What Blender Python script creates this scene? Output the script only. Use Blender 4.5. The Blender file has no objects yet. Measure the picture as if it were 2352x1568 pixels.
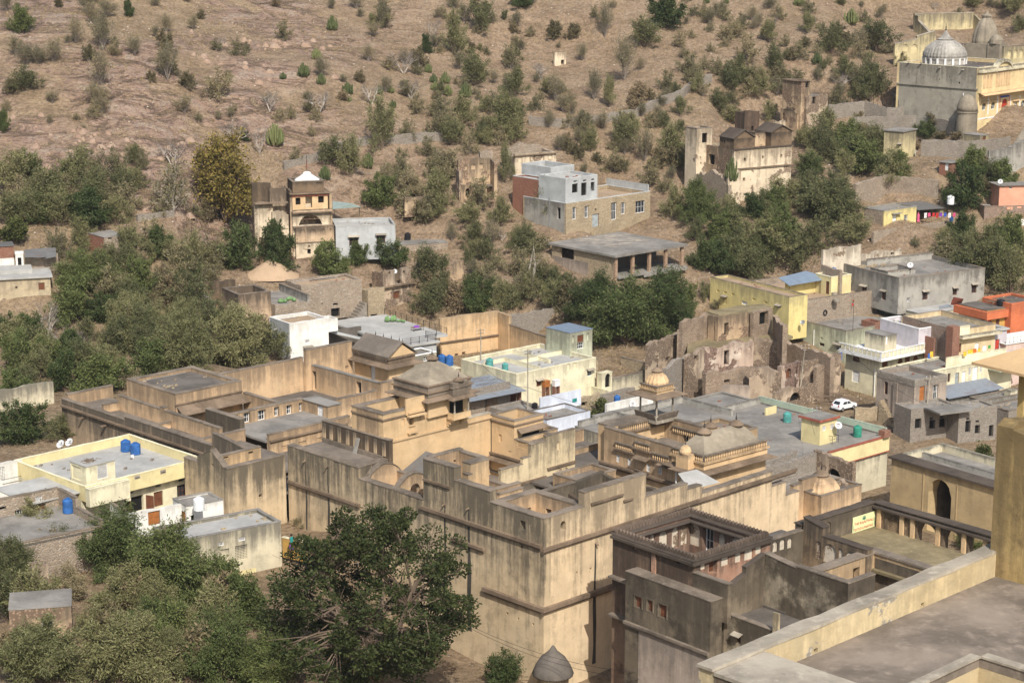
import bpy, bmesh, math, random
import numpy as np
from mathutils import Vector, noise as mnoise
random.seed(7)
SC = bpy.context.scene
COL = SC.collection
R = math.radians
#-- camera
CAM_H = 75.0
PITCH = R(12.9)
FPX, CX, CY = 4573.0, 1176.0, 784.0          # 70 mm on a 36 mm wide sensor, in 2352 px wide photo units
cam_d = bpy.data.cameras.new('camera')
cam_d.lens, cam_d.sensor_width, cam_d.clip_start, cam_d.clip_end = 70.0, 36.0, 1.0, 6000.0
cam = bpy.data.objects.new('camera', cam_d)
COL.objects.link(cam)
cam.location = (0, 0, CAM_H)
cam.rotation_euler = (R(90) - PITCH, 0, 0)
SC.camera = cam
#-- sky, sun, exposure
SUN_AZ = 14.0      # degrees to the right of straight behind the camera
SUN_EL = 45.0
world = bpy.data.worlds.new('World')
SC.world = world
world.use_nodes = True
wn = world.node_tree
bg = wn.nodes['Background']
sky = wn.nodes.new('ShaderNodeTexSky')
sky.sky_type = 'NISHITA'
sky.sun_disc = False
sky.sun_elevation = R(SUN_EL)
sky.sun_rotation = R(180 - SUN_AZ)
sky.dust_density = 2.5
sky.air_density = 1.2
wn.links.new(sky.outputs[0], bg.inputs[0])
bg.inputs[1].default_value = 0.115
sun_d = bpy.data.lights.new('sun', 'SUN')
sun_d.energy = 4.0
sun_d.angle = R(0.55)
sun_d.color = (1.0, 0.95, 0.88)
sun = bpy.data.objects.new('sun', sun_d)
COL.objects.link(sun)
sdir = Vector((math.sin(R(SUN_AZ)) * math.cos(R(SUN_EL)), -math.cos(R(SUN_AZ)) * math.cos(R(SUN_EL)), math.sin(R(SUN_EL))))
sun.rotation_euler = sdir.to_track_quat('Z', 'Y').to_euler()
sun.location = (60, -60, 140)
SC.view_settings.view_transform = 'Standard'
SC.view_settings.look = 'None'
SC.view_settings.exposure = 0.34
SC.view_settings.gamma = 1.0
SC.view_settings.use_curve_mapping = False
SC.render.engine = 'CYCLES'
SC.cycles.max_bounces = 4
SC.cycles.diffuse_bounces = 2
SC.cycles.glossy_bounces = 2
SC.cycles.transmission_bounces = 3
SC.cycles.transparent_max_bounces = 6
SC.cycles.caustics_reflective = False
SC.cycles.caustics_refractive = False
#-- survey: photo point -> place
CP, SP = math.cos(PITCH), math.sin(PITCH)
class PT(tuple):
 k = 1 / 3.0
def tile(ox, oy, k=1 / 3.0):
 def f(x, y):
  p = PT((ox + x * k, oy + y * k)); p.k = k; return p
 return f
def close(X, Y): return tile(X * .57422, Y * .57422, .21973)
z1, z2, z3, z4, z5 = close(1100, 1300), close(1400, 1700), close(2000, 1550), close(2350, 1600), close(200, 1400)
tl, tc, tr = tile(0, 0), tile(784, 0), tile(1568, 0)
ml, mc, mr = tile(0, 522.6), tile(784, 522.6), tile(1568, 522.6)
bl, bc, br = tile(0, 1045.1), tile(784, 1045.1), tile(1568, 1045.1)
def ff(x, y): return (x, y)
def ray(p):
 xn = (p[0] - CX) / FPX; yn = (CY - p[1]) / FPX
 return (xn, CP + yn * SP, -SP + yn * CP)
def up(p, z):
 d = ray(p); t = (z - CAM_H) / d[2]
 return Vector((d[0] * t, d[1] * t, z))
def proj(w):
 z = w[2] - CAM_H
 dep = w[1] * CP - z * SP; u = w[1] * SP + z * CP
 return (CX + FPX * w[0] / dep, CY - FPX * u / dep)
class Fr:
 def __init__(s, o, yaw):
  s.o = Vector((o[0], o[1], 0)); a = R(yaw)
  s.a = a; s.u = Vector((math.cos(a), math.sin(a), 0)); s.v = Vector((-math.sin(a), math.cos(a), 0))
 def w(s, u, v, z):
  return (s.o.x + s.u.x * u + s.v.x * v, s.o.y + s.u.y * u + s.v.y * v, z)
 def uv(s, p):
  d = Vector((p[0] - s.o.x, p[1] - s.o.y, 0)); return d.dot(s.u), d.dot(s.v)
 def onZ(s, p, z): return s.uv(up(p, z))
 def onV(s, p, v=0.0):
  d = Vector(ray(p)); k = s.o.dot(s.v) + v
  t = k / d.dot(s.v); q = d * t; return q.dot(s.u) - s.o.dot(s.u), CAM_H + q.z
 def onU(s, p, u=0.0):
  d = Vector(ray(p)); k = s.o.dot(s.u) + u
  t = k / d.dot(s.u); q = d * t; return q.dot(s.v) - s.o.dot(s.v), CAM_H + q.z
 def ux(s, px, z, v=0.0):
  xn = (px - CX) / FPX; b = s.w(0, v, z)
  d0 = b[1] * CP - (z - CAM_H) * SP
  return (xn * d0 - b[0]) / (s.u.x - xn * s.u.y * CP)
 def vx(s, px, z, u=0.0):
  xn = (px - CX) / FPX; b = s.w(u, 0, z)
  d0 = b[1] * CP - (z - CAM_H) * SP
  return (xn * d0 - b[0]) / (s.v.x - xn * s.v.y * CP)
#-- mesh collecting
class MB:
 def __init__(s): s.V = []; s.F = []
 def add(s, vs, fs):
  n = len(s.V); s.V += [tuple(v) for v in vs]; s.F += [tuple(i + n for i in f) for f in fs]; return s
 def hexa(s, p):      # 8 corners: bottom 4 ccw, top 4 ccw
  return s.add(p, [(3, 2, 1, 0), (4, 5, 6, 7), (0, 1, 5, 4), (1, 2, 6, 5), (2, 3, 7, 6), (3, 0, 4, 7)])
 def box(s, fr, u0, u1, v0, v1, z0, z1):
  if u1 < u0: u0, u1 = u1, u0
  if v1 < v0: v0, v1 = v1, v0
  return s.hexa([fr.w(u0, v0, z0), fr.w(u1, v0, z0), fr.w(u1, v1, z0), fr.w(u0, v1, z0),
                       fr.w(u0, v0, z1), fr.w(u1, v0, z1), fr.w(u1, v1, z1), fr.w(u0, v1, z1)])
 def prism(s, pts, z0, z1):   # polygon ccw (x,y) extruded
  n = len(pts); a = [(p[0], p[1], z0) for p in pts] + [(p[0], p[1], z1) for p in pts]
  f = [tuple(range(n - 1, -1, -1)), tuple(range(n, 2 * n))] + [(i, (i + 1) % n, n + (i + 1) % n, n + i) for i in range(n)]
  return s.add(a, f)
 def lathe(s, c, prof, n=16, ribs=0, rib=0.0):
  m = len(prof); vs = []
  for r, z in prof:
   for k in range(n):
    a = 2 * math.pi * k / n
    rr = r * (1 + (rib * abs(math.cos(a * ribs / 2.0)) if ribs else 0))
    vs.append((c[0] + rr * math.cos(a), c[1] + rr * math.sin(a), c[2] + z))
  fs = []
  for j in range(m - 1):
   for k in range(n):
    k2 = (k + 1) % n
    fs.append((j * n + k, j * n + k2, (j + 1) * n + k2, (j + 1) * n + k))
  fs.append(tuple(range(n - 1, -1, -1))); fs.append(tuple((m - 1) * n + k for k in range(n)))
  return s.add(vs, fs)
 def tube(s, a, b, r0, r1=None, n=6):
  r1 = r0 if r1 is None else r1
  a = Vector(a); b = Vector(b); d = (b - a)
  if d.length < 1e-6: return s
  d.normalize(); x = d.orthogonal().normalized(); y = d.cross(x)
  vs = [a + (x * math.cos(2 * math.pi * k / n) + y * math.sin(2 * math.pi * k / n)) * r0 for k in range(n)]
  vs += [b + (x * math.cos(2 * math.pi * k / n) + y * math.sin(2 * math.pi * k / n)) * r1 for k in range(n)]
  fs = [(k, (k + 1) % n, n + (k + 1) % n, n + k) for k in range(n)] + [tuple(range(n - 1, -1, -1)), tuple(range(n, 2 * n))]
  return s.add(vs, fs)
 def path(s, pts, r, n=5):
  for a, b in zip(pts[:-1], pts[1:]): s.tube(a, b, r, r, n)
  return s
 def tilted(s, a, b, c, d, t):   # a slab of thickness t under four corners (ccw from above)
  return s.hexa([(p[0], p[1], p[2] - t) for p in (a, b, c, d)] + [tuple(p) for p in (a, b, c, d)])
 def mesh(s, name, off=(0, 0, 0), smooth=False):
  m = bpy.data.meshes.new(name)
  ox, oy, oz = off
  m.from_pydata([(v[0] - ox, v[1] - oy, v[2] - oz) for v in s.V], [], s.F)
  if smooth: m.polygons.foreach_set('use_smooth', [True] * len(m.polygons))
  m.update()
  return m
GROUND_PTS = []       # (x, y, z) where buildings meet the ground
class Thing:
 def __init__(s, name, label, cat, loc, group=None, kind=None):
  s.e = bpy.data.objects.new(name, None); COL.objects.link(s.e)
  s.e.empty_display_size = 0.3
  s.loc = Vector(loc); s.e.location = s.loc
  s.e['label'] = label; s.e['category'] = cat
  if group: s.e['group'] = group
  if kind: s.e['kind'] = kind
 def part(s, name, mb, mat, parent=None, label=None, smooth=False):
  if not mb.F: return None
  me = mb.mesh(name, s.loc, smooth); me.materials.append(mat)
  o = bpy.data.objects.new(name, me); COL.objects.link(o)
  o.parent = parent if parent else s.e
  if label: o['label'] = label
  return o
def single(name, mb, mat, label=None, cat=None, loc=(0, 0, 0), group=None, kind=None, smooth=False):
 me = mb.mesh(name, loc, smooth); me.materials.append(mat)
 o = bpy.data.objects.new(name, me); COL.objects.link(o); o.location = loc
 if label: o['label'] = label
 if cat: o['category'] = cat
 if group: o['group'] = group
 if kind: o['kind'] = kind
 return o
#-- materials
class NT:
 def __init__(s, name):
  s.m = bpy.data.materials.new(name); s.m.use_nodes = True
  s.t = s.m.node_tree; s.p = s.t.nodes['Principled BSDF']
  s.p.inputs['Roughness'].default_value = 0.9
  s.p.inputs['Specular IOR Level'].default_value = 0.2
  s.geo = s.t.nodes.new('ShaderNodeNewGeometry')
  s.pos = s.geo.outputs['Position']
 def n(s, typ, **kw):
  nd = s.t.nodes.new(typ)
  for k, v in kw.items(): setattr(nd, k, v)
  return nd
 def val(s, sock, v):
  if hasattr(v, 'is_output') or hasattr(v, 'links'): s.t.links.new(v, sock)
  else: sock.default_value = v
 def scaled(s, sc):
  mp = s.n('ShaderNodeMapping'); mp.inputs['Scale'].default_value = sc
  s.t.links.new(s.pos, mp.inputs['Vector']); return mp.outputs[0]
 def noise(s, scale, detail=5, rough=.55, vec=None, dist=0.0):
  nd = s.n('ShaderNodeTexNoise'); nd.inputs['Scale'].default_value = scale
  nd.inputs['Detail'].default_value = detail; nd.inputs['Roughness'].default_value = rough
  nd.inputs['Distortion'].default_value = dist
  s.t.links.new(vec if vec is not None else s.pos, nd.inputs['Vector']); return nd.outputs['Fac']
 def ramp(s, fac, a, b, lo=0.0, hi=1.0):
  nd = s.n('ShaderNodeMapRange', interpolation_type='SMOOTHSTEP')
  s.t.links.new(fac, nd.inputs[0])
  for i, v in zip((1, 2, 3, 4), (a, b, lo, hi)): nd.inputs[i].default_value = v
  return nd.outputs[0]
 def math(s, op, a, b=0.0):
  nd = s.n('ShaderNodeMath', operation=op); s.val(nd.inputs[0], a); s.val(nd.inputs[1], b); return nd.outputs[0]
 def mix(s, f, a, b, mode='MIX'):
  nd = s.n('ShaderNodeMix', data_type='RGBA', blend_type=mode)
  s.val(nd.inputs[0], f)
  for i, v in ((6, a), (7, b)):
   if isinstance(v, tuple): nd.inputs[i].default_value = (v[0], v[1], v[2], 1)
   else: s.t.links.new(v, nd.inputs[i])
  return nd.outputs[2]
 def bump(s, h, st=.4, d=.05):
  nd = s.n('ShaderNodeBump'); nd.inputs['Strength'].default_value = st; nd.inputs['Distance'].default_value = d
  s.t.links.new(h, nd.inputs['Height']); s.t.links.new(nd.outputs[0], s.p.inputs['Normal'])
 def col(s, c):
  if isinstance(c, tuple): s.p.inputs['Base Color'].default_value = (c[0], c[1], c[2], 1)
  else: s.t.links.new(c, s.p.inputs['Base Color'])
  return s.m
def plain(name, c, rough=.8, metal=0.0, vary=.12):
 g = NT(name); g.p.inputs['Roughness'].default_value = rough; g.p.inputs['Metallic'].default_value = metal
 k = g.noise(1.7, 5)
 d = tuple(x * (1 - vary * 2) for x in c); l = tuple(min(1, x * (1 + vary)) for x in c)
 return g.col(g.mix(g.ramp(k, .3, .7), d, l))
def plaster(name, base, stain=(.10, .085, .06), streak=.5, blotch=.35, second=None, second_amt=.4, top=.55, peel=None, peel_amt=.0, seed=0.0, fine=1.0):
 g = NT(name)
 off = g.n('ShaderNodeVectorMath', operation='ADD'); off.inputs[1].default_value = (seed * 13.7, seed * 7.1, 0)
 g.t.links.new(g.pos, off.inputs[0]); pos = off.outputs[0]; g.pos = pos
 n1 = g.noise(.45, 6, .6)
 n2 = g.noise(2.6, 5, .6)
 c = g.mix(g.ramp(n1, .3, .72), tuple(x * .84 for x in base), tuple(min(1, x * 1.08) for x in base))
 if second: c = g.mix(g.math('MULTIPLY', g.ramp(g.noise(.23, 5, .65), .45, .62), second_amt), c, second)
 c = g.mix(g.math('MULTIPLY', g.ramp(n2, .52, .75), .22), c, tuple(x * .6 for x in base))
 if streak > 0:
  wob = g.n('ShaderNodeVectorMath', operation='MULTIPLY_ADD'); wob.inputs[1].default_value = (.3, .3, 0)
  wn_ = g.n('ShaderNodeTexNoise'); wn_.inputs['Scale'].default_value = .9; wn_.inputs['Detail'].default_value = 2
  g.t.links.new(g.pos, wn_.inputs['Vector']); g.t.links.new(wn_.outputs['Color'], wob.inputs[0]); g.t.links.new(g.pos, wob.inputs[2])
  mp = g.n('ShaderNodeMapping'); mp.inputs['Scale'].default_value = (1.25, 1.25, .07); g.t.links.new(wob.outputs[0], mp.inputs['Vector'])
  st = g.noise(1.0, 5, .68, vec=mp.outputs[0])
  tcn = g.n('ShaderNodeTexCoord'); sx = g.n('ShaderNodeSeparateXYZ'); g.t.links.new(tcn.outputs['Generated'], sx.inputs[0])
  gz = sx.outputs[2]; bk = g.noise(.8, 5, .7)
  edge = g.math('ADD', gz, g.math('ADD', g.math('MULTIPLY', g.math('SUBTRACT', st, .5), 1.1), g.math('MULTIPLY', g.math('SUBTRACT', bk, .5), .5)))
  m1 = g.math('MULTIPLY', g.ramp(edge, top - .05, 1.0), g.ramp(st, .30, .55, .68, 1.0))
  m2 = g.math('MULTIPLY', g.math('MULTIPLY', g.ramp(st, .51, .64), g.ramp(bk, .38, .6)), g.ramp(gz, .0, .8, .25, .75))
  m = g.math('MINIMUM', g.math('MULTIPLY', g.math('MAXIMUM', m1, m2), streak), .9)
  c = g.mix(m, c, stain)
 if blotch > 0:
  b = g.math('MULTIPLY', g.ramp(g.noise(.40, 6, .74), .50, .66), blotch)
  c = g.mix(b, c, tuple(.5 * x + .25 * y for x, y in zip(stain, base)))
 if peel:
  pk = g.ramp(g.noise(.28, 7, .62), .62 - peel_amt, .645 - peel_amt)
  st_ = g.n('ShaderNodeTexVoronoi'); st_.inputs['Scale'].default_value = 3.6
  g.t.links.new(g.pos, st_.inputs['Vector'])
  pc = g.mix(g.ramp(st_.outputs['Distance'], .1, .55), peel, tuple(x * .45 for x in peel))
  c = g.mix(pk, c, pc)
 g.bump(g.noise(3.5, 5, .72), .4 * fine, .08)
 g.p.inputs['Roughness'].default_value = .93
 return g.col(c)
def rubble(name, c1, c2, mortar, scale=2.6, dirt=.3, bumpd=.1):
 g = NT(name)
 vec = g.scaled((1, 1, 1.9))
 ds = g.n('ShaderNodeVectorMath', operation='ADD'); nz = g.n('ShaderNodeTexNoise'); nz.inputs['Scale'].default_value = 1.5
 g.t.links.new(g.pos, nz.inputs['Vector'])
 sb = g.n('ShaderNodeVectorMath', operation='SCALE'); sb.inputs['Scale'].default_value = .35
 g.t.links.new(nz.outputs['Color'], sb.inputs[0]); g.t.links.new(vec, ds.inputs[0]); g.t.links.new(sb.outputs[0], ds.inputs[1])
 v = g.n('ShaderNodeTexVoronoi', feature='DISTANCE_TO_EDGE'); v.inputs['Scale'].default_value = scale
 v2 = g.n('ShaderNodeTexVoronoi'); v2.inputs['Scale'].default_value = scale
 for k in (v, v2): g.t.links.new(ds.outputs[0], k.inputs['Vector'])
 hs = g.n('ShaderNodeSeparateColor'); g.t.links.new(v2.outputs['Color'], hs.inputs[0])
 c = g.mix(hs.outputs[0], c1, c2)
 c = g.mix(g.math('MULTIPLY', hs.outputs[1], .5), c, tuple(x * .45 for x in c1))
 e = g.ramp(v.outputs['Distance'], .02, .12)
 c = g.mix(e, mortar, c)
 c = g.mix(g.math('MULTIPLY', g.ramp(g.noise(.35, 7, .7), .45, .7), dirt), c, tuple(x * .3 for x in c1))
 g.bump(g.math('ADD', e, g.math('MULTIPLY', g.noise(6, 5), .5)), .8, bumpd)
 return g.col(c)
def concrete(name, base, dark=.5, spots=.3, crack=True):
 g = NT(name)
 n1 = g.noise(.22, 8, .68, dist=.3); n2 = g.noise(1.6, 6, .65)
 c = g.mix(g.ramp(n1, .36, .66), tuple(x * dark for x in base), base)
 c = g.mix(g.math('MULTIPLY', g.ramp(n2, .5, .72), spots), c, tuple(min(1, x * 1.35) for x in base))
 c = g.mix(g.math('MULTIPLY', g.ramp(g.noise(.6, 7, .75), .55, .72), .4), c, tuple(x * .5 for x in base))
 g.bump(g.noise(5, 6, .7), .3, .05)
 return g.col(c)
def sheetmetal(name, c, rust=(.20, .10, .05), amt=.3, axis=(0, 0, 0)):
 g = NT(name); g.p.inputs['Roughness'].default_value = .5; g.p.inputs['Metallic'].default_value = .35
 k = g.ramp(g.noise(.5, 7, .7), .5, .66)
 return g.col(g.mix(g.math('MULTIPLY', k, amt), g.mix(g.noise(1.2, 5), tuple(x * .75 for x in c), tuple(x * 1.15 for x in c)), rust))
def leafmat(name, c1, c2, trans=.25):
 g = NT(name); g.p.inputs['Roughness'].default_value = .65
 oi = g.n('ShaderNodeObjectInfo')
 isl = g.geo.outputs['Random Per Island']
 c = g.mix(isl, c1, c2)
 hsv = g.n('ShaderNodeHueSaturation')
 g.t.links.new(c, hsv.inputs['Color'])
 g.t.links.new(g.ramp(oi.outputs['Random'], 0, 1, .68, 1.3), hsv.inputs['Value'])
 g.t.links.new(g.ramp(oi.outputs['Random'], 1, 0, .478, .51), hsv.inputs['Hue'])
 tb = g.n('ShaderNodeBsdfTranslucent'); ms = g.n('ShaderNodeMixShader'); ms.inputs[0].default_value = trans
 g.t.links.new(hsv.outputs[0], tb.inputs[0])
 g.t.links.new(g.p.outputs[0], ms.inputs[1]); g.t.links.new(tb.outputs[0], ms.inputs[2])
 g.t.links.new(ms.outputs[0], g.t.nodes['Material Output'].inputs[0])
 return g.col(hsv.outputs[0])
M = {}
GREYSTAIN = (.085, .075, .058)
M['ochre'] = plaster('ochre_plaster', (.62, .425, .235), GREYSTAIN, .5, .2, second=(.66, .49, .30), top=.62)
M['ochre_clean'] = plaster('ochre_wash', (.60, .42, .235), (.2, .15, .09), .25, .14, second=(.64, .47, .28), top=.85)
M['fortL'] = plaster('fort_weathered_plaster', (.575, .445, .28), (.088, .076, .057), 1.0, .35, second=(.62, .50, .34), top=.40, seed=1)
M['fortR'] = plaster('fort_cream_plaster', (.67, .52, .335), (.125, .10, .07), .72, .14, second=(.66, .50, .31), top=.62, seed=2)
M['wing'] = plaster('wing_weathered_plaster', (.45, .335, .215), (.072, .063, .051), 1.0, .45, top=.18, seed=3)
M['inner'] = plaster('inner_court_plaster', (.60, .415, .245), (.14, .105, .072), .72, .22, second=(.62, .46, .29), top=.52, seed=4)
M['paleochre'] = plaster('pale_ochre_plaster', (.64, .52, .33), (.12, .1, .07), .8, .25, top=.62, seed=5, peel=(.40, .30, .2), peel_amt=.02)
M['yellow'] = plaster('yellow_paint', (.70, .60, .32), (.3, .26, .16), .22, .08, top=.9, seed=6, fine=.5)
M['yellow2'] = plaster('lemon_paint', (.68, .57, .25), (.16, .14, .1), .45, .18, top=.75, seed=7)
M['cream'] = plaster('cream_paint', (.72, .66, .46), (.2, .18, .13), .4, .15, top=.8, seed=8)
M['creamold'] = plaster('old_cream_plaster', (.58, .52, .37), (.12, .11, .09), .85, .3, top=.5, seed=9)
M['palegreen'] = plaster('pale_lime_paint', (.52, .53, .38), (.14, .13, .1), .7, .3, top=.55, seed=10)
M['white'] = plaster('white_limewash', (.76, .74, .68), (.3, .28, .24), .35, .1, top=.8, seed=11, fine=.5)
M['bluewhite'] = plaster('blue_white_limewash', (.66, .70, .78), (.3, .3, .32), .3, .12, top=.8, seed=12)
M['greyplaster'] = plaster('grey_cement_render', (.34, .32, .28), (.09, .08, .065), .7, .55, second=(.42, .39, .33), top=.6, seed=13)
M['cement'] = plaster('smooth_cement', (.43, .44, .43), (.2, .19, .18), .25, .2, top=.8, seed=14, fine=.5)
M['ruin'] = plaster('ruin_plaster', (.46, .33, .21), (.11, .085, .06), .9, .5, second=(.60, .47, .30), top=.5, peel=(.36, .25, .17), peel_amt=.10, seed=15)
M['ruinpale'] = plaster('ruin_pale_plaster', (.68, .56, .40), (.09, .066, .046), .65, .25, top=.68, peel=(.44, .33, .23), peel_amt=.03, seed=16)
M['ruinpink'] = plaster('ruin_pink_plaster', (.46, .355, .25), (.12, .09, .07), .7, .45, second=(.60, .50, .38), top=.6, peel=(.35, .26, .185), peel_amt=.14, seed=17)
M['darkbrown'] = plaster('soot_brown_plaster', (.17, .118, .075), (.035, .03, .024), .7, .7, second=(.26, .19, .12), top=.4, seed=18)
M['redochre'] = plaster('red_ochre_plaster', (.20, .128, .085), (.038, .031, .025), .8, .85, second=(.32, .22, .145), top=.3, seed=19)
M['algae'] = plaster('algae_grey_plaster', (.145, .115, .08), (.038, .033, .026), .6, .85, second=(.30, .24, .165), second_amt=.5, top=.4, seed=20)
M['tanwall'] = plaster('tan_wall', (.47, .35, .19), (.2, .15, .09), .35, .2, top=.8, seed=21)
M['terrace'] = plaster('terrace_cream', (.62, .50, .30), (.14, .115, .08), .25, .30, second=(.58, .45, .25), top=.85, peel=(.60, .54, .44), peel_amt=.0, seed=22)
M['tower'] = plaster('tower_ochre', (.44, .315, .135), (.07, .052, .033), .7, .65, second=(.36, .26, .13), top=.5, seed=23)
M['orange'] = plaster('orange_paint', (.55, .16, .07), (.2, .08, .05), .3, .2, top=.8, seed=24)
M['orangeyellow'] = plaster('amber_paint', (.58, .36, .10), (.2, .12, .06), .3, .2, top=.8, seed=25)
M['pinkpaint'] = plaster('salmon_paint', (.66, .33, .22), (.3, .18, .13), .2, .15, top=.8, seed=26)
M['mauve'] = plaster('pale_mauve_paint', (.60, .56, .58), (.3, .27, .26), .4, .2, top=.75, seed=27)
M['templegrey'] = plaster('temple_side_render', (.33, .30, .24), (.13, .115, .09), .7, .5, second=(.27, .25, .21), top=.75, seed=28)
M['templeyellow'] = plaster('temple_front_yellow', (.70, .55, .30), (.3, .2, .12), .3, .1, top=.8, seed=29)
M['greenwash'] = plaster('pale_green_wash', (.40, .47, .36), (.2, .2, .17), .35, .2, top=.8, seed=30)
M['rubble'] = rubble('rubble_stone', (.42, .33, .24), (.30, .22, .16), (.40, .35, .28), 2.4)
M['rubblegrey'] = rubble('grey_rubble_stone', (.34, .29, .23), (.26, .22, .18), (.33, .30, .26), 2.6)
M['rubbletan'] = rubble('tan_rubble_stone', (.47, .37, .24), (.38, .28, .18), (.45, .38, .26), 2.2)
M['rubblered'] = rubble('red_rubble_stone', (.37, .27, .19), (.275, .20, .14), (.38, .305, .23), 2.2, dirt=.5)
M['brick'] = rubble('red_brickwork', (.34, .14, .085), (.27, .11, .07), (.33, .23, .17), 5.0, dirt=.3, bumpd=.04)
M['paving'] = rubble('stone_paving', (.34, .27, .22), (.29, .22, .19), (.25, .2, .16), 1.6, dirt=.4, bumpd=.03)
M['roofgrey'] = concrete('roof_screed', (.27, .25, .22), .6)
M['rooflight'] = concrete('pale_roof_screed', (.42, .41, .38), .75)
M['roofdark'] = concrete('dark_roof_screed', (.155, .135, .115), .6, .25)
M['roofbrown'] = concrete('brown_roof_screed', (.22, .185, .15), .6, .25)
M['coping'] = concrete('coping_lime', (.235, .19, .145), .5, .5)
M['copingpale'] = concrete('pale_coping', (.40, .35, .275), .55, .5)
M['stonecornice'] = concrete('cornice_stone', (.235, .172, .118), .5, .4)
M['domegrey'] = concrete('dome_lime', (.30, .255, .19), .6, .4)
M['domewhite'] = concrete('dome_whitewash', (.44, .41, .36), .5, .45)
M['dirt'] = concrete('packed_earth', (.38, .28, .185), .75, .3)
M['sand'] = concrete('sand', (.42, .30, .195), .85, .25)
M['lane'] = concrete('lane_surface', (.27, .235, .19), .7, .3)
M['dark'] = plain('shade_black', (.012, .011, .010), .9)  # near-black colour that paints in the shade of openings and hollows
M['glass'] = plain('dim_glass', (.03, .035, .04), .25)
M['wood'] = plain('brown_wood', (.16, .065, .035), .6)
M['oldwood'] = plain('weathered_wood', (.20, .145, .10), .8)
M['orangewood'] = plain('orange_wood', (.36, .135, .04), .6)
M['whitepaint'] = plain('white_paint', (.74, .73, .70), .6, vary=.05)
M['greydoor'] = plain('grey_sheet_door', (.33, .36, .36), .5)
M['bluegrey'] = plain('pale_blue_door', (.55, .60, .66), .6)
M['redpaint'] = plain('red_paint', (.45, .055, .035), .6)
M['redtrim'] = plain('red_roof_trim', (.33, .10, .065), .7)
M['plasticblue'] = plain('blue_plastic', (.035, .12, .33), .55, vary=.15)
M['plasticteal'] = plain('teal_plastic', (.09, .30, .27), .55, vary=.15)
M['plasticgreen'] = plain('green_plastic', (.04, .24, .165), .55, vary=.15)
M['plasticwhite'] = plain('white_plastic', (.72, .73, .72), .4, vary=.05)
M['plasticblack'] = plain('black_plastic', (.018, .018, .02), .4)
M['dish'] = plain('dish_grey_white', (.62, .62, .61), .45, vary=.05)
M['metal'] = plain('dark_metal', (.07, .06, .055), .5, .5)
M['galv'] = plain('galvanised_pipe', (.42, .43, .43), .4, .5)
M['tin'] = sheetmetal('tin_sheet', (.30, .33, .36))
M['tinblue'] = sheetmetal('blue_grey_tin', (.24, .30, .37), amt=.15)
M['tinold'] = sheetmetal('old_grey_sheet', (.19, .185, .175), amt=.35)
M['tingreen'] = sheetmetal('pale_green_sheet', (.36, .44, .40), amt=.1)
M['carwhite'] = plain('white_car_paint', (.75, .76, .77), .25, vary=.02)
M['tyre'] = plain('tyre_rubber', (.02, .02, .02), .8)
M['bark'] = plain('grey_bark', (.17, .125, .09), .9)
M['palebark'] = plain('pale_bark', (.40, .355, .30), .9)
M['leaf_acacia'] = leafmat('acacia_leaves', (.105, .118, .046), (.235, .232, .105))
M['leaf_green'] = leafmat('green_leaves', (.048, .078, .023), (.135, .162, .055))
M['leaf_dark'] = leafmat('dark_tree_leaves', (.034, .052, .014), (.115, .128, .040))
M['leaf_dry'] = leafmat('dry_scrub_leaves', (.15, .130, .065), (.245, .20, .11))
M['leaf_gold'] = leafmat('golden_leaves', (.115, .112, .024), (.225, .185, .045))
M['leaf_olive'] = leafmat('olive_scrub_leaves', (.15, .142, .066), (.29, .255, .135))
M['cactus'] = leafmat('euphorbia_green', (.085, .112, .042), (.16, .178, .072), .05)
M['twig'] = plain('grey_twigs', (.215, .18, .15), .9)
M['strawgrass'] = leafmat('straw_grass', (.36, .26, .13), (.50, .38, .21), .2)
M['skin'] = plain('skin', (.24, .125, .075), .6)
M['hair'] = plain('black_hair', (.01, .009, .008), .5)
for k, c in dict(pink=(.62, .10, .22), green=(.10, .36, .08), red=(.50, .04, .04), blue=(.05, .10, .40), yellow=(.72, .48, .05), orange=(.60, .16, .03), violet=(.22, .06, .38), teal=(.02, .22, .20), limebag=(.16, .27, .11), whitecloth=(.75, .73, .7), bluecloth=(.05, .14, .45)).items():
 M['cloth_' + k] = plain(k + '_cloth', c, .85)
M['greypink'] = plaster('grey_pink_render', (.40, .325, .26), (.13, .11, .09), .6, .4, top=.6, seed=33)
M['algaepatch'] = plaster('algae_wall_patched', (.125, .098, .066), (.035, .03, .024), .5, .6, second=(.5, .42, .3), second_amt=.95, top=.5, seed=34)
M['algaeochre'] = plaster('algae_over_ochre', (.33, .235, .145), (.05, .042, .034), .9, .9, top=.3, seed=35)
M['roofgrass'] = concrete('grassy_roof', (.26, .21, .12), .6, .5)
M['bannercloth'] = plain('pale_yellow_cloth', (.70, .72, .38), .7, vary=.05)
M['emblemgreen'] = plain('emblem_green', (.02, .16, .10), .7)
M['darkface'] = plaster('peeled_dark_face', (.19, .13, .085), (.06, .05, .04), .7, .5, second=(.6, .5, .34), second_amt=.5, top=.5, seed=36)
M['terracefloor'] = concrete('terrace_screed', (.27, .222, .175), .5, .5)
M['kioskpink'] = plaster('kiosk_tan_wash', (.60, .41, .22), (.3, .2, .12), .1, .12, top=.95, seed=37)
M['rubblecream'] = plaster('cream_over_rubble', (.50, .42, .28), (.16,.13,.1), .5, .4, second=(.40,.31,.2), top=.7, peel=(.38,.29,.2), peel_amt=.08, seed=40)
M['ruinpale2'] = plaster('ruin_court_plaster', (.52, .40, .31), (.14, .1, .08), .6, .35, second=(.66, .58, .48), second_amt=.8, top=.75, peel=(.34, .23, .175), peel_amt=.09, seed=41)
M['ruinpale3'] = plaster('ragged_whitewash', (.62, .54, .42), (.2, .16, .12), .7, .35, top=.7, peel=(.40, .30, .21), peel_amt=.06, seed=42)
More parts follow.
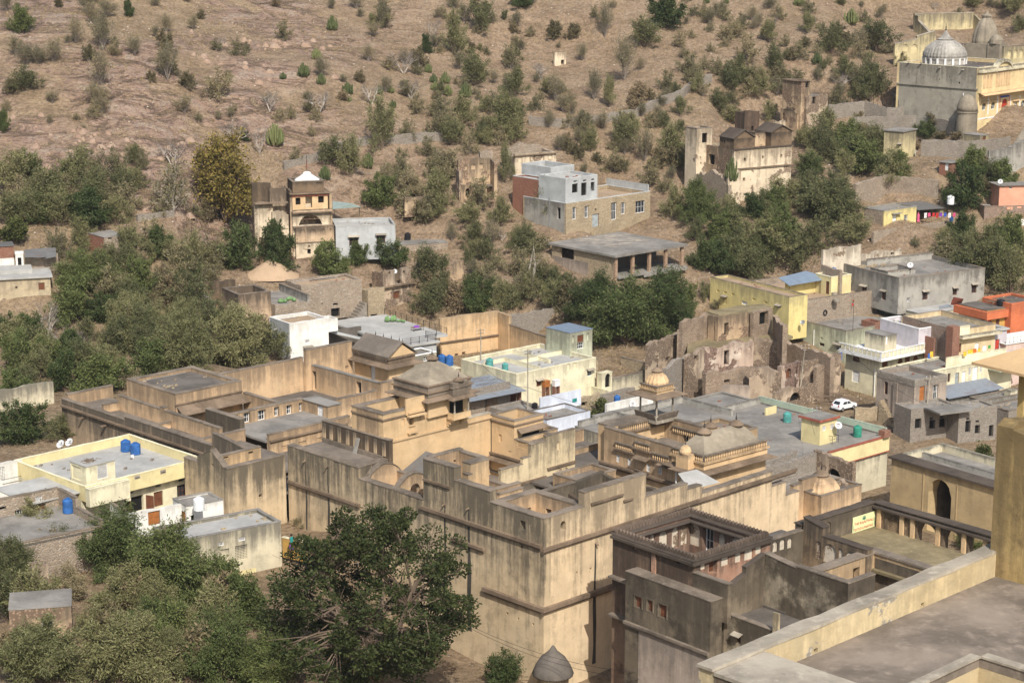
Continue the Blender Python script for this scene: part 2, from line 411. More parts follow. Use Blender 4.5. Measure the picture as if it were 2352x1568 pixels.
M['orangecream'] = plaster('warm_cream_paint', (.68, .53, .32), (.2, .16, .1), .4, .15, top=.8, seed=43)
M['rubblebrick'] = rubble('rubble_and_brick', (.33, .20, .14), (.30, .24, .19), (.36, .29, .23), 2.6)
M['pinkpale'] = plaster('pale_pink_paint', (.62, .47, .40), (.3, .22, .18), .3, .15, top=.8, seed=44)
M['yellowold'] = plaster('streaked_yellow_plaster', (.58, .49, .28), (.13, .11, .08), .85, .3, top=.45, seed=45)
M['brickpale'] = rubble('pale_brick', (.46, .29, .18), (.40, .24, .15), (.42, .33, .25), 5.0, dirt=.2, bumpd=.04)
M['merlonbrown'] = concrete('merlon_brown', (.15, .112, .085), .5, .4)
M['burnt'] = plaster('burnt_top_plaster', (.52, .38, .25), (.065, .05, .038), 1.0, .45, second=(.60, .47, .32), top=.22, peel=(.42, .31, .21), peel_amt=.02, seed=46)
#-- building parts
def wall_piece(mb, wf, L, t, z0, top, holes=(), step=None, s_start=0.0):
 tf = top if callable(top) else (lambda s: top)
 S = {s_start, L}
 for h in holes: S.update((h[0], h[1]))
 if hasattr(top, 'breaks'): S.update(b for b in top.breaks if s_start < b < L)
 if step:
  n = max(1, int((L - s_start) / step))
  S.update(s_start + (L - s_start) * k / n for k in range(n + 1))
 S = sorted(s for s in S if s_start - 1e-6 <= s <= L + 1e-6)
 S = [S[0]] + [b for a, b in zip(S[:-1], S[1:]) if b - a > 1e-4]
 ZA = sorted({z0} | {z for h in holes for z in (h[2], h[3]) if z > z0})
 for a, b in zip(S[:-1], S[1:]):
  m = (a + b) / 2; ta, tb = tf(a + 5e-4), tf(b - 5e-4); Z = [z for z in ZA if z < min(ta, tb) - .02] or [z0]
  for i, za in enumerate(Z):
   last = i == len(Z) - 1
   za2, zb2 = (ta, tb) if last else (Z[i + 1], Z[i + 1])
   mz = (za + min(za2, zb2)) / 2
   if any(h[0] - 1e-5 < m < h[1] + 1e-5 and h[2] < mz < h[3] for h in holes): continue
   q = [wf.w(a, 0, za), wf.w(b, 0, za), wf.w(b, 0, zb2), wf.w(a, 0, za2), wf.w(a, t, za), wf.w(b, t, za), wf.w(b, t, zb2), wf.w(a, t, za2)]
   mb.add(q, [(0, 1, 2, 3), (5, 4, 7, 6)] + ([(3, 2, 6, 7)] if last else []))
 for b in S[1:-1]:
  x, y = tf(b - 5e-4), tf(b + 5e-4)
  if abs(x - y) > .01:
   lo, hi = min(x, y), max(x, y)
   q = [wf.w(b, 0, lo), wf.w(b, t, lo), wf.w(b, t, hi), wf.w(b, 0, hi)]
   mb.add(q, [(0, 1, 2, 3) if x > y else (3, 2, 1, 0)])
 for s, f in ((S[0], (0, 3, 2, 1)), (S[-1], (0, 1, 2, 3))):
  zt = tf(s + (5e-4 if s == S[0] else -5e-4))
  mb.add([wf.w(s, 0, z0), wf.w(s, t, z0), wf.w(s, t, zt), wf.w(s, 0, zt)], [f])
 for h in holes:
  s0, s1, a, b = h[:4]; b = min(b, tf((s0 + s1) / 2))
  q = [wf.w(s0, 0, a), wf.w(s1, 0, a), wf.w(s1, 0, b), wf.w(s0, 0, b), wf.w(s0, t, a), wf.w(s1, t, a), wf.w(s1, t, b), wf.w(s0, t, b)]
  mb.add(q, [(0, 4, 5, 1), (1, 5, 6, 2), (2, 6, 7, 3), (3, 7, 4, 0)])
  if len(h) > 4 and h[4]:
   arch_fill(mb, wf, s0, s1, b, t, h[4])
def arch_fill(mb, wf, s0, s1, ztop, t, rise, n=8, cusps=0):
 c = (s0 + s1) / 2; hw = (s1 - s0) / 2
 P = []
 for k in range(n + 1):
  x = -1 + 2.0 * k / n
  y = (1 - abs(x) ** 2.2) ** .6 if abs(x) < 1 else 0
  P.append((c + hw * x, ztop - .03 - rise * (1 - y)))
 for (a, za), (b, zb) in zip(P[:-1], P[1:]):
  d0, d1 = .01, t - .01
  q = [wf.w(a, d0, za), wf.w(b, d0, zb), wf.w(b, d0, ztop), wf.w(a, d0, ztop), wf.w(a, d1, za), wf.w(b, d1, zb), wf.w(b, d1, ztop), wf.w(a, d1, ztop)]
  mb.add(q, [(0, 1, 2, 3), (5, 4, 7, 6), (0, 4, 5, 1)])
def jag(base, amp=.5, seed=0.0, freq=.6):
 def f(s):
  return base(s) + g(s) if callable(base) else base + g(s)
 def g(s): return amp * (mnoise.noise(Vector((s * freq, seed * 9.1, .3))) * 1.2 + .5 * mnoise.noise(Vector((s * freq * 3.7, seed, 2.0))))
 if hasattr(base, 'breaks'): f.breaks = base.breaks
 return f
def steps_top(pairs):
 def f(s):
  for i in range(len(pairs) - 1):
   if s < pairs[i + 1][0] or i == len(pairs) - 2:
    a, z0, z1 = pairs[i]; b = pairs[i + 1][0]
    k = min(1, max(0, (s - a) / max(1e-6, b - a))); return z0 + (z1 - z0) * k
 f.breaks = [p[0] for p in pairs]
 return f
def opening(wf, p, w, h):
 k = getattr(p, 'k', 1 / 3.0); w *= k; h *= k
 s0 = wf.onV((p[0] - w / 2, p[1]))[0]; s1 = wf.onV((p[0] + w / 2, p[1]))[0]
 z0 = wf.onV((p[0], p[1] + h / 2))[1]; z1 = wf.onV((p[0], p[1] - h / 2))[1]
 return [min(s0, s1), max(s0, s1), min(z0, z1), max(z0, z1)]
SILL = 'copingpale'
def fit(T, wf, h, kind, t, wallmat, parent=None):
 s0, s1, z0, z1 = h[:4]; k = kind[0]; mb = MB(); fw = min(.09, (s1 - s0) * .12)
 d = t * .55
 def ring(m, d0, d1, w=fw):
  m.box(wf, s0, s0 + w, d0, d1, z0, z1); m.box(wf, s1 - w, s1, d0, d1, z0, z1)
  m.box(wf, s0 + w, s1 - w, d0, d1, z1 - w, z1); m.box(wf, s0 + w, s1 - w, d0, d1, z0, z0 + w); return m
 if k == 'g' or k == 'b':     # framed window, g wooden frame, b pale frame with bars
  o = T.part('window', ring(mb, d, d + .08), M['wood'] if k == 'g' else M['whitepaint'], parent)
  bars = MB(); n = 2 if s1 - s0 > .7 else 1
  for i in range(1, n + 1): bars.box(wf, s0 + (s1 - s0) * i / (n + 1) - .02, s0 + (s1 - s0) * i / (n + 1) + .02, d + .01, d + .05, z0 + fw, z1 - fw)
  m = (z0 + z1) / 2; bars.box(wf, s0 + fw, s1 - fw, d + .02, d + .045, m - .02, m + .02)
  T.part('window_bars', bars, M['wood'] if k == 'g' else M['whitepaint'], o if parent is None else parent)
  T.part('pane', MB().box(wf, s0 + .01, s1 - .01, d + .06, d + .075, z0 + .01, z1 - .01), M['glass'], o if parent is None else parent)
 elif k in 'wWcBrY':     # leaf of a door or a shutter
  mt = dict(w='wood', W='whitepaint', c='orangewood', B='bluegrey', r='redpaint', Y='greydoor')[k]
  o = T.part('door', MB().box(wf, s0 + .02, s1 - .02, d, d + .06, z0 + .01, z1 - .02), M[mt], parent)
  pn = MB(); c = (s0 + s1) / 2
  for a, b in ((s0 + .08, c - .05), (c + .05, s1 - .08)):
   for e, f in ((.08, .46), (.54, .93)):
    if b - a > .1: pn.box(wf, a, b, d - .03, d - .002, z0 + (z1 - z0) * e, z0 + (z1 - z0) * f)
  T.part('door_panel', pn, M[mt], o if parent is None else parent)
  T.part('door_frame', ring(MB(), d - .05, d - .004, .06), M['oldwood'] if k not in 'WB' else M['whitepaint'], o if parent is None else parent)
 elif k == 'd':     # near-black panel behind the hole, in place of interior shade
  T.part('opening', MB().box(wf, s0 + .005, s1 - .005, t + .02, t + .05, z0 + .005, z1 - .005), M['dark'], parent)
 elif k in 'np':     # blind niche
  T.part('niche', MB().box(wf, s0 + .004, s1 - .004, .12, .16, z0 + .004, z1 - .004), wallmat if k == 'n' else M['ruinpale3'], parent)
 elif k == 'j' or k == 'v':     # stone lattice
  st = .16 if k == 'j' else .11
  n = max(2, int((s1 - s0) / st)); m_ = max(2, int((z1 - z0) / st))
  for i in range(1, n): x = s0 + (s1 - s0) * i / n; mb.box(wf, x - st * .22, x + st * .22, .06, .10, z0, z1)
  if k == 'j':
   for i in range(1, m_): z = z0 + (z1 - z0) * i / m_; mb.box(wf, s0, s1, .065, .095, z - st * .22, z + st * .22)
  ring(mb, .05, .105, .05)
  o = T.part('lattice', mb, wallmat if k == 'j' else M['whitepaint'], parent)
  T.part('lattice_backing', MB().box(wf, s0 + .005, s1 - .005, .22, .25, z0 + .005, z1 - .005), M['dark'], o if parent is None else parent)
 if 'h' in kind[1:]:     # sloping sun hood
  w = .22; pr = .55
  a = [wf.w(s0 - w, -pr, z1 + .06), wf.w(s1 + w, -pr, z1 + .06), wf.w(s1 + w, .02, z1 + .26), wf.w(s0 - w, .02, z1 + .26)]
  T.part('window_hood', MB().tilted(*a, .06), M['copingpale'], parent)
 if 's' in kind[1:]:     # projecting sill
  T.part('sill', MB().box(wf, s0 - .1, s1 + .1, -.12, .02, z0 - .1, z0 - .005), wallmat, parent)
 if 'f' in kind[1:]:     # raised surround
  m2 = MB(); w = .14
  for a, b, c, e in ((s0 - w, s0 - .004, z0 - .004, z1 + w), (s1 + .004, s1 + w, z0 - .004, z1 + w), (s0 - .004, s1 + .004, z1 + .004, z1 + w)): m2.box(wf, a, b, -.06, .02, c, e)
  T.part('window_surround', m2, wallmat, parent)
def wavy(mb, f, a, b, d0, d1, z0, z1, h, axis='u'):
 n = max(1, int((b - a) / .9)); E = []
 for k in range(n + 1):
  s_ = a + (b - a) * k / n; z = z0 + (z1 - z0) * k / n; q = f.w(s_, d0, 0) if axis == 'u' else f.w(d0, s_, 0)
  w1 = mnoise.noise(Vector((q[0] * 1.3, q[1] * 1.3, z))) * .06; w2 = mnoise.noise(Vector((q[0] * .9, q[1] * .9, z + 7))) * .05; w3 = mnoise.noise(Vector((q[0], q[1], z + 3))) * .05
  P = [(d0 + w2, z + .003), (d1 + w3, z + .003), (d1 + w3 - .03, z + h + w1), (d0 + w2 + .03, z + h + w1 * .7)]
  E.append([f.w(s_, d, zz) if axis == 'u' else f.w(d, s_, zz) for d, zz in P])
 vs = sum(E, []); fs = [(3, 2, 1, 0), tuple(4 * n + i for i in range(4))]
 for k in range(n):
  for i in range(4): j = (i + 1) % 4; fs.append((4 * k + i, 4 * k + j, 4 * k + 4 + j, 4 * k + 4 + i))
 return mb.add(vs, fs if axis == 'u' else [x[::-1] for x in fs])
class Bld(Thing):
 def __init__(s, name, label, cat, C, zt, yaw, zb, group=None, pad=True):
  o = up(C, zt) if len(C) == 2 else Vector(C)
  super().__init__(name, label, cat, (o.x, o.y, zb), group)
  s.fr = Fr(o, yaw); s.zt = zt; s.zb = zb; s.yaw = yaw; s.pad = pad
 def U(s, px, z=None, v=0.0): return s.fr.ux(px, s.zt if z is None else z, v)
 def V(s, px, z=None, u=0.0): return s.fr.vx(px, s.zt if z is None else z, u)
 def sub(s, C, z):
  return s.fr.onZ(C, z)
 def wf(s, side, u0, u1, v0, v1):
  f = s.fr; y = s.yaw
  if side == 'R': return Fr(f.w(u0, v0, 0), y)
  if side == 'L': return Fr(f.w(u0, v1, 0), y - 90)
  if side == 'E': return Fr(f.w(u1, v0, 0), y + 90)
  return Fr(f.w(u1, v1, 0), y + 180)
 def ground(s, u0, u1, v0, v1, z=None, inner=True):
  z = s.zb if z is None else z
  for u, v in ((u0, v0), (u1, v0), (u0, v1), (u1, v1), ((u0 + u1) / 2, (v0 + v1) / 2)):
   p = s.fr.w(u, v, z); GROUND_PTS.append(p)
  for k in (0, .5, 1): GROUND_PTS.append(s.fr.w(u0 + (u1 - u0) * k, v0 - 2.5, z - .3)); GROUND_PTS.append(s.fr.w(u0 - 2.5, v0 + (v1 - v0) * k, z - .2))
 def mass(s, u0, u1, v0, v1, z0, zr, par, wall, roof='roofgrey', Rw=(), Lw=(), cop='coping', t=.3, copw=.05, coph=.09, wname='wall', parent=None, tops=None, Lwall=None, ground=False, sides='RLEB', step=None, roofname='roof', Bw=(), Ew=()):
  if u1 < u0: u0, u1 = u1, u0
  if v1 < v0: v0, v1 = v1, v0
  zt = zr + par; wm = M[wall]; fits = []; tops = tops or {}
  mbR = MB(); mbL = MB()
  for side in sides:
   wf = s.wf(side, u0, u1, v0, v1)
   Lg = (u1 - u0) if side in 'RB' else (v1 - v0)
   hs = []
   for it in {'R': Rw, 'L': Lw, 'B': Bw, 'E': Ew}[side]:
    kind = it[0]
    if len(it) == 4 and isinstance(it[1], tuple): h = opening(wf, *it[1:4])
    else: h = list(it[1:5])
    h[0] = max(h[0], t + .02); h[1] = min(h[1], Lg - t - .02); h[2] = max(h[2], z0 + .02); h[3] = min(h[3], zt - .1)
    if h[1] - h[0] < .1 or h[3] - h[2] < .1: continue
    if 'a' in kind[1:]: h.append((h[1] - h[0]) * .5)
    hs.append(h); fits.append((wf, h, kind))
   tgt = mbL if (Lwall and side == 'L') else mbR
   a = 0.0 if side in 'RB' else t
   wall_piece(tgt, wf, Lg if side in 'RB' else Lg - t, t, z0, tops.get(side, zt), hs, step, a)
  o = s.part(wname, mbR, wm, parent)
  if mbL.F: s.part(wname, mbL, M[Lwall], parent)
  for wf, h, kind in fits: fit(s, wf, h, kind, t, wm, parent)
  if roof:
   s.part(roofname, MB().box(s.fr, u0 + t - .02, u1 - t + .02, v0 + t - .02, v1 - t + .02, zr - .25, zr), M[roof], parent)
   if (u1 - u0) * (v1 - v0) > 22: s.clutter(u0 + t + .3, u1 - t - .3, v0 + t + .3, v1 - t - .3, zr)
  if cop and par > 0:
   s.ring('coping', u0, u1, v0, v1, zt, t, copw, coph, cop, parent, sides)
  elif cop:
   s.part('roof_edge', MB().box(s.fr, u0 - copw, u1 + copw, v0 - copw, v1 + copw, zt + .003, zt + coph), M[cop], parent)
  if ground: s.ground(u0, u1, v0, v1, z0)
  return o
 def wall(s, axis, fixed, a, b, z0, top, t=.5, mat='ochre', op=(), cop='coping', name='wall', parent=None, ov=.05, step=None, coph=.1):
  if a > b: a, b = b, a
  wf = Fr(s.fr.w(a, fixed, 0), s.yaw) if axis == 'u' else Fr(s.fr.w(fixed, b, 0), s.yaw - 90)
  L = b - a; runs = None
  if isinstance(top, list):
   rr = []
   for r_ in top:
    x0, x1, h0 = r_[:3]; h1 = r_[3] if len(r_) > 3 else h0
    rr.append((x0 - a, x1 - a, h0, h1) if axis == 'u' else (b - x1, b - x0, h1, h0))
   rr.sort(); runs = rr
   tf = steps_top([(r_[0], r_[2], r_[3]) for r_ in rr] + [(rr[-1][1], 0, 0)])
  else: tf = top
  hs, fits = [], []
  for it in op:
   h = opening(wf, *it[1:4]) if (len(it) == 4 and isinstance(it[1], tuple)) else list(it[1:5])
   h[0] = max(h[0], .05); h[1] = min(h[1], L - .05); h[2] = max(h[2], z0 + .01)
   h[3] = min(h[3], (tf((h[0] + h[1]) / 2) if callable(tf) else tf) - .15)
   if h[1] - h[0] < .08 or h[3] - h[2] < .1: continue
   if 'a' in it[0][1:]: h.append((h[1] - h[0]) * .45)
   hs.append(h); fits.append((h, it[0]))
  mb = MB(); wall_piece(mb, wf, L, t, z0, tf, hs, step)
  o = s.part(name, mb, M[mat], parent)
  for h, k in fits: fit(s, wf, h, k, t, M[mat], parent)
  if cop:
   for s0, s1, h0, h1 in (runs or ([(0, L, top, top)] if not callable(top) else [])):
    s.part('coping', wavy(MB(), wf, s0 - ov, s1 + ov, -ov, t + ov, h0, h1, coph), M[cop], parent)
  return o
 def clutter(s, u0, u1, v0, v1, z):
  rd = random.Random(int(abs(u1 * 7 + z * 13 + s.loc.x) * 10)); br_, pp = MB(), MB(); n = min(26, int((u1 - u0) * (v1 - v0) * .22))
  cu_, cv_ = rd.uniform(u0, u1), rd.uniform(v0, v1)
  for k in range(n):
   u, v = (rd.uniform(u0, u1), rd.uniform(v0, v1)) if k % 2 else (min(u1, max(u0, rd.gauss(cu_, .7))), min(v1, max(v0, rd.gauss(cv_, .5))))
   a = rd.uniform(.1, .28); br_.box(Fr(s.fr.w(u, v, 0), rd.uniform(0, 90)), -a, a, -a * .5, a * .5, z + .002, z + rd.uniform(.06, .22))
  s.part('roof_debris', br_, M[rd.choice(('rubbletan', 'brick', 'rubblegrey'))])['kind'] = 'stuff'
  v = rd.choice((v0, v1)); pp.tube(s.fr.w(u0, v, z + .06), s.fr.w(u0 + (u1 - u0) * rd.uniform(.4, .95), v, z + .06), .035, n=5); s.part('water_pipe', pp, M['galv'])
 def slab(s, u0, u1, v0, v1, z, mat='roofgrey', t=.25, name='roof', parent=None):
  return s.part(name, MB().box(s.fr, u0, u1, v0, v1, z - t, z), M[mat], parent)
 def ring(s, name, u0, u1, v0, v1, z, t, ov, h, mat, parent=None, sides='RLEB'):
  mb = MB(); z0, z1 = z + .003, z + h
  if 'R' in sides: wavy(mb, s.fr, u0 - ov, u1 + ov, v0 - ov, v0 + t + ov, z, z, h)
  if 'B' in sides: wavy(mb, s.fr, u0 - ov, u1 + ov, v1 - t - ov, v1 + ov, z, z, h)
  if 'L' in sides: wavy(mb, s.fr, v0 + t + ov, v1 - t - ov, u0 - ov, u0 + t + ov, z, z, h, 'v')
  if 'E' in sides: wavy(mb, s.fr, v0 + t + ov, v1 - t - ov, u1 - t - ov, u1 + ov, z, z, h, 'v')
  return s.part(name, mb, M[mat], parent)
 def band(s, u0, u1, v0, v1, z, h=.25, pr=.16, mat='stonecornice', sides='RL', name='cornice', parent=None):
  mb = MB()
  e = .004
  if 'R' in sides: mb.box(s.fr, u0 - pr, u1, v0 - pr, v0 - e, z, z + h); mb.box(s.fr, u0 - pr * .6, u1, v0 - pr * .6, v0 - e, z - h * .5, z - .002)
  if 'L' in sides: mb.box(s.fr, u0 - pr, u0 - e, v0 - e + .001, v1, z, z + h); mb.box(s.fr, u0 - pr * .6, u0 - e, v0 - e + .001, v1, z - h * .5, z - .002)
  return s.part(name, mb, M[mat], parent)
 def chajja(s, side, a, b, fixed, z, pr=.9, drop=.35, t=.09, mat='stonecornice', name='eave', parent=None, ret=0.0):
  f = s.fr
  if side == 'R': q = [f.w(a - ret, fixed - pr, z - drop), f.w(b + ret, fixed - pr, z - drop), f.w(b, fixed, z), f.w(a, fixed, z)]
  elif side == 'L': q = [f.w(fixed - pr, b + ret, z - drop), f.w(fixed - pr, a - ret, z - drop), f.w(fixed, a, z), f.w(fixed, b, z)]
  elif side == 'E': q = [f.w(fixed + pr, a - ret, z - drop), f.w(fixed + pr, b + ret, z - drop), f.w(fixed, b, z), f.w(fixed, a, z)]
  else: q = [f.w(b + ret, fixed + pr, z - drop), f.w(a - ret, fixed + pr, z - drop), f.w(a, fixed, z), f.w(b, fixed, z)]
  return s.part(name, MB().tilted(*q, t), M[mat], parent)
 def eaves(s, u0, u1, v0, v1, z, pr=.8, drop=.3, mat='stonecornice', parent=None, name='eave', t=.09):
  f = s.fr; mb = MB()
  o = [(u0 - pr, v0 - pr), (u1 + pr, v0 - pr), (u1 + pr, v1 + pr), (u0 - pr, v1 + pr)]; i = [(u0, v0), (u1, v0), (u1, v1), (u0, v1)]
  vs = [f.w(a, b, z - drop) for a, b in o] + [f.w(a, b, z) for a, b in i] + [f.w(a, b, z - drop - t) for a, b in o] + [f.w(a, b, z - t - .02) for a, b in i]
  fs = []
  for k in range(4):
   j = (k + 1) % 4
   fs += [(k, j, 4 + j, 4 + k), (8 + j, 8 + k, 12 + k, 12 + j), (8 + k, 8 + j, j, k)]
  mb.add(vs, fs); return s.part(name, mb, M[mat], parent)
 def pieces(s, name, items, mat, parent=None, shape=None):
  me = shape.mesh(name); me.materials.append(M[mat])
  for u, v, z in items:
   o = bpy.data.objects.new(name, me); COL.objects.link(o); o.parent = parent if parent else s.e
   w = s.fr.w(u, v, z); o.location = (w[0] - s.loc.x, w[1] - s.loc.y, w[2] - s.loc.z)
 def lfr(s): return Fr((0, 0, 0), s.yaw)
#-- small things
PROTO = {}
def tank(p, z, d=1.1, h=1.35, mat='plasticblue', label='', kind=0):
 c = up(p, z)
 T = Thing('water_tank', label, 'water tank', c, 'rooftop water tanks')
 r = d / 2; pr = [(r * .94, 0), (r, .05)]
 nr = 5
 for i in range(nr):
  a = .08 + (h * .80 - .08) * i / nr; b = .08 + (h * .80 - .08) * (i + 1) / nr
  pr += [(r, a), (r, a + (b - a) * .62), (r * .955, a + (b - a) * .7), (r * .955, a + (b - a) * .93)]
 pr += [(r, h * .82), (r * .97, h * .86), (r * .75, h * .93), (r * .45, h * .965)]
 T.part('tank_body', MB().lathe(c, pr, 18), M[mat], smooth=False)
 T.part('tank_lid', MB().lathe(c, [(r * .42, h * .962), (r * .42, h * 1.02), (r * .3, h * 1.04)], 12), M[mat])
 T.part('outlet_pipe', MB().tube((c.x + r * .9, c.y - .1, c.z + .12), (c.x + r * 1.5, c.y - .25, c.z + .12), .03), M['galv'])
 return T
def dish(p, z, d=.8, label='', az=150, el=40, hgt=.6, mat='dish'):
 c = up(p, z); T = Thing('satellite_dish', label, 'satellite dish', (c.x, c.y, c.z - hgt), 'satellite dishes')
 dr = Vector((math.sin(R(az)) * math.cos(R(el)), math.cos(R(az)) * math.cos(R(el)), math.sin(R(el))))
 x = dr.orthogonal().normalized(); y = dr.cross(x); n = 20; mb = MB(); vs = []
 rings = [0, .35, .7, 1.0]
 for side in (0, 1):
  for rr in rings:
   for k in range(n):
    a = 2 * math.pi * k / n
    q = c + (x * math.cos(a) + y * math.sin(a)) * rr * d / 2 + dr * (rr * rr * d * .13 - side * .025); vs.append(q)
 fs = []
 for side in (0, 1):
  o = side * 4 * n
  for j in range(3):
   for k in range(n):
    f = (o + j * n + k, o + j * n + (k + 1) % n, o + (j + 1) * n + (k + 1) % n, o + (j + 1) * n + k)
    fs.append(f if side == 0 else f[::-1])
 for k in range(n): fs.append((3 * n + k, 3 * n + (k + 1) % n, 7 * n + (k + 1) % n, 7 * n + k))
 mb.add(vs, fs)
 T.part('reflector', mb, M[mat])
 f0 = c + dr * d * .55
 T.part('feed_arm', MB().tube(c - y * d * .45, f0, .02).lathe(f0 - Vector((0, 0, .06)), [(.05, 0), (.06, .06), (.05, .12)], 8), M['metal'])
 T.part('mount_pole', MB().tube((c.x, c.y, c.z - hgt), c - dr * .1, .035), M['metal'])
 me = MB()
 ctr = c + dr * .012 + y * 0
 for ang, w, hh in ((0, .10, .035), (0, .05, .03)):
  pass
 upv = Vector((0, 0, 1)) - dr * dr.z; upv.normalize(); sd = upv.cross(dr)
 q = c + upv * d * .18 + dr * (.02 + d * .02); vs = [q + (sd * math.cos(2 * math.pi * k / 10) + upv * math.sin(2 * math.pi * k / 10)) * d * .09 for k in range(10)]
 me.add(vs, [tuple(range(10))])
 q = c - upv * d * .05 + dr * (.02 + d * .01); me.add([q - sd * d * .27 - upv * .02, q + sd * d * .27 - upv * .02, q + sd * d * .27 + upv * .02, q - sd * d * .27 + upv * .02], [(0, 1, 2, 3)])
 T.part('dish_print', me, M['metal'])
 return T
def pole(p, z, h, label, arms=2, lean=0.0, mat='galv', r=.11):
 c = up(p, z); T = Thing('electric_pole', label, 'electric pole', c, 'electric poles')
 top = Vector((c.x + lean * h, c.y, c.z + h))
 T.part('shaft', MB().tube(c, top, r, r * .65, 8), M[mat])
 for k in range(arms):
  q = top - Vector((0, 0, .25 + .45 * k)); T.part('crossarm', MB().tube(q - Vector((.6, .2, 0)), q + Vector((.6, .2, 0)), .035), M['metal'])
  for s_ in (-1, 1):
   b = q + Vector((.55, .18, 0)) * s_; T.part('insulator', MB().lathe(b, [(.03, 0), (.06, .04), (.04, .12), (.05, .16)], 8), M['whitepaint'])
 return top
def person(p, z, label, top='pink', bottom='red', pose='stand', face=180, h=1.62, scarf=True):
 c = up(p, z); T = Thing('person', label, 'person', c)
 a = R(face); fx = Vector((math.sin(a), math.cos(a), 0)); sx = Vector((fx.y, -fx.x, 0)); U = Vector((0, 0, 1))
 me = bpy.data.meshes.new('body'); k = h / 1.62
 if pose == 'stand':
  J = [((0, 0, .88), .15), ((0, 0, 1.12), .13), ((0, 0, 1.30), .16), ((0, 0, 1.42), .055), ((0, .02, 1.53), .10),
             ((.10, 0, .82), .10), ((.11, .02, .46), .07), ((.11, -.01, .08), .045), ((.11, .12, .03), .035),
             ((-.10, 0, .82), .10), ((-.11, .03, .46), .07), ((-.11, -.01, .08), .045), ((-.11, .12, .03), .035),
             ((.19, 0, 1.34), .055), ((.25, -.02, 1.08), .042), ((.23, .12, .86), .032), ((-.19, 0, 1.34), .055), ((-.25, -.02, 1.08), .042), ((-.23, .14, .90), .032)]
 else:      # sitting on the ground, knees up
  J = [((0, 0, .14), .17), ((0, -.02, .38), .14), ((0, .02, .58), .16), ((0, .04, .70), .055), ((0, .07, .81), .10),
             ((.12, .10, .15), .10), ((.15, .38, .40), .07), ((.12, .50, .06), .045), ((.12, .62, .03), .035),
             ((-.12, .10, .15), .10), ((-.15, .38, .40), .07), ((-.12, .50, .06), .045), ((-.12, .62, .03), .035),
             ((.19, .03, .62), .055), ((.24, .16, .40), .042), ((.12, .36, .42), .032), ((-.19, .03, .62), .055), ((-.24, .16, .40), .042), ((-.10, .36, .44), .032)]
 E = [(0, 1), (1, 2), (2, 3), (3, 4), (0, 5), (5, 6), (6, 7), (7, 8), (0, 9), (9, 10), (10, 11), (11, 12), (2, 13), (13, 14), (14, 15), (2, 16), (16, 17), (17, 18)]
 me.from_pydata([tuple(sx * j[0][0] * k + fx * j[0][1] * k + U * j[0][2] * k) for j in J], E, [])
 me.materials.append(M['skin'])
 o = bpy.data.objects.new('body', me); COL.objects.link(o); o.parent = T.e
 o.modifiers.new('skin', 'SKIN'); sb = o.modifiers.new('sub', 'SUBSURF'); sb.levels = 1; sb.render_levels = 1
 for i, j in enumerate(J): me.skin_vertices[0].data[i].radius = (j[1] * k, j[1] * k)
 me.skin_vertices[0].data[0].use_root = True
 def shell(name, rows, mat):
  vs = []; n = 12
  for (cx, cy, z_, rx, ry) in rows:
   for q in range(n):
    t_ = 2 * math.pi * q / n; vs.append(c + (sx * (cx + rx * math.cos(t_)) + fx * (cy + ry * math.sin(t_)) + U * z_) * k)
  fs = [(i * n + q, i * n + (q + 1) % n, (i + 1) * n + (q + 1) % n, (i + 1) * n + q) for i in range(len(rows) - 1) for q in range(n)] + [tuple((len(rows) - 1) * n + q for q in range(n))]
  T.part(name, MB().add(vs, fs), M[mat], smooth=True)
 if pose == 'stand':
  shell('tunic', [(0, 0, .62, .25, .19), (0, 0, .9, .20, .17), (0, 0, 1.12, .18, .15), (0, 0, 1.32, .23, .15), (0, 0, 1.41, .10, .09)], 'cloth_' + top)
  shell('skirt', [(0, 0, .08, .27, .24), (0, 0, .5, .22, .18), (0, 0, .75, .19, .16)], 'cloth_' + bottom)
  hz, hy = 1.53, .02
 else:
  shell('tunic', [(0, 0, .12, .24, .22), (0, -.01, .38, .18, .16), (0, .02, .60, .22, .15), (0, .04, .69, .10, .09)], 'cloth_' + top)
  shell('skirt', [(0, .25, .02, .30, .42), (0, .24, .30, .24, .30), (0, .2, .42, .18, .2)], 'cloth_' + bottom)
  hz, hy = .81, .07
 hc = c + (fx * (hy - .02) + U * (hz + .015)) * k
 T.part('head_scarf' if scarf else 'hair', MB().lathe(hc - Vector((0, 0, .10 if scarf else .02)), [(.14, 0), (.135, .08), (.125, .14), (.08, .205), (.02, .225)] if scarf else [(.118, 0), (.12, .07), (.08, .13), (.02, .145)], 12), M['cloth_' + top] if scarf else M['hair'], smooth=True)
 fc = c + (fx * (hy + .095) + U * hz) * k
 T.part('nose', MB().tube(fc + U * .02, fc - U * .02 + fx * .02, .012, .018, 5), M['skin'])
 ey = MB()
 for s_ in (-1, 1): ey.lathe(fc + sx * .035 * s_ + U * .025 - fx * .004, [(.004, -.008), (.012, 0), (.004, .008)], 6)
 T.part('eyes', ey, M['hair'])
 return T
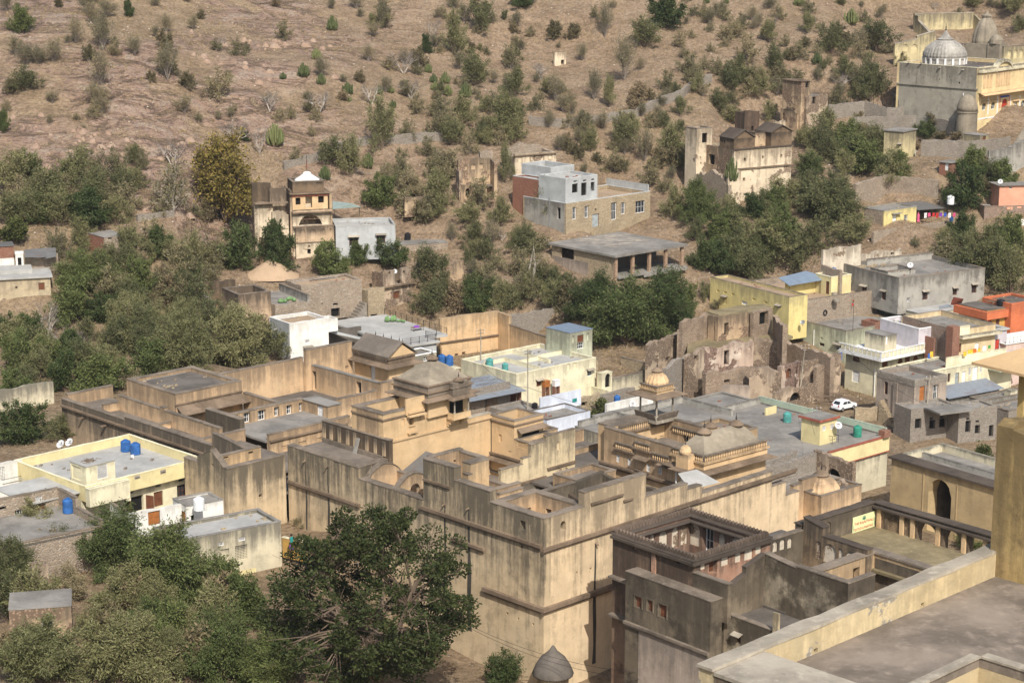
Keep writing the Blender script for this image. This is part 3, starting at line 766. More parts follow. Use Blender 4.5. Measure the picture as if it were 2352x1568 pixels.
#== the great haveli in the middle of the picture
FC = bc(1397, 440)
H_ = Bld('courtyard_haveli', 'great ochre courtyard haveli with a tall streaked corner wall beside the dark tree', 'haveli', FC, 17.0, 44, -1.0)
fr = H_.fr
niche = lambda p, w, h: ('d', p, w, h)
H_.wall('v', 0, 0, 39.2, -1.5, [(0, 7.4, 17), (7.4, 12.5, 18.06), (12.5, 17.1, 19.3), (17.1, 27.2, 15.0), (27.2, 39.2, 16.15)], .9, 'fortL',
  op=[('o', z2(1805, 1045), 55, 95), ('d', bc(1143, 1090), 14, 20), ('d', bc(1217, 1125), 12, 18), ('d', bc(1322, 1163), 12, 18), ('d', bc(1243, 630), 14, 22)])
H_.wall('u', 0, .9, 38.8, -1.5, [(.9, 5.45, 17), (5.45, 14.2, 18.4), (14.2, 20.45, 16.1), (20.45, 22.7, 15.5), (22.7, 34.1, 14.6), (34.1, 36.5, 12.9), (36.5, 38.8, 11.4)], .8, 'fortR',
  op=[('oa', z3(660, 1440), 55, 100), ('d', bc(1623, 808), 12, 18), ('d', bc(1718, 782), 12, 18)])
def ledge(axis, a, b, z, h=.32, pr=.32, mat='stonecornice'):
 mb = MB()
 if axis == 'v':
  mb.box(fr, -pr, -.004, a, b, z, z + h); mb.box(fr, -pr * .55, -.004, a + .05, b - .05, z - h * .6, z - .003)
 else:
  mb.box(fr, a, b, -pr, -.004, z, z + h); mb.box(fr, a + .05, b - .05, -pr * .55, -.004, z - h * .6, z - .003)
 H_.part('cornice', mb, M[mat])
ledge('v', .25, 17.4, 14.1); ledge('u', -.32, 38, 13.9 - .05); ledge('v', 8.1, 12.8, 11.9, .3); ledge('v', -.004, 8.2, 7.85, .4, .4); ledge('u', -.4, 22, 7.85, .4, .4)
ledge('v', 27, 39, 12.05, .3); ledge('v', 13.1, 17.0, 17.1, .22, .22); ledge('u', 6.3, 10.8, 17.0, .2, .2); ledge('u', 10.9, 12.2, 16.3, .18, .18)
def trail(axis, s, z0, z1, w):
 n = 7; mb = MB(); P = []
 for i in range(n):
  k = i / (n - 1); ww = w * (.25 + .75 * min(1, k * 1.8)) * (1 + .2 * math.sin(i * 2.3)); c = s + .05 * math.sin(i * 1.7)
  z = z1 + (z0 - z1) * k; P.append((c - ww / 2, c + ww / 2, z))
 for a, b in zip(P[:-1], P[1:]):
  q = [(a[0], a[2]), (a[1], a[2]), (b[1], b[2]), (b[0], b[2])]
  vs = [fr.w(-.012, x, z) if axis == 'v' else fr.w(x, -.012, z) for x, z in q]
  mb.add(vs, [(0, 1, 2, 3)] if axis == 'v' else [(3, 2, 1, 0)])
 H_.part('algae_trail', mb, M['algaetrail'])
 sp = MB(); p0 = fr.w(-.004, s, z1 + .1) if axis == 'v' else fr.w(s, -.004, z1 + .1); p1 = fr.w(-.45, s, z1 + .02) if axis == 'v' else fr.w(s, -.45, z1 + .02)
 H_.part('water_spout', sp.tube(p0, p1, .09, .08, 6), M['stonecornice'])
M['algaetrail'] = plaster('algae_trail', (.08, .072, .06), (.035, .032, .027), .5, .5, top=.5)
trail('v', 10.4, 3.0, 15.6, .55); trail('v', 13.9, 4.0, 15.2, .45); trail('u', 7.0, .6, 12.9, .45); trail('v', 32.3, 6, 15.2, .35); trail('v', 36.1, 6, 15.0, .3)
H_.ground(0, 30, 0, 38, 1.0); H_.ground(-.8, 3, 30, 39, 9.0); H_.ground(-1, 20, -1, -2, -1.0)
for v_ in (2, 6, 10, 14): GROUND_PTS.append(fr.w(-1.0, v_, -1.2 + v_ * .12))
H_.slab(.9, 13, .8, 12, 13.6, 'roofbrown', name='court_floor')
H_.wall('u', 6.6, .9, 5.9, 13.6, 16.98, .9, 'inner', op=[('d', 1.2, 2.2, 13.7, 15.6), ('d', 3.0, 3.9, 13.7, 15.6)])
H_.wall('v', 5.4, .8, 6.6, 13.6, 16.95, .9, 'inner', op=[('d', 1.4, 2.2, 13.7, 15.7), ('d', 3.6, 4.5, 13.7, 15.7)])
H_.slab(.9, 5.4, 7.5, 12, 15.9, 'roofbrown'); H_.wall('u', 9.2, 3.0, 6.2, 15.9, 16.7, .4, 'inner'); H_.wall('u', 10.8, 2.2, 7.5, 15.2, 16.6, .5, 'inner', op=[('j', 3.4, 4.9, 15.6, 16.2)])
H_.wall('u', 16.9, .9, 5.2, 12, 19.3, .6, 'inner', op=[('d', z2(1095, 375), 26, 26)]); H_.wall('v', 4.7, 13.5, 16.9, 12, 19.15, .6, 'inner', op=[('d', 1.0, 2.0, 16.6, 18.4)])
H_.wall('u', 12.5, 2.2, 4.7, 12, 19.25, 1.2, 'ochre'); H_.wall('u', 12.2, 1.6, 2.15, 12, 18.3, .8, 'ochre'); H_.slab(.9, 4.7, 12.5, 16.9, 16.3, 'roofbrown')
def hump(v, u0, u1, zs, rise, op=(), mat='inner'):
 f_ = lambda s: zs + rise * math.sin(math.pi * max(0, min(1, s / (u1 - u0)))) ** .8
 wf = Fr(fr.w(u0, v, 0), 44); mb = MB(); hs = []
 for o in op: hs.append(list(o) + [(o[1] - o[0]) * .45])
 wall_piece(mb, wf, u1 - u0, .6, 11.5, f_, hs, .4); H_.part('vault_wall', mb, M[mat])
 cp = MB(); n = 12
 for i in range(n):
  a, b = (u1 - u0) * i / n, (u1 - u0) * (i + 1) / n
  q = [wf.w(a, -.08, f_(a)), wf.w(b, -.08, f_(b)), wf.w(b, .68, f_(b)), wf.w(a, .68, f_(a))]
  cp.hexa([(p[0], p[1], p[2] + .003) for p in q] + [(p[0], p[1], p[2] + .12) for p in q])
 H_.part('vault_rib', cp, M['coping'])
hump(26.6, .9, 5.2, 15.0, 1.15); hump(22.0, .9, 5.2, 14.9, 1.2, op=[(1.6, 3.0, 12.5, 15.0)]); H_.slab(.9, 5.2, 17.1, 27.2, 12.5, 'roofbrown', name='court_floor')
H_.wall('v', 4.7, 22.6, 26.6, 11.5, 15.0, .5, 'inner', op=[('d', 1.6, 2.3, 13.2, 14.0)]); H_.wall('v', 4.7, 17.4, 22, 11.5, 14.6, .5, 'inner')
def corrugate(T, fr_, u0, u1, v0, v1, zlo, zhi, along='u', n=14, mat='tinold', name='sheet', gap=.02):
 m = max(1, int(((v1 - v0) if along == 'u' else (u1 - u0)) / 1.0))
 root = None
 for k in range(m):
  mb = MB(); a, b = k / m, (k + 1) / m - gap / m
  for i in range(n):
   x0, x1 = a + (b - a) * i / n, a + (b - a) * (i + 1) / n; h0, h1 = (.035 if i % 2 else 0), (0 if i % 2 else .035)
   def P_(x, e, h):
    return fr_.w(u0 + (u1 - u0) * e, v0 + (v1 - v0) * x, zlo + (zhi - zlo) * e + h) if along == 'u' else fr_.w(u0 + (u1 - u0) * x, v0 + (v1 - v0) * e, zlo + (zhi - zlo) * e + h)
   q = [P_(x0, 0, h0), P_(x1, 0, h1), P_(x1, 1, h1), P_(x0, 1, h0)]
   mb.add(q + [(p[0], p[1], p[2] - .02) for p in q], [(0, 1, 2, 3), (7, 6, 5, 4)])
  T.part(name, mb, M[mat])
corrugate(H_, fr, 5.6, 9.6, 22.2, 27.6, 14.2, 16.0, 'u', 10)
H_.wall('u', 22.0, 5.3, 8.2, 11.5, 15.4, .4, 'ochre')
H_.slab(.85, 4.35, 28.6, 38.6, 15.9, 'roofbrown'); H_.wall('u', 27.6, .9, 4.4, 12, 16.1, .9, 'wing')
H_.wall('v', 4.35, 27.4, 38.6, 12, 18.2, .5, 'darkbrown')
for v_ in (28.2, 29.6, 31.0, 33.0, 34.2, 35.6, 37.0, 38.2): H_.part('pilaster', MB().box(fr, 4.23, 4.346, v_ - .22, v_ + .22, 16.4, 18.0), M['wing'])
H_.part('plinth', MB().box(fr, 4.1, 4.34, 28.4, 38.4, 15.92, 16.35), M['coping'])
H_.part('leaning_slab', MB().tilted(fr.w(3.6, 32.6, 15.95), fr.w(3.75, 32.1, 15.95), fr.w(4.2, 32.0, 17.6), fr.w(4.1, 32.5, 17.6), .12), M['roofgrey'])
H_.mass(4.6, 16.0, 28.6, 33.8, 8, 19.3, 1.4, 'ochre_clean', 'roofbrown', t=.8, Lwall='inner', coph=.12,
  Rw=[('os', z1(1428, 1005), 46, 82), ('n', z1(1338, 1012), 30, 66), ('n', z1(1508, 972), 28, 60), ('n', z1(1660, 908), 32, 62)])
H_.band(4.6, 16, 28.6, 33.8, 20.1, .16, .14, 'stonecornice', 'RL'); H_.band(4.9, 20.2, 28.6, 28.7, 17.55, .2, .16, 'ochre_clean', 'R')
H_.part('parapet_block', MB().box(fr, 7.6, 10.2, 28.35, 28.58, 20.15, 21.9), M['ochre_clean']); H_.part('hood_moulding', MB().box(fr, 7.8, 10.0, 28.1, 28.34, 20.3, 20.5).box(fr, 7.7, 10.1, 27.9, 28.34, 19.95, 20.12), M['ochre_clean'])
H_.part('sill_bracket', MB().box(fr, 7.9, 9.2, 28.25, 28.596, 18.05, 18.2).box(fr, 8.0, 8.2, 28.35, 28.596, 17.85, 18.04).box(fr, 8.9, 9.1, 28.35, 28.596, 17.85, 18.04), M['ochre_clean'])
H_.wall('u', 28.65, 15.95, 20.2, 8, 18.05, .6, 'ochre_clean', cop='copingpale')
PU0, PU1, PV0, PV1 = 10.6, 16.6, 28.2, 33.6
H_.mass(PU0, PU1, PV0, PV1, 19.3, 21.4, 0, 'ochre_clean', None, t=.35, cop=None)
H_.eaves(PU0, PU1, PV0, PV1, 21.6, .85, .3);
for k, (o_, z0_, z1_, m_) in enumerate(((.15, 21.62, 22.05, 'coping'), (.32, 22.06, 22.2, 'stonecornice'), (.12, 22.21, 22.75, 'coping'), (.25, 22.76, 22.88, 'stonecornice'))):
 H_.part('cornice_tier', MB().box(fr, PU0 - o_, PU1 + o_, PV0 - o_, PV1 + o_, z0_, z1_), M[m_])
def hiproof(T, f, u0, u1, v0, v1, z0, z1, ridge=0.0, curve=.35, n=6, mat='domegrey', name='hip_roof'):
 mb = MB(); uc, vc = (u0 + u1) / 2, (v0 + v1) / 2; vs = []; fs = []
 for i in range(n + 1):
  k = i / n; s = (1 - k); e = z0 + (z1 - z0) * (k * (1 - curve) + curve * math.sin(k * math.pi / 2))
  hu = (u1 - u0) / 2 * s + ridge * k; hv = (v1 - v0) / 2 * s + .02
  vs += [f.w(uc - hu, vc - hv, e), f.w(uc + hu, vc - hv, e), f.w(uc + hu, vc + hv, e), f.w(uc - hu, vc + hv, e)]
 for i in range(n):
  for q in range(4): fs.append((i * 4 + q, i * 4 + (q + 1) % 4, i * 4 + 4 + (q + 1) % 4, i * 4 + 4 + q))
 fs.append((n * 4, n * 4 + 1, n * 4 + 2, n * 4 + 3)); mb.add(vs, fs); return T.part(name, mb, M[mat])
hiproof(H_, fr, PU0 + .1, PU1 - .1, PV0 + .1, PV1 - .1, 22.88, 24.9, 0.1)
def finial(T, c, s=1.0, mat='stonecornice', lotus=True):
 o = T.part('lotus_cap', MB().lathe(c, [(.42 * s, 0), (.62 * s, .06 * s), (.66 * s, .16 * s), (.3 * s, .5 * s), (.12 * s, .58 * s)], 16, 16, .12), M[mat]) if lotus else None
 z = .56 * s if lotus else 0
 T.part('finial', MB().lathe((c[0], c[1], c[2] + z), [(.06 * s, 0), (.05 * s, .1 * s), (.12 * s, .18 * s), (.05 * s, .27 * s), (.08 * s, .36 * s), (.03 * s, .44 * s), (.015 * s, .75 * s)], 8), M['metal'], o)
finial(H_, fr.w(13.6, 30.9, 24.85), .95)
OU0, OU1 = 13.3, 15.9
H_.part('oriel_floor', MB().box(fr, OU0, OU1, 27.15, 28.19, 18.75, 19.0).box(fr, OU0 + .05, OU1 - .05, 27.2, 27.3, 19.0, 19.45).box(fr, OU0 + .05, OU0 + .15, 27.3, 28.19, 19.0, 19.45).box(fr, OU1 - .15, OU1 - .05, 27.3, 28.19, 19.0, 19.45), M['ochre_clean'])
for x in (OU0 + .3, OU1 - .3):
 H_.part('bracket', MB().box(fr, x - .14, x + .14, 27.5, 28.597, 18.45, 18.74).box(fr, x - .12, x + .12, 27.9, 28.597, 18.15, 18.44).box(fr, x - .1, x + .1, 28.25, 28.597, 17.85, 18.14), M['ochre_clean'])
 w0 = fr.w(x, 27.32, 19.45); H_.part('column', MB().lathe(w0, [(.14, 0), (.14, .1), (.09, .16), (.08, 1.4), (.12, 1.5), (.15, 1.75)], 10), M['copingpale'])
H_.part('oriel_shade_panel', MB().box(fr, OU0 + .35, OU1 - .35, 28.12, 28.19, 19.1, 21.1), M['dark'])  # near-black sheet on the flat wall, painted as the oriel's inner shade
H_.eaves(OU0, OU1, 27.25, 28.0, 21.35, .55, .22); H_.part('oriel_tier', MB().box(fr, OU0 + .1, OU1 - .1, 27.35, 28.0, 21.36, 22.2).box(fr, OU0, OU1, 27.25, 28.0, 22.2, 22.32).box(fr, OU0 + .15, OU1 - .15, 27.4, 28.0, 22.32, 22.8), M['coping'])
finial(H_, fr.w((OU0 + OU1) / 2, 27.75, 22.8), .85)
H_.mass(20.2, 24.7, 24.9, 29.0, 8, 16.7, 1.1, 'ochre_clean', 'roofbrown', t=.45, Lw=[('n', z2(1570, 135), 32, 76), ('o', 3.2, 4.0, 14.2, 14.3)]); H_.band(20.2, 24.7, 24.9, 29, 17.25, .16, .14, 'stonecornice', 'RL')
H_.part('algae_strip', MB().box(fr, 20.185, 20.197, 28.5, 28.72, 13.6, 17.2), M['algaetrail'])
H_.mass(20.2, 24.7, 22.6, 24.88, 8, 14.9, .9, 'ochre_clean', 'roofbrown', t=.4, Lw=[('j', z3(228, 578), 100, 105)]); H_.chajja('R', 20.6, 24.6, 24.88, 16.9, .9, .3, ret=.3); H_.part('shade_panel', MB().box(fr, 21.4, 24.0, 24.84, 24.875, 15.2, 16.4), M['dark'])  # near-black plate on the wall under the eave is painted shade
H_.mass(24.7, 27.0, 24.9, 27.2, 8, 15.0, .7, 'ochre', 'roofbrown', t=.35)
H_.chajja('L', 22.8, 29.4, 20.2, 13.3, .9, .3); H_.part('cornice', MB().box(fr, 19.95, 20.197, 22.6, 29, 13.4, 13.65), M['stonecornice'])
H_.wall('u', 22.2, 15.6, 27.0, 6, [(15.6, 18.9, 13.8), (18.9, 20.1, 14.4), (20.1, 22.4, 15.7), (22.4, 27.0, 16.2)], .4, 'paleochre', op=[('n', z3(610, 610), 30, 85), ('n', z3(372, 1000), 26, 28)])
for a, b, z in ((22.6, 27.05, 12.35), (17.2, 22.4, 11.55)): H_.part('cornice', MB().box(fr, a, b, 22.0, 22.197, z, z + .25), M['stonecornice'])
H_.slab(6, 22, 12.6, 22.1, 10.5, 'roofbrown', name='court_floor'); H_.wall('v', 12.8, 13.2, 22, 8, 13.4, .5, 'inner'); H_.wall('u', 17.5, 9.6, 16.8, 9, 12.3, .4, 'inner')
dm = fr.w(14.6, 17.0, 12.35); H_.part('small_dome', MB().lathe(dm, [(.95, 0), (.98, .35), (.85, .75), (.55, 1.1), (.15, 1.28)], 16), M['algae'], smooth=True)
H_.wall('u', 10.7, 10.0, 15.2, 9, 15.0, .5, 'algae')
H_.slab(14.0, 36, .8, 12.5, 10.2, 'roofbrown', name='court_floor'); H_.wall('u', 12.6, 14.6, 21.6, 9, jag(14.3, .25, 3.0), .5, 'algae', cop=None, step=.5); H_.wall('v', 21.3, 5.0, 12.6, 9, jag(14.1, .3, 5.0), .5, 'algae', cop=None, step=.5)
H_.wall('v', 14.2, 5.5, 12.6, 9, jag(13.8, .4, 7.0), .5, 'darkbrown', cop=None, step=.5)
H_.mass(20.5, 26.5, 15.5, 19.2, 8, 12.4, .6, 'inner', 'roofbrown', t=.4); H_.slab(20, 36, 19.2, 30, 11.6, 'roofdark'); H_.wall('u', 29.5, 27.2, 36, 8, 13.0, .5, 'inner'); H_.wall('u', 26.0, 27.2, 36.0, 9, 12.2, .4, 'inner')
H_.slab(13, 20.2, 22.6, 28.6, 11.0, 'roofbrown', name='court_floor'); H_.slab(5.2, 13, 12.5, 22, 13.0, 'roofbrown', name='court_floor')
H_.part('awning_sheet', MB().tilted(fr.w(24.6, 3.2, 13.9), fr.w(28.6, 2.6, 14.0), fr.w(28.4, 5.6, 14.8), fr.w(25.6, 5.8, 14.9), .05), M['rooflight'])
H_.part('awning_sheet', MB().tilted(fr.w(11.2, 14.2, 12.2), fr.w(14.8, 13.8, 12.3), fr.w(14.6, 16.0, 13.2), fr.w(12.2, 16.2, 13.3), .05), M['rooflight'])
#== its older left wing
W2 = Bld('left_wing_haveli', 'long streaked brown haveli wing with a square flat-roofed hall behind the yellow house', 'haveli', (fr.w(0, 39.5, 0)[0], fr.w(0, 39.5, 0)[1], 0), 15, 44, 8.5)
W2.fr = fr; W2.yaw = 44
W2.ground(-8, 0, 40, 54, 9.0); W2.ground(0, 30, 52, 82, 8.5); W2.ground(-3, 20, 60, 86, 8.0)
W2.wall('u', 39.6, -7.7, -.02, 6, 15.0, .7, 'fortL', op=[('d', bl(1795, 280), 22, 24)]); W2.wall('v', -7.7, 40.3, 47.5, 6, [(40.3, 42.5, 15.0, 16.5), (42.5, 45, 16.5, 15.2), (45, 47.5, 14.6)], .7, 'fortL', op=[('d', bl(1463, 68), 14, 18)])
W2.wall('u', 44.0, -6.9, 0, 9, 15.0, .5, 'ochre', op=[('d', z5(1840, 1118), 50, 26), ('d', z5(2100, 1070), 50, 26)]); W2.slab(-7, 0, 40.3, 44, 12.8, 'roofbrown')
W2.wall('v', -.4, 44.5, 52.5, 6, [(44.5, 51.5, 14.1, 14.9), (51.5, 52.5, 14.9)], .5, 'wing')
W2.wall('v', -.6, 52.5, 84, 5, [(52.5, 70, 13.5), (70, 84, 13.1)], .6, 'wing')
W2.part('cornice', MB().box(fr, -.95, -.604, 52.6, 83.8, 12.2, 12.42), M['stonecornice'])
for v_ in (58, 63.5, 69, 74, 79): W2.part('water_spout', MB().box(fr, -1.4, -.604, v_ - .15, v_ + .15, 11.6, 11.75), M['stonecornice'])
W2.slab(0, 6, 52.5, 83.5, 12.2, 'roofbrown'); W2.wall('u', 83.4, 0, 6.5, 6, 13.6, .6, 'inner'); W2.wall('u', 66.0, .1, 3.2, 12, 12.9, .4, 'inner'); W2.wall('v', 3.4, 56.5, 77.4, 9, [(56.5, 67.5, 13.95), (67.5, 68.4, 14.3), (68.4, 77.4, 14.0)], .5, 'inner', cop='coping'); W2.wall('u', 77.3, 1.2, 5.6, 11, 13.2, .4, 'inner')
W2.part('loose_planks', MB().box(fr, 1.0, 1.3, 68.2, 71.4, 12.22, 12.34).box(fr, 1.5, 1.75, 68.0, 70.6, 12.22, 12.33), M['oldwood'])
W2.mass(5.6, 15.4, 68.3, 78.8, 8, 15.0, .4, 'inner', 'roofdark', t=.6, cop='coping', coph=.12); W2.band(5.6, 15.4, 68.3, 78.8, 14.05, .16, .14, 'stonecornice', 'R')
W2.chajja('R', 5.7, 15.3, 68.28, 13.9, 1.7, .75, .1, ret=.25); W2.part('shaded_hall_wall', MB().box(fr, 6.0, 15.0, 68.26, 68.29, 9, 12.9), M['ochre_clean'])
W2.wall('v', 15.5, 60.9, 68.2, 8, 13.9, .5, 'inner')
W2.wall('u', 60.4, 7.2, 18.7, 8, 14.0, .6, 'inner', op=[('b', z5(2060, 705), 70, 110), ('b', z5(2215, 680), 85, 110), ('b', z1(18, 905), 50, 100), ('b', z1(150, 885), 60, 100), ('b', z1(278, 855), 50, 95), ('d', z5(1940, 690), 50, 30)])
W2.mass(18.7, 20.7, 55.6, 60.4, 8, 13.95, 0, 'inner', None, t=.35, Lw=[('W', z1(470, 915), 60, 140)], cop='roofgrey', copw=.12); W2.slab(18.9, 20.5, 55.8, 60.2, 13.9, 'roofgrey')
W2.slab(7.2, 18.7, 52.8, 60.4, 12.5, 'roofgrey'); W2.wall('u', 52.4, 7.5, 19.5, 6, 13.2, .5, 'inner', op=[('j', z1(285, 1238), 85, 50), ('j', z1(478, 1195), 80, 50), ('j', z1(110, 1280), 85, 50)]); W2.part('cornice', MB().box(fr, 7.5, 19.5, 52.15, 52.397, 12.35, 12.55), M['stonecornice'])
W2.wall('v', 6.7, 57.0, 63.8, 8, 14.3, .7, 'algae'); W2.wall('u', 55.9, 0, 6.7, 8, 13.3, .5, 'inner'); W2.slab(-.2, 7, 44, 56, 11.6, 'roofbrown'); W2.slab(0, 19, 39.6, 52.4, 10.8, 'roofbrown')
W2.wall('u', 60.2, 20.8, 30.4, 8, 13.0, .5, 'inner')
dm = fr.w(18.4, 49.6, 11.0); W2.part('small_dome', MB().box(fr, 17.2, 19.6, 48.4, 50.8, 10.8, 12.6).lathe((dm[0], dm[1], 12.6), [(1.15, 0), (1.2, .4), (1.0, 1.0), (.6, 1.45), (.2, 1.65)], 18), M['ochre']); finial(W2, (dm[0], dm[1], 14.2), .8, lotus=False)
W2.wall('u', 74.2, 15.4, 29.6, 8, 15.0, .5, 'inner'); W2.wall('u', 73.6, 29.6, 37.4, 8, 16.05, .5, 'inner', op=[('n', z1(752, 470), 40, 90)])
W2.wall('v', 30.4, 60.2, 73.4, 8, 14.0, .5, 'inner', op=[('d', z1(400, 575), 60, 190), ('d', z1(875, 655), 52, 120)], cop='roofgrey'); W2.slab(16, 30.4, 60.6, 74, 10.6, 'roofdark'); W2.slab(30.6, 38, 59, 73.5, 10.6, 'roofbrown')
W2.part('red_ledge', MB().box(fr, 29.3, 30.35, 60.8, 63.2, 11.6, 11.9), M['redtrim'])
W2.wall('u', 59.6, 30.4, 34, 8, 14.0, .5, 'inner')
GU0, GU1, GV0, GV1 = 37.6, 42.0, 66.4, 73.4
W2.mass(GU0, GU1, GV0, GV1, 8, 13.9, 0, 'ochre_clean', None, t=.4, cop=None, Lw=[('W', z1(1022, 490), 50, 160), ('n', z1(940, 400), 30, 40)])
W2.eaves(GU0, GU1, GV0, GV1, 14.1, 1.0, .35); W2.part('frieze', MB().box(fr, GU0 - .1, GU1 + .1, GV0 - .1, GV1 + .1, 14.12, 14.75).box(fr, GU0 - .3, GU1 + .3, GV0 - .3, GV1 + .3, 14.75, 14.95), M['stonecornice'])
for k in range(15): W2.part('dentil', MB().box(fr, GU0 - .26, GU0 - .105, GV0 + .2 + k * .46, GV0 + .42 + k * .46, 14.5, 14.74), M['coping'])
um = (GU0 + GU1) / 2; W2.part('gable', MB().add([fr.w(GU0, GV0, 14.96), fr.w(GU1, GV0, 14.96), fr.w(um, GV0, 16.5), fr.w(GU0, GV1, 14.96), fr.w(GU1, GV1, 14.96), fr.w(um, GV1, 16.5)], [(0, 1, 2), (5, 4, 3), (0, 2, 5, 3), (1, 4, 5, 2)]), M['ochre_clean'])
for s_, (ua, ub) in enumerate(((GU0 - .35, um), (GU1 + .35, um))):
 q = [fr.w(ua, GV0 - .3, 14.98), fr.w(ub, GV0 - .3, 16.72), fr.w(ub, GV1 + .3, 16.72), fr.w(ua, GV1 + .3, 14.98)]
 W2.part('roof_slope', MB().hexa(q + [(p[0], p[1], p[2] + .16) for p in q]), M['roofbrown'])
for k in range(4): finial(W2, fr.w(um, GV0 + .4 + k * 1.6, 16.85), .8, lotus=False)
#== haveli with the long bellied roof
JY = 41
J = Bld('bellied_roof_haveli', 'ochre haveli with a long bellied grey roof, lotus finials and a balustraded parapet', 'haveli', z4(1220, 575), 16.0, JY, 6.0)
jf = J.fr
J.ground(0, 9, 0, 14, 5.0)
JW, JD = J.U(z4(1870, 440)[0]), 4.6
J.mass(0, JW, 0, JD, 5, 14.3, 0, 'ochre_clean', None, t=.4, cop=None, Lw=[('v', z4(1128, 812), 36, 76)])
J.eaves(0, JW, 0, JD, 14.35, .95, .3); J.part('frieze', MB().box(jf, -.1, JW + .1, -.1, JD + .1, 14.36, 15.0).box(jf, -.3, JW + .3, -.3, JD + .3, 15.0, 15.2), M['ochre'])
def balusters(T, f, axis, fixed, a, b, z, h=.62, st=.26, mat='ochre', rail='coping', yaw=JY):
 n = max(2, int(abs(b - a) / st)); sh = MB().lathe((0, 0, 0), [(.05, 0), (.05, .08), (.085, .2), (.045, h * .7), (.075, h * .85), (.075, h)], 6)
 it = [((a + (b - a) * (k + .5) / n, fixed, z) if axis == 'u' else (fixed, a + (b - a) * (k + .5) / n, z)) for k in range(n)]
 T.pieces('baluster', it, mat, None, sh)
 w = .12
 mb = MB().box(f, a, b, fixed - w, fixed + w, z + h + .002, z + h + .16) if axis == 'u' else MB().box(f, fixed - w, fixed + w, a, b, z + h + .002, z + h + .16)
 T.part('handrail', mb, M[rail])
 mb = MB().box(f, a, b, fixed + .07, fixed + .11, z, z + h) if axis == 'u' else MB().box(f, fixed + .07, fixed + .11, a, b, z, z + h)
 T.part('balustrade_backing', mb, M[rail])
balusters(J, jf, 'u', -.1, 0, JW, 15.22); balusters(J, jf, 'v', -.1, .1, JD, 15.22)
hiproof(J, jf, .2, JW - .2, .2, JD - .2, 15.25, 17.6, JW / 2 - 2.2, .75, 8)
for u_ in (2.4, JW - 2.4): finial(J, jf.w(u_, JD / 2, 17.45), 1.15)
J.part('oriel_floor', MB().box(jf, -1.2, -.004, 1.2, 3.2, 11.9, 12.15), M['ochre']); J.part('oriel_head', MB().box(jf, -1.1, -.004, 1.3, 3.1, 14.3, 15.9), M['ochre']); J.eaves(-1.1, 0, 1.3, 3.1, 14.3, .6, .22)
for v_ in (1.35, 2.2, 3.05): J.part('column', MB().lathe(jf.w(-1.05, v_, 12.15), [(.14, 0), (.14, .15), (.09, .22), (.09, 1.7), (.15, 1.85), (.15, 2.1)], 8), M['whitepaint'])
J.part('oriel_shade_panel', MB().box(jf, -.03, -.005, 1.3, 3.1, 12.2, 14.0), M['dark']); w0 = jf.w(-.6, 2.2, 15.9); J.part('small_dome', MB().lathe(w0, [(.62, 0), (.66, .2), (.55, .55), (.3, .8), (.1, .9)], 14), M['ochre']); finial(J, (w0[0], w0[1], 16.75), .7, lotus=False)  # near-black sheet behind the columns is painted shade, the wall is flat
LV1 = 15.4
J.wall('v', 0, JD, LV1, 5, 15.9, .6, 'inner', op=[('v', z3(1233, 740), 34, 76), ('v', z3(1352, 775), 34, 76), ('v', z3(1548, 838), 36, 76), ('v', z3(1672, 868), 36, 76)], cop='coping')
J.part('cornice', MB().box(jf, -.45, -.004, -.0, LV1 + .3, 11.75, 12.0).box(jf, -.25, -.004, 0, LV1 + .2, 11.5, 11.74), M['stonecornice']); J.part('lower_wall', MB().box(jf, -.02, -.003, 0, LV1, 5, 11.49), M['ochre_clean'])
for a, b, z in ((5.0, 7.6, 14.0), (8.0, 10.4, 14.7), (10.6, 13.4, 14.0)):
 balusters(J, jf, 'v', -.18, a, b, z, .6, .3); J.part('moulding', MB().box(jf, -.34, -.004, a - .15, b + .15, z - .2, z - .003), M['stonecornice'])
J.chajja('L', 8.0, 10.2, 0, 13.9, .8, .25); J.part('sill_moulding', MB().box(jf, -.4, -.004, 8.0, 10.2, 12.15, 12.3), M['stonecornice']); J.chajja('L', 4.7, 6.6, 0, 13.9, .7, .25)
J.slab(.6, 9, JD, LV1, 13.2, 'roofbrown', name='court_floor'); J.wall('u', LV1 - .6, .6, 9.4, 5, 15.9, 2.2, 'ochre_clean', cop='coping', op=[('d', z3(1610, 550), 60, 40), ('n', z3(1690, 530), 40, 60)])
balusters(J, jf, 'u', LV1 - .75, 1.6, 9.2, 15.0, .7, .3); J.part('moulding', MB().box(jf, 1.5, 9.3, LV1 - .9, LV1 - .604, 14.8, 14.99), M['stonecornice'])
J.wall('v', 9.0, JD, LV1 - .6, 5, 15.6, .5, 'inner', op=[('d', 3.0, 3.8, 13.3, 14.6)]); balusters(J, jf, 'v', 8.85, 9.0, 13.4, 14.2, .6, .3); J.chajja('L', 6.4, 8.8, 9.0, 15.0, .7, .2)
J.mass(9.5, 13.5, JD, 10.5, 5, 15.2, .4, 'ochre', 'roofbrown')
w0 = jf.w(8.6, 7.2, 15.6); J.part('small_turret', MB().box(jf, 7.9, 9.3, 6.5, 7.9, 15.3, 16.0), M['ochre']); finial(J, (w0[0], w0[1], 16.0), 1.1)
KU, KV, KZ = *J.sub(z3(1635, 285), 16.0), 16.0
J.part('kiosk_floor', MB().box(jf, KU - 1.7, KU + 1.7, KV - 1.7, KV + 1.7, KZ - .5, KZ), M['copingpale'])
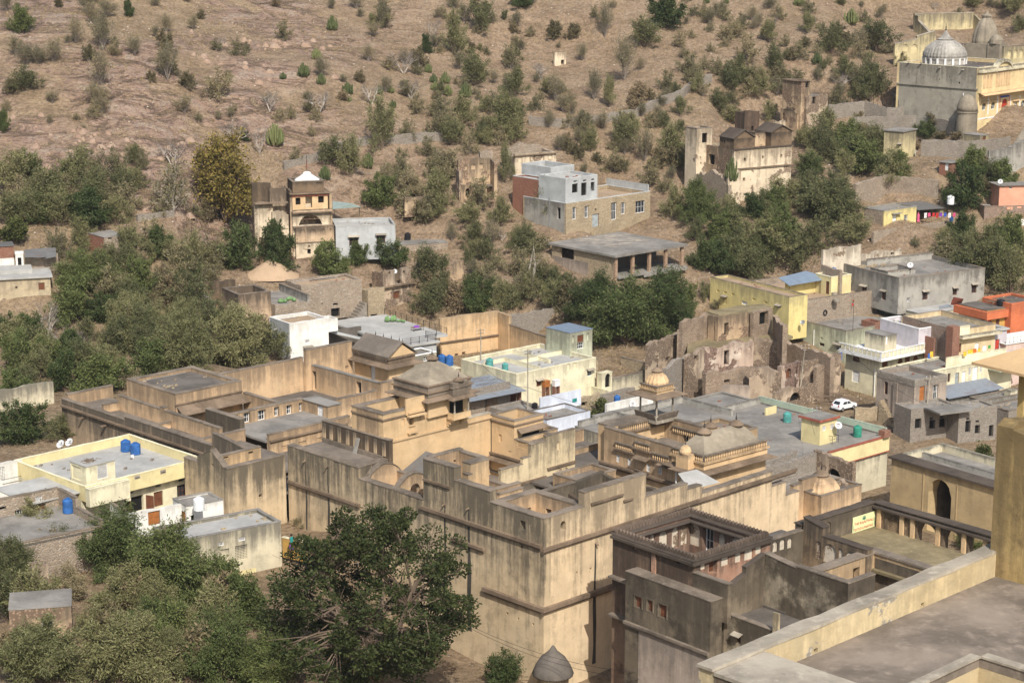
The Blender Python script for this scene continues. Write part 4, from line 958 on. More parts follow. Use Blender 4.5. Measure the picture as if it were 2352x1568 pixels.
J.part('kiosk_railing', MB().tilted(jf.w(KU - 1.6, KV - 2.0, KZ + .75), jf.w(KU + 1.6, KV - 2.0, KZ + .75), jf.w(KU + 1.6, KV - 1.72, KZ + .02), jf.w(KU - 1.6, KV - 1.72, KZ + .02), .1).tilted(jf.w(KU - 2.0, KV + 1.6, KZ + .75), jf.w(KU - 2.0, KV - 1.6, KZ + .75), jf.w(KU - 1.72, KV - 1.6, KZ + .02), jf.w(KU - 1.72, KV + 1.6, KZ + .02), .1), M['coping'])
for a in (-1.3, 1.3):
 for b in (-1.3, 1.3): J.part('column', MB().lathe(jf.w(KU + a, KV + b, KZ), [(.2, 0), (.2, .25), (.12, .35), (.11, 2.2), (.2, 2.35), (.2, 2.6)], 10), M['copingpale'])
J.part('kiosk_beam', MB().box(jf, KU - 1.5, KU + 1.5, KV - 1.5, KV + 1.5, KZ + 2.6, KZ + 2.85), M['ochre']); J.eaves(KU - 1.5, KU + 1.5, KV - 1.5, KV + 1.5, KZ + 2.95, 1.0, .35, name='kiosk_eave')
J.part('kiosk_tier', MB().box(jf, KU - 1.35, KU + 1.35, KV - 1.35, KV + 1.35, KZ + 2.86, KZ + 3.2).box(jf, KU - 1.5, KU + 1.5, KV - 1.5, KV + 1.5, KZ + 3.2, KZ + 3.32), M['ochre'])
balusters(J, jf, 'u', KV - 1.3, KU - 1.4, KU + 1.4, KZ + 3.33, .35, .24); balusters(J, jf, 'v', KU - 1.3, KV - 1.2, KV + 1.4, KZ + 3.33, .35, .24)
w0 = jf.w(KU, KV, KZ + 3.33); J.part('kiosk_dome', MB().lathe(w0, [(1.1, 0), (1.22, .35), (1.25, .7), (1.0, 1.25), (.6, 1.65), (.25, 1.85)], 32, 16, .09), M['ochre']); finial(J, (w0[0], w0[1], w0[2] + 1.75), .9)
#== dark crenellated house on the right and its courts
RC = up(br(75, 690), 17.2)
Q = Bld('crenellated_haveli', 'soot-dark roofless haveli with a merloned parapet and arched niches, right foreground', 'haveli', (RC.x, RC.y, 0), 17.2, 41, -2.0)
qf = Q.fr
Q.ground(-1, 28, -14, 11, -2.0)
def merlons(T, f, axis, fixed, a, b, z, st=.42, h=.5, mat='merlonbrown', skip=()):
 n = int(abs(b - a) / st); w = st * .42
 P = [(-w, 0), (w, 0), (w, h * .55), (w * .45, h * .85), (0, h), (-w * .45, h * .85), (-w, h * .55)]
 sh = MB(); d = .14
 fr0 = Fr((0, 0, 0), 41 if axis == 'u' else 41 + 90)
 vs = [fr0.w(x, -d, z_) for x, z_ in P] + [fr0.w(x, d, z_) for x, z_ in P]; m = len(P)
 sh.add(vs, [tuple(range(m)), tuple(range(2 * m - 1, m - 1, -1))] + [(i + 1 if i < m - 1 else 0, i, m + i, m + (i + 1) % m) for i in range(m)])
 it = [((a + (b - a) * (k + .5) / n, fixed, z) if axis == 'u' else (fixed, a + (b - a) * (k + .5) / n, z)) for k in range(n) if k not in skip]
 T.pieces('merlon', it, mat, None, sh)
CW, CD = 10.2, 10.3
M['darkcop'] = concrete('sooty_coping', (.10, .078, .06), .6, .4)
M['pinkniche'] = plaster('faded_pink_plaster', (.40, .225, .15), (.055, .042, .034), .75, .6, second=(.50, .37, .27), top=.45, seed=31)
Q.wall('v', 0, 0, CD, -2, 16.6, .9, 'redochre', op=[('n', bc(2025, 630), 26, 48), ('n', bc(2178, 675), 26, 48), ('d', bc(2322, 720), 26, 48)], cop='darkcop', ov=.15)
Q.wall('u', 0, .9, CW, 12.2, 16.6, .9, 'pinkniche', op=[('pa', br(133, 745), 50, 90), ('w', br(210, 745), 56, 135), ('pa', br(292, 710), 50, 100), ('pa', br(383, 685), 42, 105), ('pa', br(455, 665), 58, 110), ('pa', br(523, 635), 42, 90)], cop='darkcop', ov=.15)
Q.wall('u', CD - .9, .9, CW - .9, -2, 16.6, .9, 'pinkniche', op=[('pa', 1.6, 2.5, 13.9, 15.9), ('pa', 3.1, 3.7, 13.9, 15.9), ('pa', 4.3, 5.4, 13.9, 15.9), ('pa', 6.0, 6.9, 13.9, 15.9), ('pa', 7.2, 8.1, 13.9, 15.9)], cop='darkcop', ov=.15)
Q.wall('v', CW - .9, .9, CD, -2, 16.6, .9, 'pinkniche', op=[('pa', .9, 2.2, 13.8, 16.0), ('b', 2.6, 4.0, 13.3, 15.9), ('pa', 4.6, 5.4, 13.8, 15.9), ('pa', 6.0, 8.2, 13.4, 16.0)], cop='darkcop', ov=.15)
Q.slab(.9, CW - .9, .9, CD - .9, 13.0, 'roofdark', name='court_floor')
Q.part('inner_eave', MB().box(qf, .9, CW - .9, CD - 1.5, CD - .95, 16.2, 16.32).box(qf, CW - 1.5, CW - .95, .9, CD - 1.55, 16.2, 16.32), M['darkcop'])
merlons(Q, qf, 'v', .35, 0, CD, 16.71); merlons(Q, qf, 'u', .35, .4, CW, 16.71); merlons(Q, qf, 'u', CD - .3, 0, CW, 16.71); merlons(Q, qf, 'v', CW - .3, .4, CD, 16.71)
Q.part('cornice', MB().box(qf, -.35, -.004, -.1, CD, 16.3, 16.55).box(qf, -.35, CW, -.35, -.004, 16.3, 16.55), M['darkcop'])
Q.part('buttress_strip', MB().box(qf, -.16, -.004, 4.6, 5.1, 13.9, 16.25), M['pinkniche'])
Q.mass(-1.5, -.01, -3.6, 7.0, -2, 14.2, 0, 'algae', None, t=.35, cop='coping', copw=.04,
       Lw=[('wf', bc(2047, 1012), 46, 80), ('wf', bc(2128, 1038), 38, 80), ('wf', bc(2215, 1075), 54, 92), ('n', bc(2083, 1240), 20, 36), ('n', bc(2155, 1268), 20, 40), ('n', bc(2228, 1300), 20, 40)])
Q.part('cornice', MB().box(qf, -1.8, -1.504, -3.6, 7.0, 9.3, 9.55).box(qf, -1.7, -1.504, -3.6, 7, 9.1, 9.29), M['coping']); Q.part('lower_render', MB().box(qf, -1.53, -1.503, -3.5, 5.2, -2, 9.05), M['greypink'])
[Q.part('cornice', MB().box(qf, -.6, -.004, 7.05, CD, z, z + .2), M['coping']) for z in (12.5, 8.8)]; Q.wall('v', -.01, -4.2, 0, 12, 15.6, .5, 'algae')
Q.wall('u', -3.4, .5, 5.6, 8, [(.5, 3.2, 14.6, 15.6), (3.2, 5.6, 16.2, 16.9)], .5, 'algae', cop='darkcop')
Q.wall('v', 5.6, -12.9, -3.4, -2, [(-12.9, -7.1, 16.75), (-7.1, -3.4, 16.6, 17.0)], .6, 'algaepatch', cop='coping'); Q.wall('u', -12.95, 5.6, 9.2, 8, 16.75, .6, 'algae')
Q.wall('v', 1.0, -12.5, -3.4, -2, 12.4, .5, 'algaepatch', cop='coping', op=[('gh', br(118, 1175), 36, 70), ('gh', br(248, 1225), 36, 74), ('gh', br(382, 1268), 36, 60)]); Q.slab(1.5, 5.6, -12.5, -3.4, 12.0, 'roofdark'); Q.part('pier', MB().box(qf, .75, .996, -9.4, -8.8, 4, 14.2), M['paleochre'])
Q.wall('u', 1.4, CW, 16.4, 8, 15.6, .6, 'algae', op=[('pa', br(637, 630), 36, 75), ('pa', br(687, 615), 36, 75), ('pa', br(738, 605), 32, 72)], cop='coping'); Q.wall('v', 16.4, -6.2, 1.4, 8, [(-6.2, -1.0, 15.6), (-1.0, 1.4, 16.4, 16.9)], .9, 'algaeochre', op=[('pa', 1.6, 2.2, 13.3, 15.0), ('pa', 2.5, 4.0, 13.2, 15.1), ('pa', 4.3, 4.8, 13.3, 15.0), ('pa', 5.1, 6.6, 13.2, 15.0)], cop='darkcop')
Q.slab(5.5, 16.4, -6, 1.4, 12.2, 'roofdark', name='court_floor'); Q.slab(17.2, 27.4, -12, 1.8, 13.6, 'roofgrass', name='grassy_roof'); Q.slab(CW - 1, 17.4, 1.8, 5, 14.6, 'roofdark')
Q.wall('u', 1.8, 16.6, 27.4, 8, 16.0, .8, 'algae', op=[('na', 2.2, 3.2, 14.2, 15.5), ('na', 3.6, 4.3, 14.2, 15.5)], cop='darkcop', ov=.12)
Q.wall('v', 27.4, -14.5, 1.8, 8, 16.0, .9, 'algaeochre', op=[('na', .6, 1.2, 14.2, 15.4), ('ja', 1.7, 3.2, 13.3, 15.3), ('na', 3.6, 4.2, 14.2, 15.3), ('oa', 5.2, 7.6, 13.0, 15.4), ('oa', 8.3, 10.4, 13.0, 15.4), ('o', 11.2, 13.0, 12.9, 15.4), ('o', 13.8, 15.6, 12.9, 15.4)], cop='darkcop', ov=.15)
Q.part('cornice', MB().box(qf, 27.0, 27.396, -14.5, 1.8, 15.55, 15.75), M['darkcop'])
for v_ in (1.1, -1.7, -3.0, -6.0, -9.0, -11.4, -13.8): Q.part('pilaster', MB().box(qf, 27.2, 27.397, v_ - .22, v_ + .22, 13.0, 15.5), M['ochre'])
Q.mass(8.4, 18.6, -14.2, -5.2, 6, 14.3, .7, 'ochre', None, t=.9, cop='coping', copw=.12, coph=.18, Bw=[('j', 3.0, 3.9, 12.6, 14.2)]); Q.slab(9.3, 17.7, -13.3, -6.1, 11.4, 'roofdark', name='court_floor'); Q.part('stain_panel', MB().box(qf, 17.68, 17.697, -13.2, -6.2, 11.5, 14.6), M['algae'])
Q.slab(18.6, 27.4, -18, -5.2, 12.6, 'roofgrey')
SG = Thing('shop_sign', 'pale yellow shop banner reading THE RAJASTHALI in red on the dark courtyard wall', 'sign', qf.w(24.8, 1.75, 13.6))
su0, sz0 = qf.uv(up(br(1168, 480), 14.6))[0], 0
def onS(p): return qf_onV(p)
def qf_onV(p): return qf.onV(p, 1.70)
(a0, b0), (a1, b1) = qf_onV(br(1168, 530)), qf_onV(br(1326, 383))
c0 = qf_onV(br(1168, 430))[1]; c1 = qf_onV(br(1326, 497))[1]
zb_, zt_ = (b0 + c1) / 2, (c0 + b1) / 2
SG.part('banner', MB().box(qf, a0, a1, 1.66, 1.70, zb_, zt_), M['bannercloth'])
def lettering(T, text, u0, u1, zbase, hgt, mat, yoff=1.655, bold=.02):
 cu = bpy.data.curves.new('lettering', 'FONT'); cu.body = text; cu.size = 1.0; cu.offset = bold
 ob = bpy.data.objects.new('lettering', cu); COL.objects.link(ob); bpy.context.view_layer.update()
 dg = bpy.context.evaluated_depsgraph_get(); me = bpy.data.meshes.new_from_object(ob.evaluated_get(dg)); bpy.data.objects.remove(ob)
 xs_ = [v.co.x for v in me.vertices]; ys_ = [v.co.y for v in me.vertices]; x0, x1, y0, y1 = min(xs_), max(xs_), min(ys_), max(ys_)
 for v in me.vertices:
  w = qf.w(u0 + (u1 - u0) * (v.co.x - x0) / (x1 - x0), yoff, zbase + hgt * (v.co.y - y0) / (y1 - y0)); v.co = Vector(w) - T.loc
 me.materials.append(M[mat]); o = bpy.data.objects.new('lettering', me); COL.objects.link(o); o.parent = T.e
sh_ = zt_ - zb_; sw_ = a1 - a0
lettering(SG, 'THE RAJASTHALI', a0 + sw_ * .06, a1 - sw_ * .08, zb_ + sh_ * .40, sh_ * .22, 'cloth_red')
lettering(SG, 'TEXTILES & PAINTING', a0 + sw_ * .05, a1 - sw_ * .09, zb_ + sh_ * .10, sh_ * .16, 'cloth_red')
em = MB(); ec = (a0 + a1) / 2
for k in range(9):
 t_ = math.pi * k / 8; em.add([qf.w(ec + .30 * math.cos(t_ + d) * r, 1.655, zb_ + sh_ * .70 + .38 * math.sin(t_ + d) * r) for d, r in ((-.12, .55), (.12, .55), (.12, 1), (-.12, 1))], [(0, 1, 2, 3)])
em.add([qf.w(ec + .16 * math.cos(2 * math.pi * k / 10), 1.655, zb_ + sh_ * .74 + .14 * math.sin(2 * math.pi * k / 10)) for k in range(10)], [tuple(range(9, -1, -1))])
SG.part('emblem', em, M['emblemgreen'])
SG.part('border_mark', MB().box(qf, a0 + .08, a0 + .12, 1.65, 1.659, zb_ + .12, zb_ + sh_ * .5).box(qf, a1 - .14, a1 - .10, 1.65, 1.659, zb_ + .2, zb_ + sh_ * .6), M['emblemgreen'])
#== nearest terrace, tower and its kiosk
TC = Vector((9.95, 72.0, 45.4)); N = Bld('near_terrace', 'grey screed terrace behind a thick cream parapet, lower right corner', 'terrace', (TC.x, TC.y, 0), 46.5, 44.3, 30, pad=False)
nf = N.fr
N.part('parapet', (lambda m: (wall_piece(m, Fr(nf.w(-3.4, 0, 0), 44.3), 20.5, .72, 28, 46.45, [(6.15, 6.4, 45.42, 45.62), (13.5, 13.75, 45.42, 45.62)], 1.2), m)[1])(MB()), M['terrace'])
N.part('coping', wavy(MB(), nf, -3.5, 17, -.03, .78, 46.45, 46.45, .12), M['copingpale'])
N.part('parapet', MB().box(nf, -3.4, -2.2, -9.0, -.02, 28, 46.3), M['darkface']); N.part('coping', MB().box(nf, -3.45, -.45, -9.0, -.04, 46.3, 46.44), M['copingpale'])
N.part('parapet', MB().box(nf, -2.2, -.5, -9.0, -.02, 40, 46.29), M['terrace'])
N.part('terrace_floor', MB().box(nf, -.5, 17, -4.75, -.001, 45.0, 45.4).box(nf, 7.15, 17, -16, -4.75, 45.0, 45.4), M['terracefloor'])
N.part('light_well', MB().box(nf, -.5, 7.15, -4.75, -4.45, 36, 44.99).box(nf, 7.15, 7.5, -16, -4.75, 36, 44.99), M['terrace']); N.part('well_rim', MB().box(nf, -.5, 7.1, -4.85, -4.4, 45.41, 45.5).box(nf, 7.1, 7.6, -16, -4.85, 45.41, 45.5), M['copingpale']); N.part('well_floor', MB().box(nf, -.5, 7.15, -16, -4.75, 40.0, 40.3), M['terracefloor'])
N.part('outer_wall', MB().box(nf, -2.2, 17, .05, .6, 10, 28), M['terrace'])
K = Bld('ochre_tower', 'ochre stained tower wall at the right edge of the picture', 'tower', nf.w(15.75, -8.7, 45), 52.4, 44.3, 30, pad=False)
kf = K.fr; tp = jag(52.3, .35, 9.0, .9)
K.mass(0, 9, 0, 9.0, 28, 52.0, .3, 'tower', 'roofbrown', t=.8, cop=None, tops={'L': tp, 'R': tp, 'B': tp}, step=.5)
KI = Thing('rooftop_kiosk', 'tan stone kiosk eave and pillar at the right edge above the village', 'kiosk', kf.w(4, 4, 52))
ec = [up(mr(1990, 925), 54.5), up(mr(2400, 1022), 54.5), up(mr(2700, 960), 54.5), up(mr(2560, 860), 54.6), up(mr(2290, 855), 54.6)]; ap = up(mr(2450, 800), 55.3)
KI.part('kiosk_roof', MB().add([tuple(p) for p in ec] + [tuple(ap)] + [(p.x, p.y, p.z - .12) for p in ec], [(i, (i + 1) % 5, 5) for i in range(5)] + [(6 + i, 6 + (i + 1) % 5, (i + 1) % 5, i) for i in range(5)] + [(10, 9, 8, 7, 6)]), M['kioskpink'])
pc = up(mr(2335, 1100), 53.5)
for a, b in ((0, 0), (2.2, 1.0)): KI.part('pillar', MB().box(Fr((pc.x, pc.y, 0), 44), a - .02, a + .3, b - .15, b + .15, 51, 54.4), M['tower'])
#== gateway wall with the pointed arch
G_ = Bld('arched_gateway', 'tan gateway wall with a dark pointed arch beyond the shop banner', 'gateway', br(1440, 20), 6.6, 38, -1)
gv = G_.fr
Lg = 22.0
wfG = Fr(gv.w(0, 0, 0), -52.5)
mb = MB(); h = opening(wfG, br(1770, 320), 160, 310); h[2] = -1.0; h.append(1.9)
wall_piece(mb, wfG, Lg, 1.6, -2, 6.6, [h]); G_.part('wall', mb, M['tanwall'])
G_.part('coping', MB().box(wfG, -.3, Lg, -.35, 2.0, 6.603, 6.85), M['darkcop']); G_.part('arch_panel', MB().box(wfG, h[0] - .9, h[0] - .75, -.06, -.004, -1, h[3] + .8).box(wfG, h[1] + .75, h[1] + .9, -.06, -.004, -1, h[3] + .8).box(wfG, h[0] - .75, h[1] + .75, -.06, -.004, h[3] + .65, h[3] + .8), M['tanwall'])
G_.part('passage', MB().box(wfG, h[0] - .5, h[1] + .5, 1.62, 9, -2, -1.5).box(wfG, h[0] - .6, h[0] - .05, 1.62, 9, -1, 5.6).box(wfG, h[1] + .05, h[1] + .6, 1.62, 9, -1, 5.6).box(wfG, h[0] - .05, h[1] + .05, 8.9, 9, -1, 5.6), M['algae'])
G_.part('roof', MB().box(wfG, -.2, Lg, 2.0, 9.5, 5.6, 5.9), M['roofgrey']); G_.part('parapet', MB().box(wfG, -.2, Lg, 9.0, 9.5, 5.9, 6.9).box(wfG, -.2, .3, 2.0, 9.0, 5.9, 6.8), M['creamold']); G_.part('parapet', MB().box(wfG, .3, Lg, 5.2, 5.6, 5.9, 6.5), M['greyplaster'])
G_.part('back_wall', MB().box(wfG, -.2, Lg, 9.1, 9.45, -2, 5.6).box(wfG, -.19, .2, 1.62, 9.09, -2, 5.58), M['tanwall'])
for s_ in (0, 6, 12, 18): GROUND_PTS.append(wfG.w(s_, -.5, -1.4)); GROUND_PTS.append(wfG.w(s_, 8, -1))
#== houses at the left
def P3(p, z): w = up(p, z); return (w.x, w.y, 0)
rc = up(bl(1395, 20), 14.0); a45 = Fr((rc.x, rc.y, 0), 45)
YH = Bld('yellow_house', 'pale yellow flat-roofed house with blue tanks on its roof, left foreground', 'house', a45.w(-15, 0, 0), 14.0, 45, 8.6)
yf = YH.fr; YH.ground(0, 15, 0, 14, 8.6)
YH.mass(0, 14.4, .9, 13.4, 8, 12.3, 0, 'cream', None, t=.35, cop=None, Rw=[('w', bl(1093, 300), 64, 105), ('g', bl(1252, 245), 64, 85), ('d', bl(1250, 170), 38, 18), ('d', bl(1090, 210), 38, 18), ('d', bl(897, 257), 38, 18), ('d', bl(925, 340), 130, 110)])
dh = opening(YH.wf('R', 0, 14.4, .9, 13.4), bl(975, 335), 60, 110)
YH.part('open_door', MB().box(Fr(yf.w(dh[1], .88, 0), 45 - 70), .02, 1.0, 0, .06, dh[2], dh[3]), M['wood']); YH.part('open_door', MB().box(Fr(yf.w(dh[0] - 1.1, .88, 0), 45 - 110), .02, .9, 0, .06, dh[2], dh[3]), M['wood'])
YH.mass(0, 15, 0, 13.9, 12.31, 13.0, 1.0, 'yellow', 'rooflight', t=.22, cop='cream', copw=.02, coph=.06)
ju = YH.U(bl(865, 150)[0]); YH.mass(0, ju, -.75, -.01, 11.9, 13.0, .85, 'cream', 'rooflight', t=.2, cop='cream', copw=.02, coph=.05); YH.part('beam_end', MB().box(yf, ju - .45, ju - .05, -.9, -.01, 11.6, 11.89), M['cream'])
for p in (bl(945, 150), bl(1123, 112), bl(1287, 75)):
 h = opening(YH.wf('R', 0, 15, 0, 13.9), p, 40, 26); YH.part('grille', MB().box(Fr(yf.w(0, 0, 0), 45), h[0], h[1], -.03, -.004, h[2], h[3]), M['copingpale']); YH.part('grille_bar', MB().box(yf, h[0] + .1, h[1] - .1, -.05, -.031, h[2] + .1, h[2] + .18), M['dark'])
cu, cv = YH.sub(bl(590, 58), 15.9); YH.mass(cu, cu + 3.6, cv, cv + 3.0, 13.01, 15.5, 0, 'cream', None, t=.2, cop='rooflight', Rw=[('v', bl(707, 110), 72, 100)], Lw=[('n', bl(525, 120), 60, 90)])
dz = MB()
for i in range(26): x, y = random.gauss(0, .5), random.gauss(0, .4); dz.tube(yf.w(cu + 1.4 + x, cv + 1.5 + y, 15.62), yf.w(cu + 1.4 + x + random.gauss(0, .5), cv + 1.5 + y + random.gauss(0, .5), 15.66 + random.random() * .15), .035, .02, 4)
YH.part('brushwood', dz, M['oldwood'])['kind'] = 'stuff'
YH.part('canopy', MB().tilted(yf.w(-6, 1, 13.2), yf.w(0, 1, 13.2), yf.w(0, 8, 13.4), yf.w(-6, 8, 13.4), .12), M['rooflight'])
tank(ml(868, 1540), 13.0, 1.15, 1.35, 'plasticblue', 'blue ribbed tank on the yellow house roof, left one of the pair'); tank(ml(935, 1560), 13.0, 1.15, 1.35, 'plasticblue', 'blue ribbed tank on the yellow house roof, right one of the pair')
dish(ml(420, 1492), 13.9, 1.0, 'grey-white satellite dish on the yellow house roof, left of two', 215, 40, .8); dish(ml(480, 1480), 13.9, 1.0, 'grey-white satellite dish on the yellow house roof, right of two', 215, 40, .8)
bk = up(bl(913, 22), 13.0); t_ = Thing('bucket', 'white bucket standing on the yellow house roof', 'bucket', bk); t_.part('bucket_body', MB().lathe(bk, [(.16, 0), (.2, .4), (.19, .4), (.15, .04)], 12), M['plasticwhite']); t_.part('handle', MB().path([bk + Vector((.2, 0, .4)), bk + Vector((.1, 0, .52)), bk + Vector((-.1, 0, .52)), bk + Vector((-.2, 0, .4))], .012), M['metal'])
WR = Bld('white_ruined_wall', 'white limewashed broken wall with a lattice window at the left edge', 'wall', P3(bl(-20, 60), 14.2), 14.2, 42, 9); WR.wall('u', 0, -2, 3.0, 8, jag([0][0] + 14.1, .25, 4.0), .35, 'white', op=[('j', bl(15, 130), 44, 100)], cop=None, step=.4); WR.wall('v', 2.7, .36, 3, 8, jag(13.0, .4, 6.0), .3, 'rubbletan', cop=None, step=.4)
for z_ in (12.0, 12.5): WR.part('rail', MB().tube(WR.fr.w(.2, -.6, z_), WR.fr.w(6.5, -.6, z_), .03), M['metal'])
BW = Bld('rubble_terrace_house', 'rubble-stone house with a roof terrace and one blue tank, left foreground', 'house', P3(bl(400, 225), 14.2), 14.2, 38, 8.5)
BW.ground(-9, 0, -8, 0, 8.5); BW.wall('u', 0, -10, 0, 8, 14.15, .35, 'rubble', op=[('w', bl(268, 390), 100, 95), ('b', bl(132, 415), 54, 80), ('v', bl(268, 305), 46, 40), ('d', bl(20, 365), 50, 24)]); BW.wall('v', 0, -9.5, 0, 8, [(-9.5, -4, 13.1), (-4, 0, 14.1, 14.1)], .3, 'rubble'); BW.slab(-10, 0, -9.5, 0, 12.3, 'roofgrey'); BW.wall('u', -9.5, -10, 0, 8, 12.5, .3, 'rubble'); BW.wall('v', -10, -9.2, 0, 8, 12.5, .3, 'rubble')
tank(bl(472, 395), 12.3, 1.15, 1.55, 'plasticblue', 'single dark blue tank on the rubble-stone roof terrace')
SW = Bld('small_white_house', 'small white limewashed house with orange wooden doors, left foreground', 'house', P3(bl(985, 372), 12.6), 12.6, 34, 9)
u1 = SW.U(bl(1250, 345)[0]); u2 = SW.U(bl(1500, 395)[0], v=-1.0)
SW.ground(0, u2, -1, 4, 9); SW.wall('u', 0, -1.5, u1, 8, jag(12.4, .12, 2.2), .3, 'white', op=[('c', bl(1063, 432), 84, 95)], cop=None, step=.6); SW.mass(u1, u1 + 4.2, -1.2, 2.2, 8, 12.3, .12, 'white', 'roofgrey', t=.25, Rw=[('d', bl(1328, 438), 24, 52)], Lw=[('c', bl(1263, 428), 46, 85)], cop='roofgrey'); SW.wall('v', -1.5, .3, 5, 8, 12.2, .3, 'white')
tank(bl(1372, 378), 12.45, 1.15, 1.4, 'plasticwhite', 'white ribbed tank on the small white house with orange doors')
LF = Bld('streaked_cream_house', 'long low cream house with black-streaked front behind the thorn tree, left foreground', 'house', bl(1200, 597), 12.2, 33, 7.4)
lu = LF.U(bl(1935, 460)[0]); lv = 5.2
LF.ground(0, lu, 0, lv, 7.4); LF.mass(0, lu, 0, lv, 6.5, 11.9, .3, 'creamold', 'rooflight', t=.3, cop='roofgrey', Rw=[('j', bl(1663, 668), 86, 100), ('v', bl(1667, 577), 46, 24), ('v', bl(1525, 610), 34, 26), ('n', bl(1550, 690), 60, 90)])
LF.part('yellow_dado', MB().box(LF.fr, lu * .45, lu * .75, -.02, -.004, 6.5, 7.9), M['yellow'])
KW = Bld('yellow_kerb_wall', 'low yellow kerb wall beside the paved yard under the great haveli wall', 'wall', bl(1945, 560), 10.2, -33, 9); KW.wall('u', 0, 0, 6, 8, 10.1, .3, 'orangeyellow', cop='cream')
BH = Bld('stone_hut', 'small ruined stone hut with a tall barred window, bottom left corner', 'hut', bl(60, 1062), 11.6, 12, 7.6)
bu = BH.U(bl(490, 1020)[0]); BH.ground(0, bu, 0, 4, 7.6); BH.mass(0, bu, 0, 4.5, 6.8, 11.5, 0, 'ruin', None, t=.35, cop='roofgrey', Rw=[('b', bl(330, 1225), 80, 170)])
PR = Bld('plaster_pillar', 'broken pink plaster pillar among the bushes at the far left', 'pillar', bl(215, 735), 12.6, 30, 8.6); PR.wall('u', 0, 0, 1.6, 8, jag(12.4, .3, 1.0), .9, 'ruinpink', cop=None, step=.3)
# ------------------------------------------------ left edge, further back
LE = Bld('cream_rubble_house', 'old cream rubble house with a concrete slab roof at the left edge', 'house', ml(-160, 355), 16.6, 16, 11.5)
eu = LE.U(ml(345, 300)[0]); LE.ground(0, eu, 0, 6, 11.5); LE.mass(0, eu, 0, 7, 10.5, 16.3, 0, 'rubblecream', None, t=.35, cop='rooflight', copw=.35, coph=.3, Rw=[('w', ml(287, 405), 44, 50), ('d', ml(113, 413), 14, 14)])
LE.part('roof_step', MB().box(LE.fr, 1, eu - 2.5, 2.5, 6.5, 16.61, 17.3), M['rooflight'])
S1 = Bld('roadside_shack', 'low brick shack with a sheet roof at the left edge above the cream house', 'shack', ml(-60, 130), 20.0, 20, 17); s1u = S1.U(ml(92, 110)[0]); S1.ground(0, s1u, 0, 3, 17); S1.mass(0, s1u, 0, 3.5, 16, 19.9, 0, 'brick', None, cop='tinold', copw=.2); S1.part('white_base', MB().box(S1.fr, 0, s1u, -.05, -.004, 16, 18.0), M['white'])
S2 = Bld('tarpaulin_shack', 'patched shack under grey tarpaulin sheets left of the brick hut', 'shack', ml(105, 178), 19.2, 14, 17); S2.ground(0, 5, 0, 3, 17); S2.mass(0, 1.2, 0, 2, 16, 19.1, 0, 'white', None, cop='whitepaint', Rw=[('d', .3, .9, 16.5, 18.5)]); S2.wall('u', .8, 1.3, 6.5, 16, jag(18.9, .4, 8.0), .3, 'rubble', cop=None, step=.5)
for k, (a, b) in enumerate(((1.4, 3.2), (2.9, 4.6), (4.3, 6.2))): S2.part('tarpaulin', MB().tilted(S2.fr.w(a, -.8, 18.7 - .2 * k), S2.fr.w(b, -.9, 18.6), S2.fr.w(b, 1.8, 19.5), S2.fr.w(a, 1.8, 19.4 + .1 * k), .04), M['tinold'])
BK = Bld('brick_hut', 'small roofed hut with one red brick side above the left thicket', 'hut', ml(718, 62), 20.6, 40, 16.8)
BK.ground(0, 5, 0, 5, 16.8); BK.mass(0, BK.U(ml(800, 20)[0]) + 2, 0, BK.V(ml(605, 35)[0]), 16, 20.4, 0, 'rubble', None, cop='roofgrey', Lwall='brick', t=.3, Rw=[('d', ml(757, 72), 26, 18)])
# ------------------------------------------------ ruin with the white dome
DR = Bld('domed_ruin', 'tall crumbling ochre ruin crowned by a small white dome', 'ruin', tl(2015, 1252), 26.6, 17, 14.3)
df = DR.fr; dW = DR.U(tl(2232, 1240)[0]); DR.ground(-1, 7, -.5, 6, 14.3)
DR.mass(0, dW, 0, 4.6, 24.7, 25.5, 1.05, 'darkbrown', 'roofbrown', t=.35, cop='coping', Rw=[('n', tl(2200, 1278), 44, 40)])
DR.mass(-.15, dW + .5, -.4, 5.0, 21.7, 24.5, 0, 'ochre', None, t=.5, cop='stonecornice', copw=.5, coph=.16, Rw=[('d', tl(2048, 1388), 46, 50), ('o', tl(2128, 1392), 46, 80), ('d', tl(2212, 1376), 40, 46)]); DR.part('recess_wall', MB().box(df, .3, dW, .9, 1.0, 21.8, 24.4), M['ruinpale']); DR.slab(-.1, dW + .4, -.3, 4.9, 24.45, 'roofbrown'); DR.part('red_band', MB().box(df, -.3, dW + .65, -.55, -.404, 24.1, 24.3), M['redtrim'])
w0 = df.w(dW * .55, 2.3, 26.5); DR.part('white_dome', MB().lathe(w0, [(2.1, -.6), (2.15, .05), (1.9, .2), (1.35, .55), (.75, .95), (.55, 1.3), (.2, 1.42)], 24), M['whitepaint'], smooth=True); DR.part('flag_pole', MB().tube((w0[0], w0[1], w0[2] + 1.3), (w0[0], w0[1], w0[2] + 4.2), .05), M['metal']); DR.part('flag', MB().box(Fr((w0[0], w0[1], 0), 10), -.06, .06, .0, .1, w0[2] + 1.9, w0[2] + 3.3), M['cloth_red'])
DR.wall('v', -.6, -.4, 4.6, 14, jag(25.2, .5, 5.5), .4, 'burnt', cop=None, step=.5); DR.wall('v', dW + .7, -.9, 4.6, 14, jag(24.0, .5, 3.5), .4, 'ochre', cop=None, step=.5)
DR.part('balcony', MB().box(df, -.4, dW + 1.1, -1.5, -.41, 21.35, 21.6), M['stonecornice']); DR.part('balcony_parapet', MB().box(df, -.3, dW + 1.0, -1.45, -1.3, 21.601, 22.0), M['burnt'])
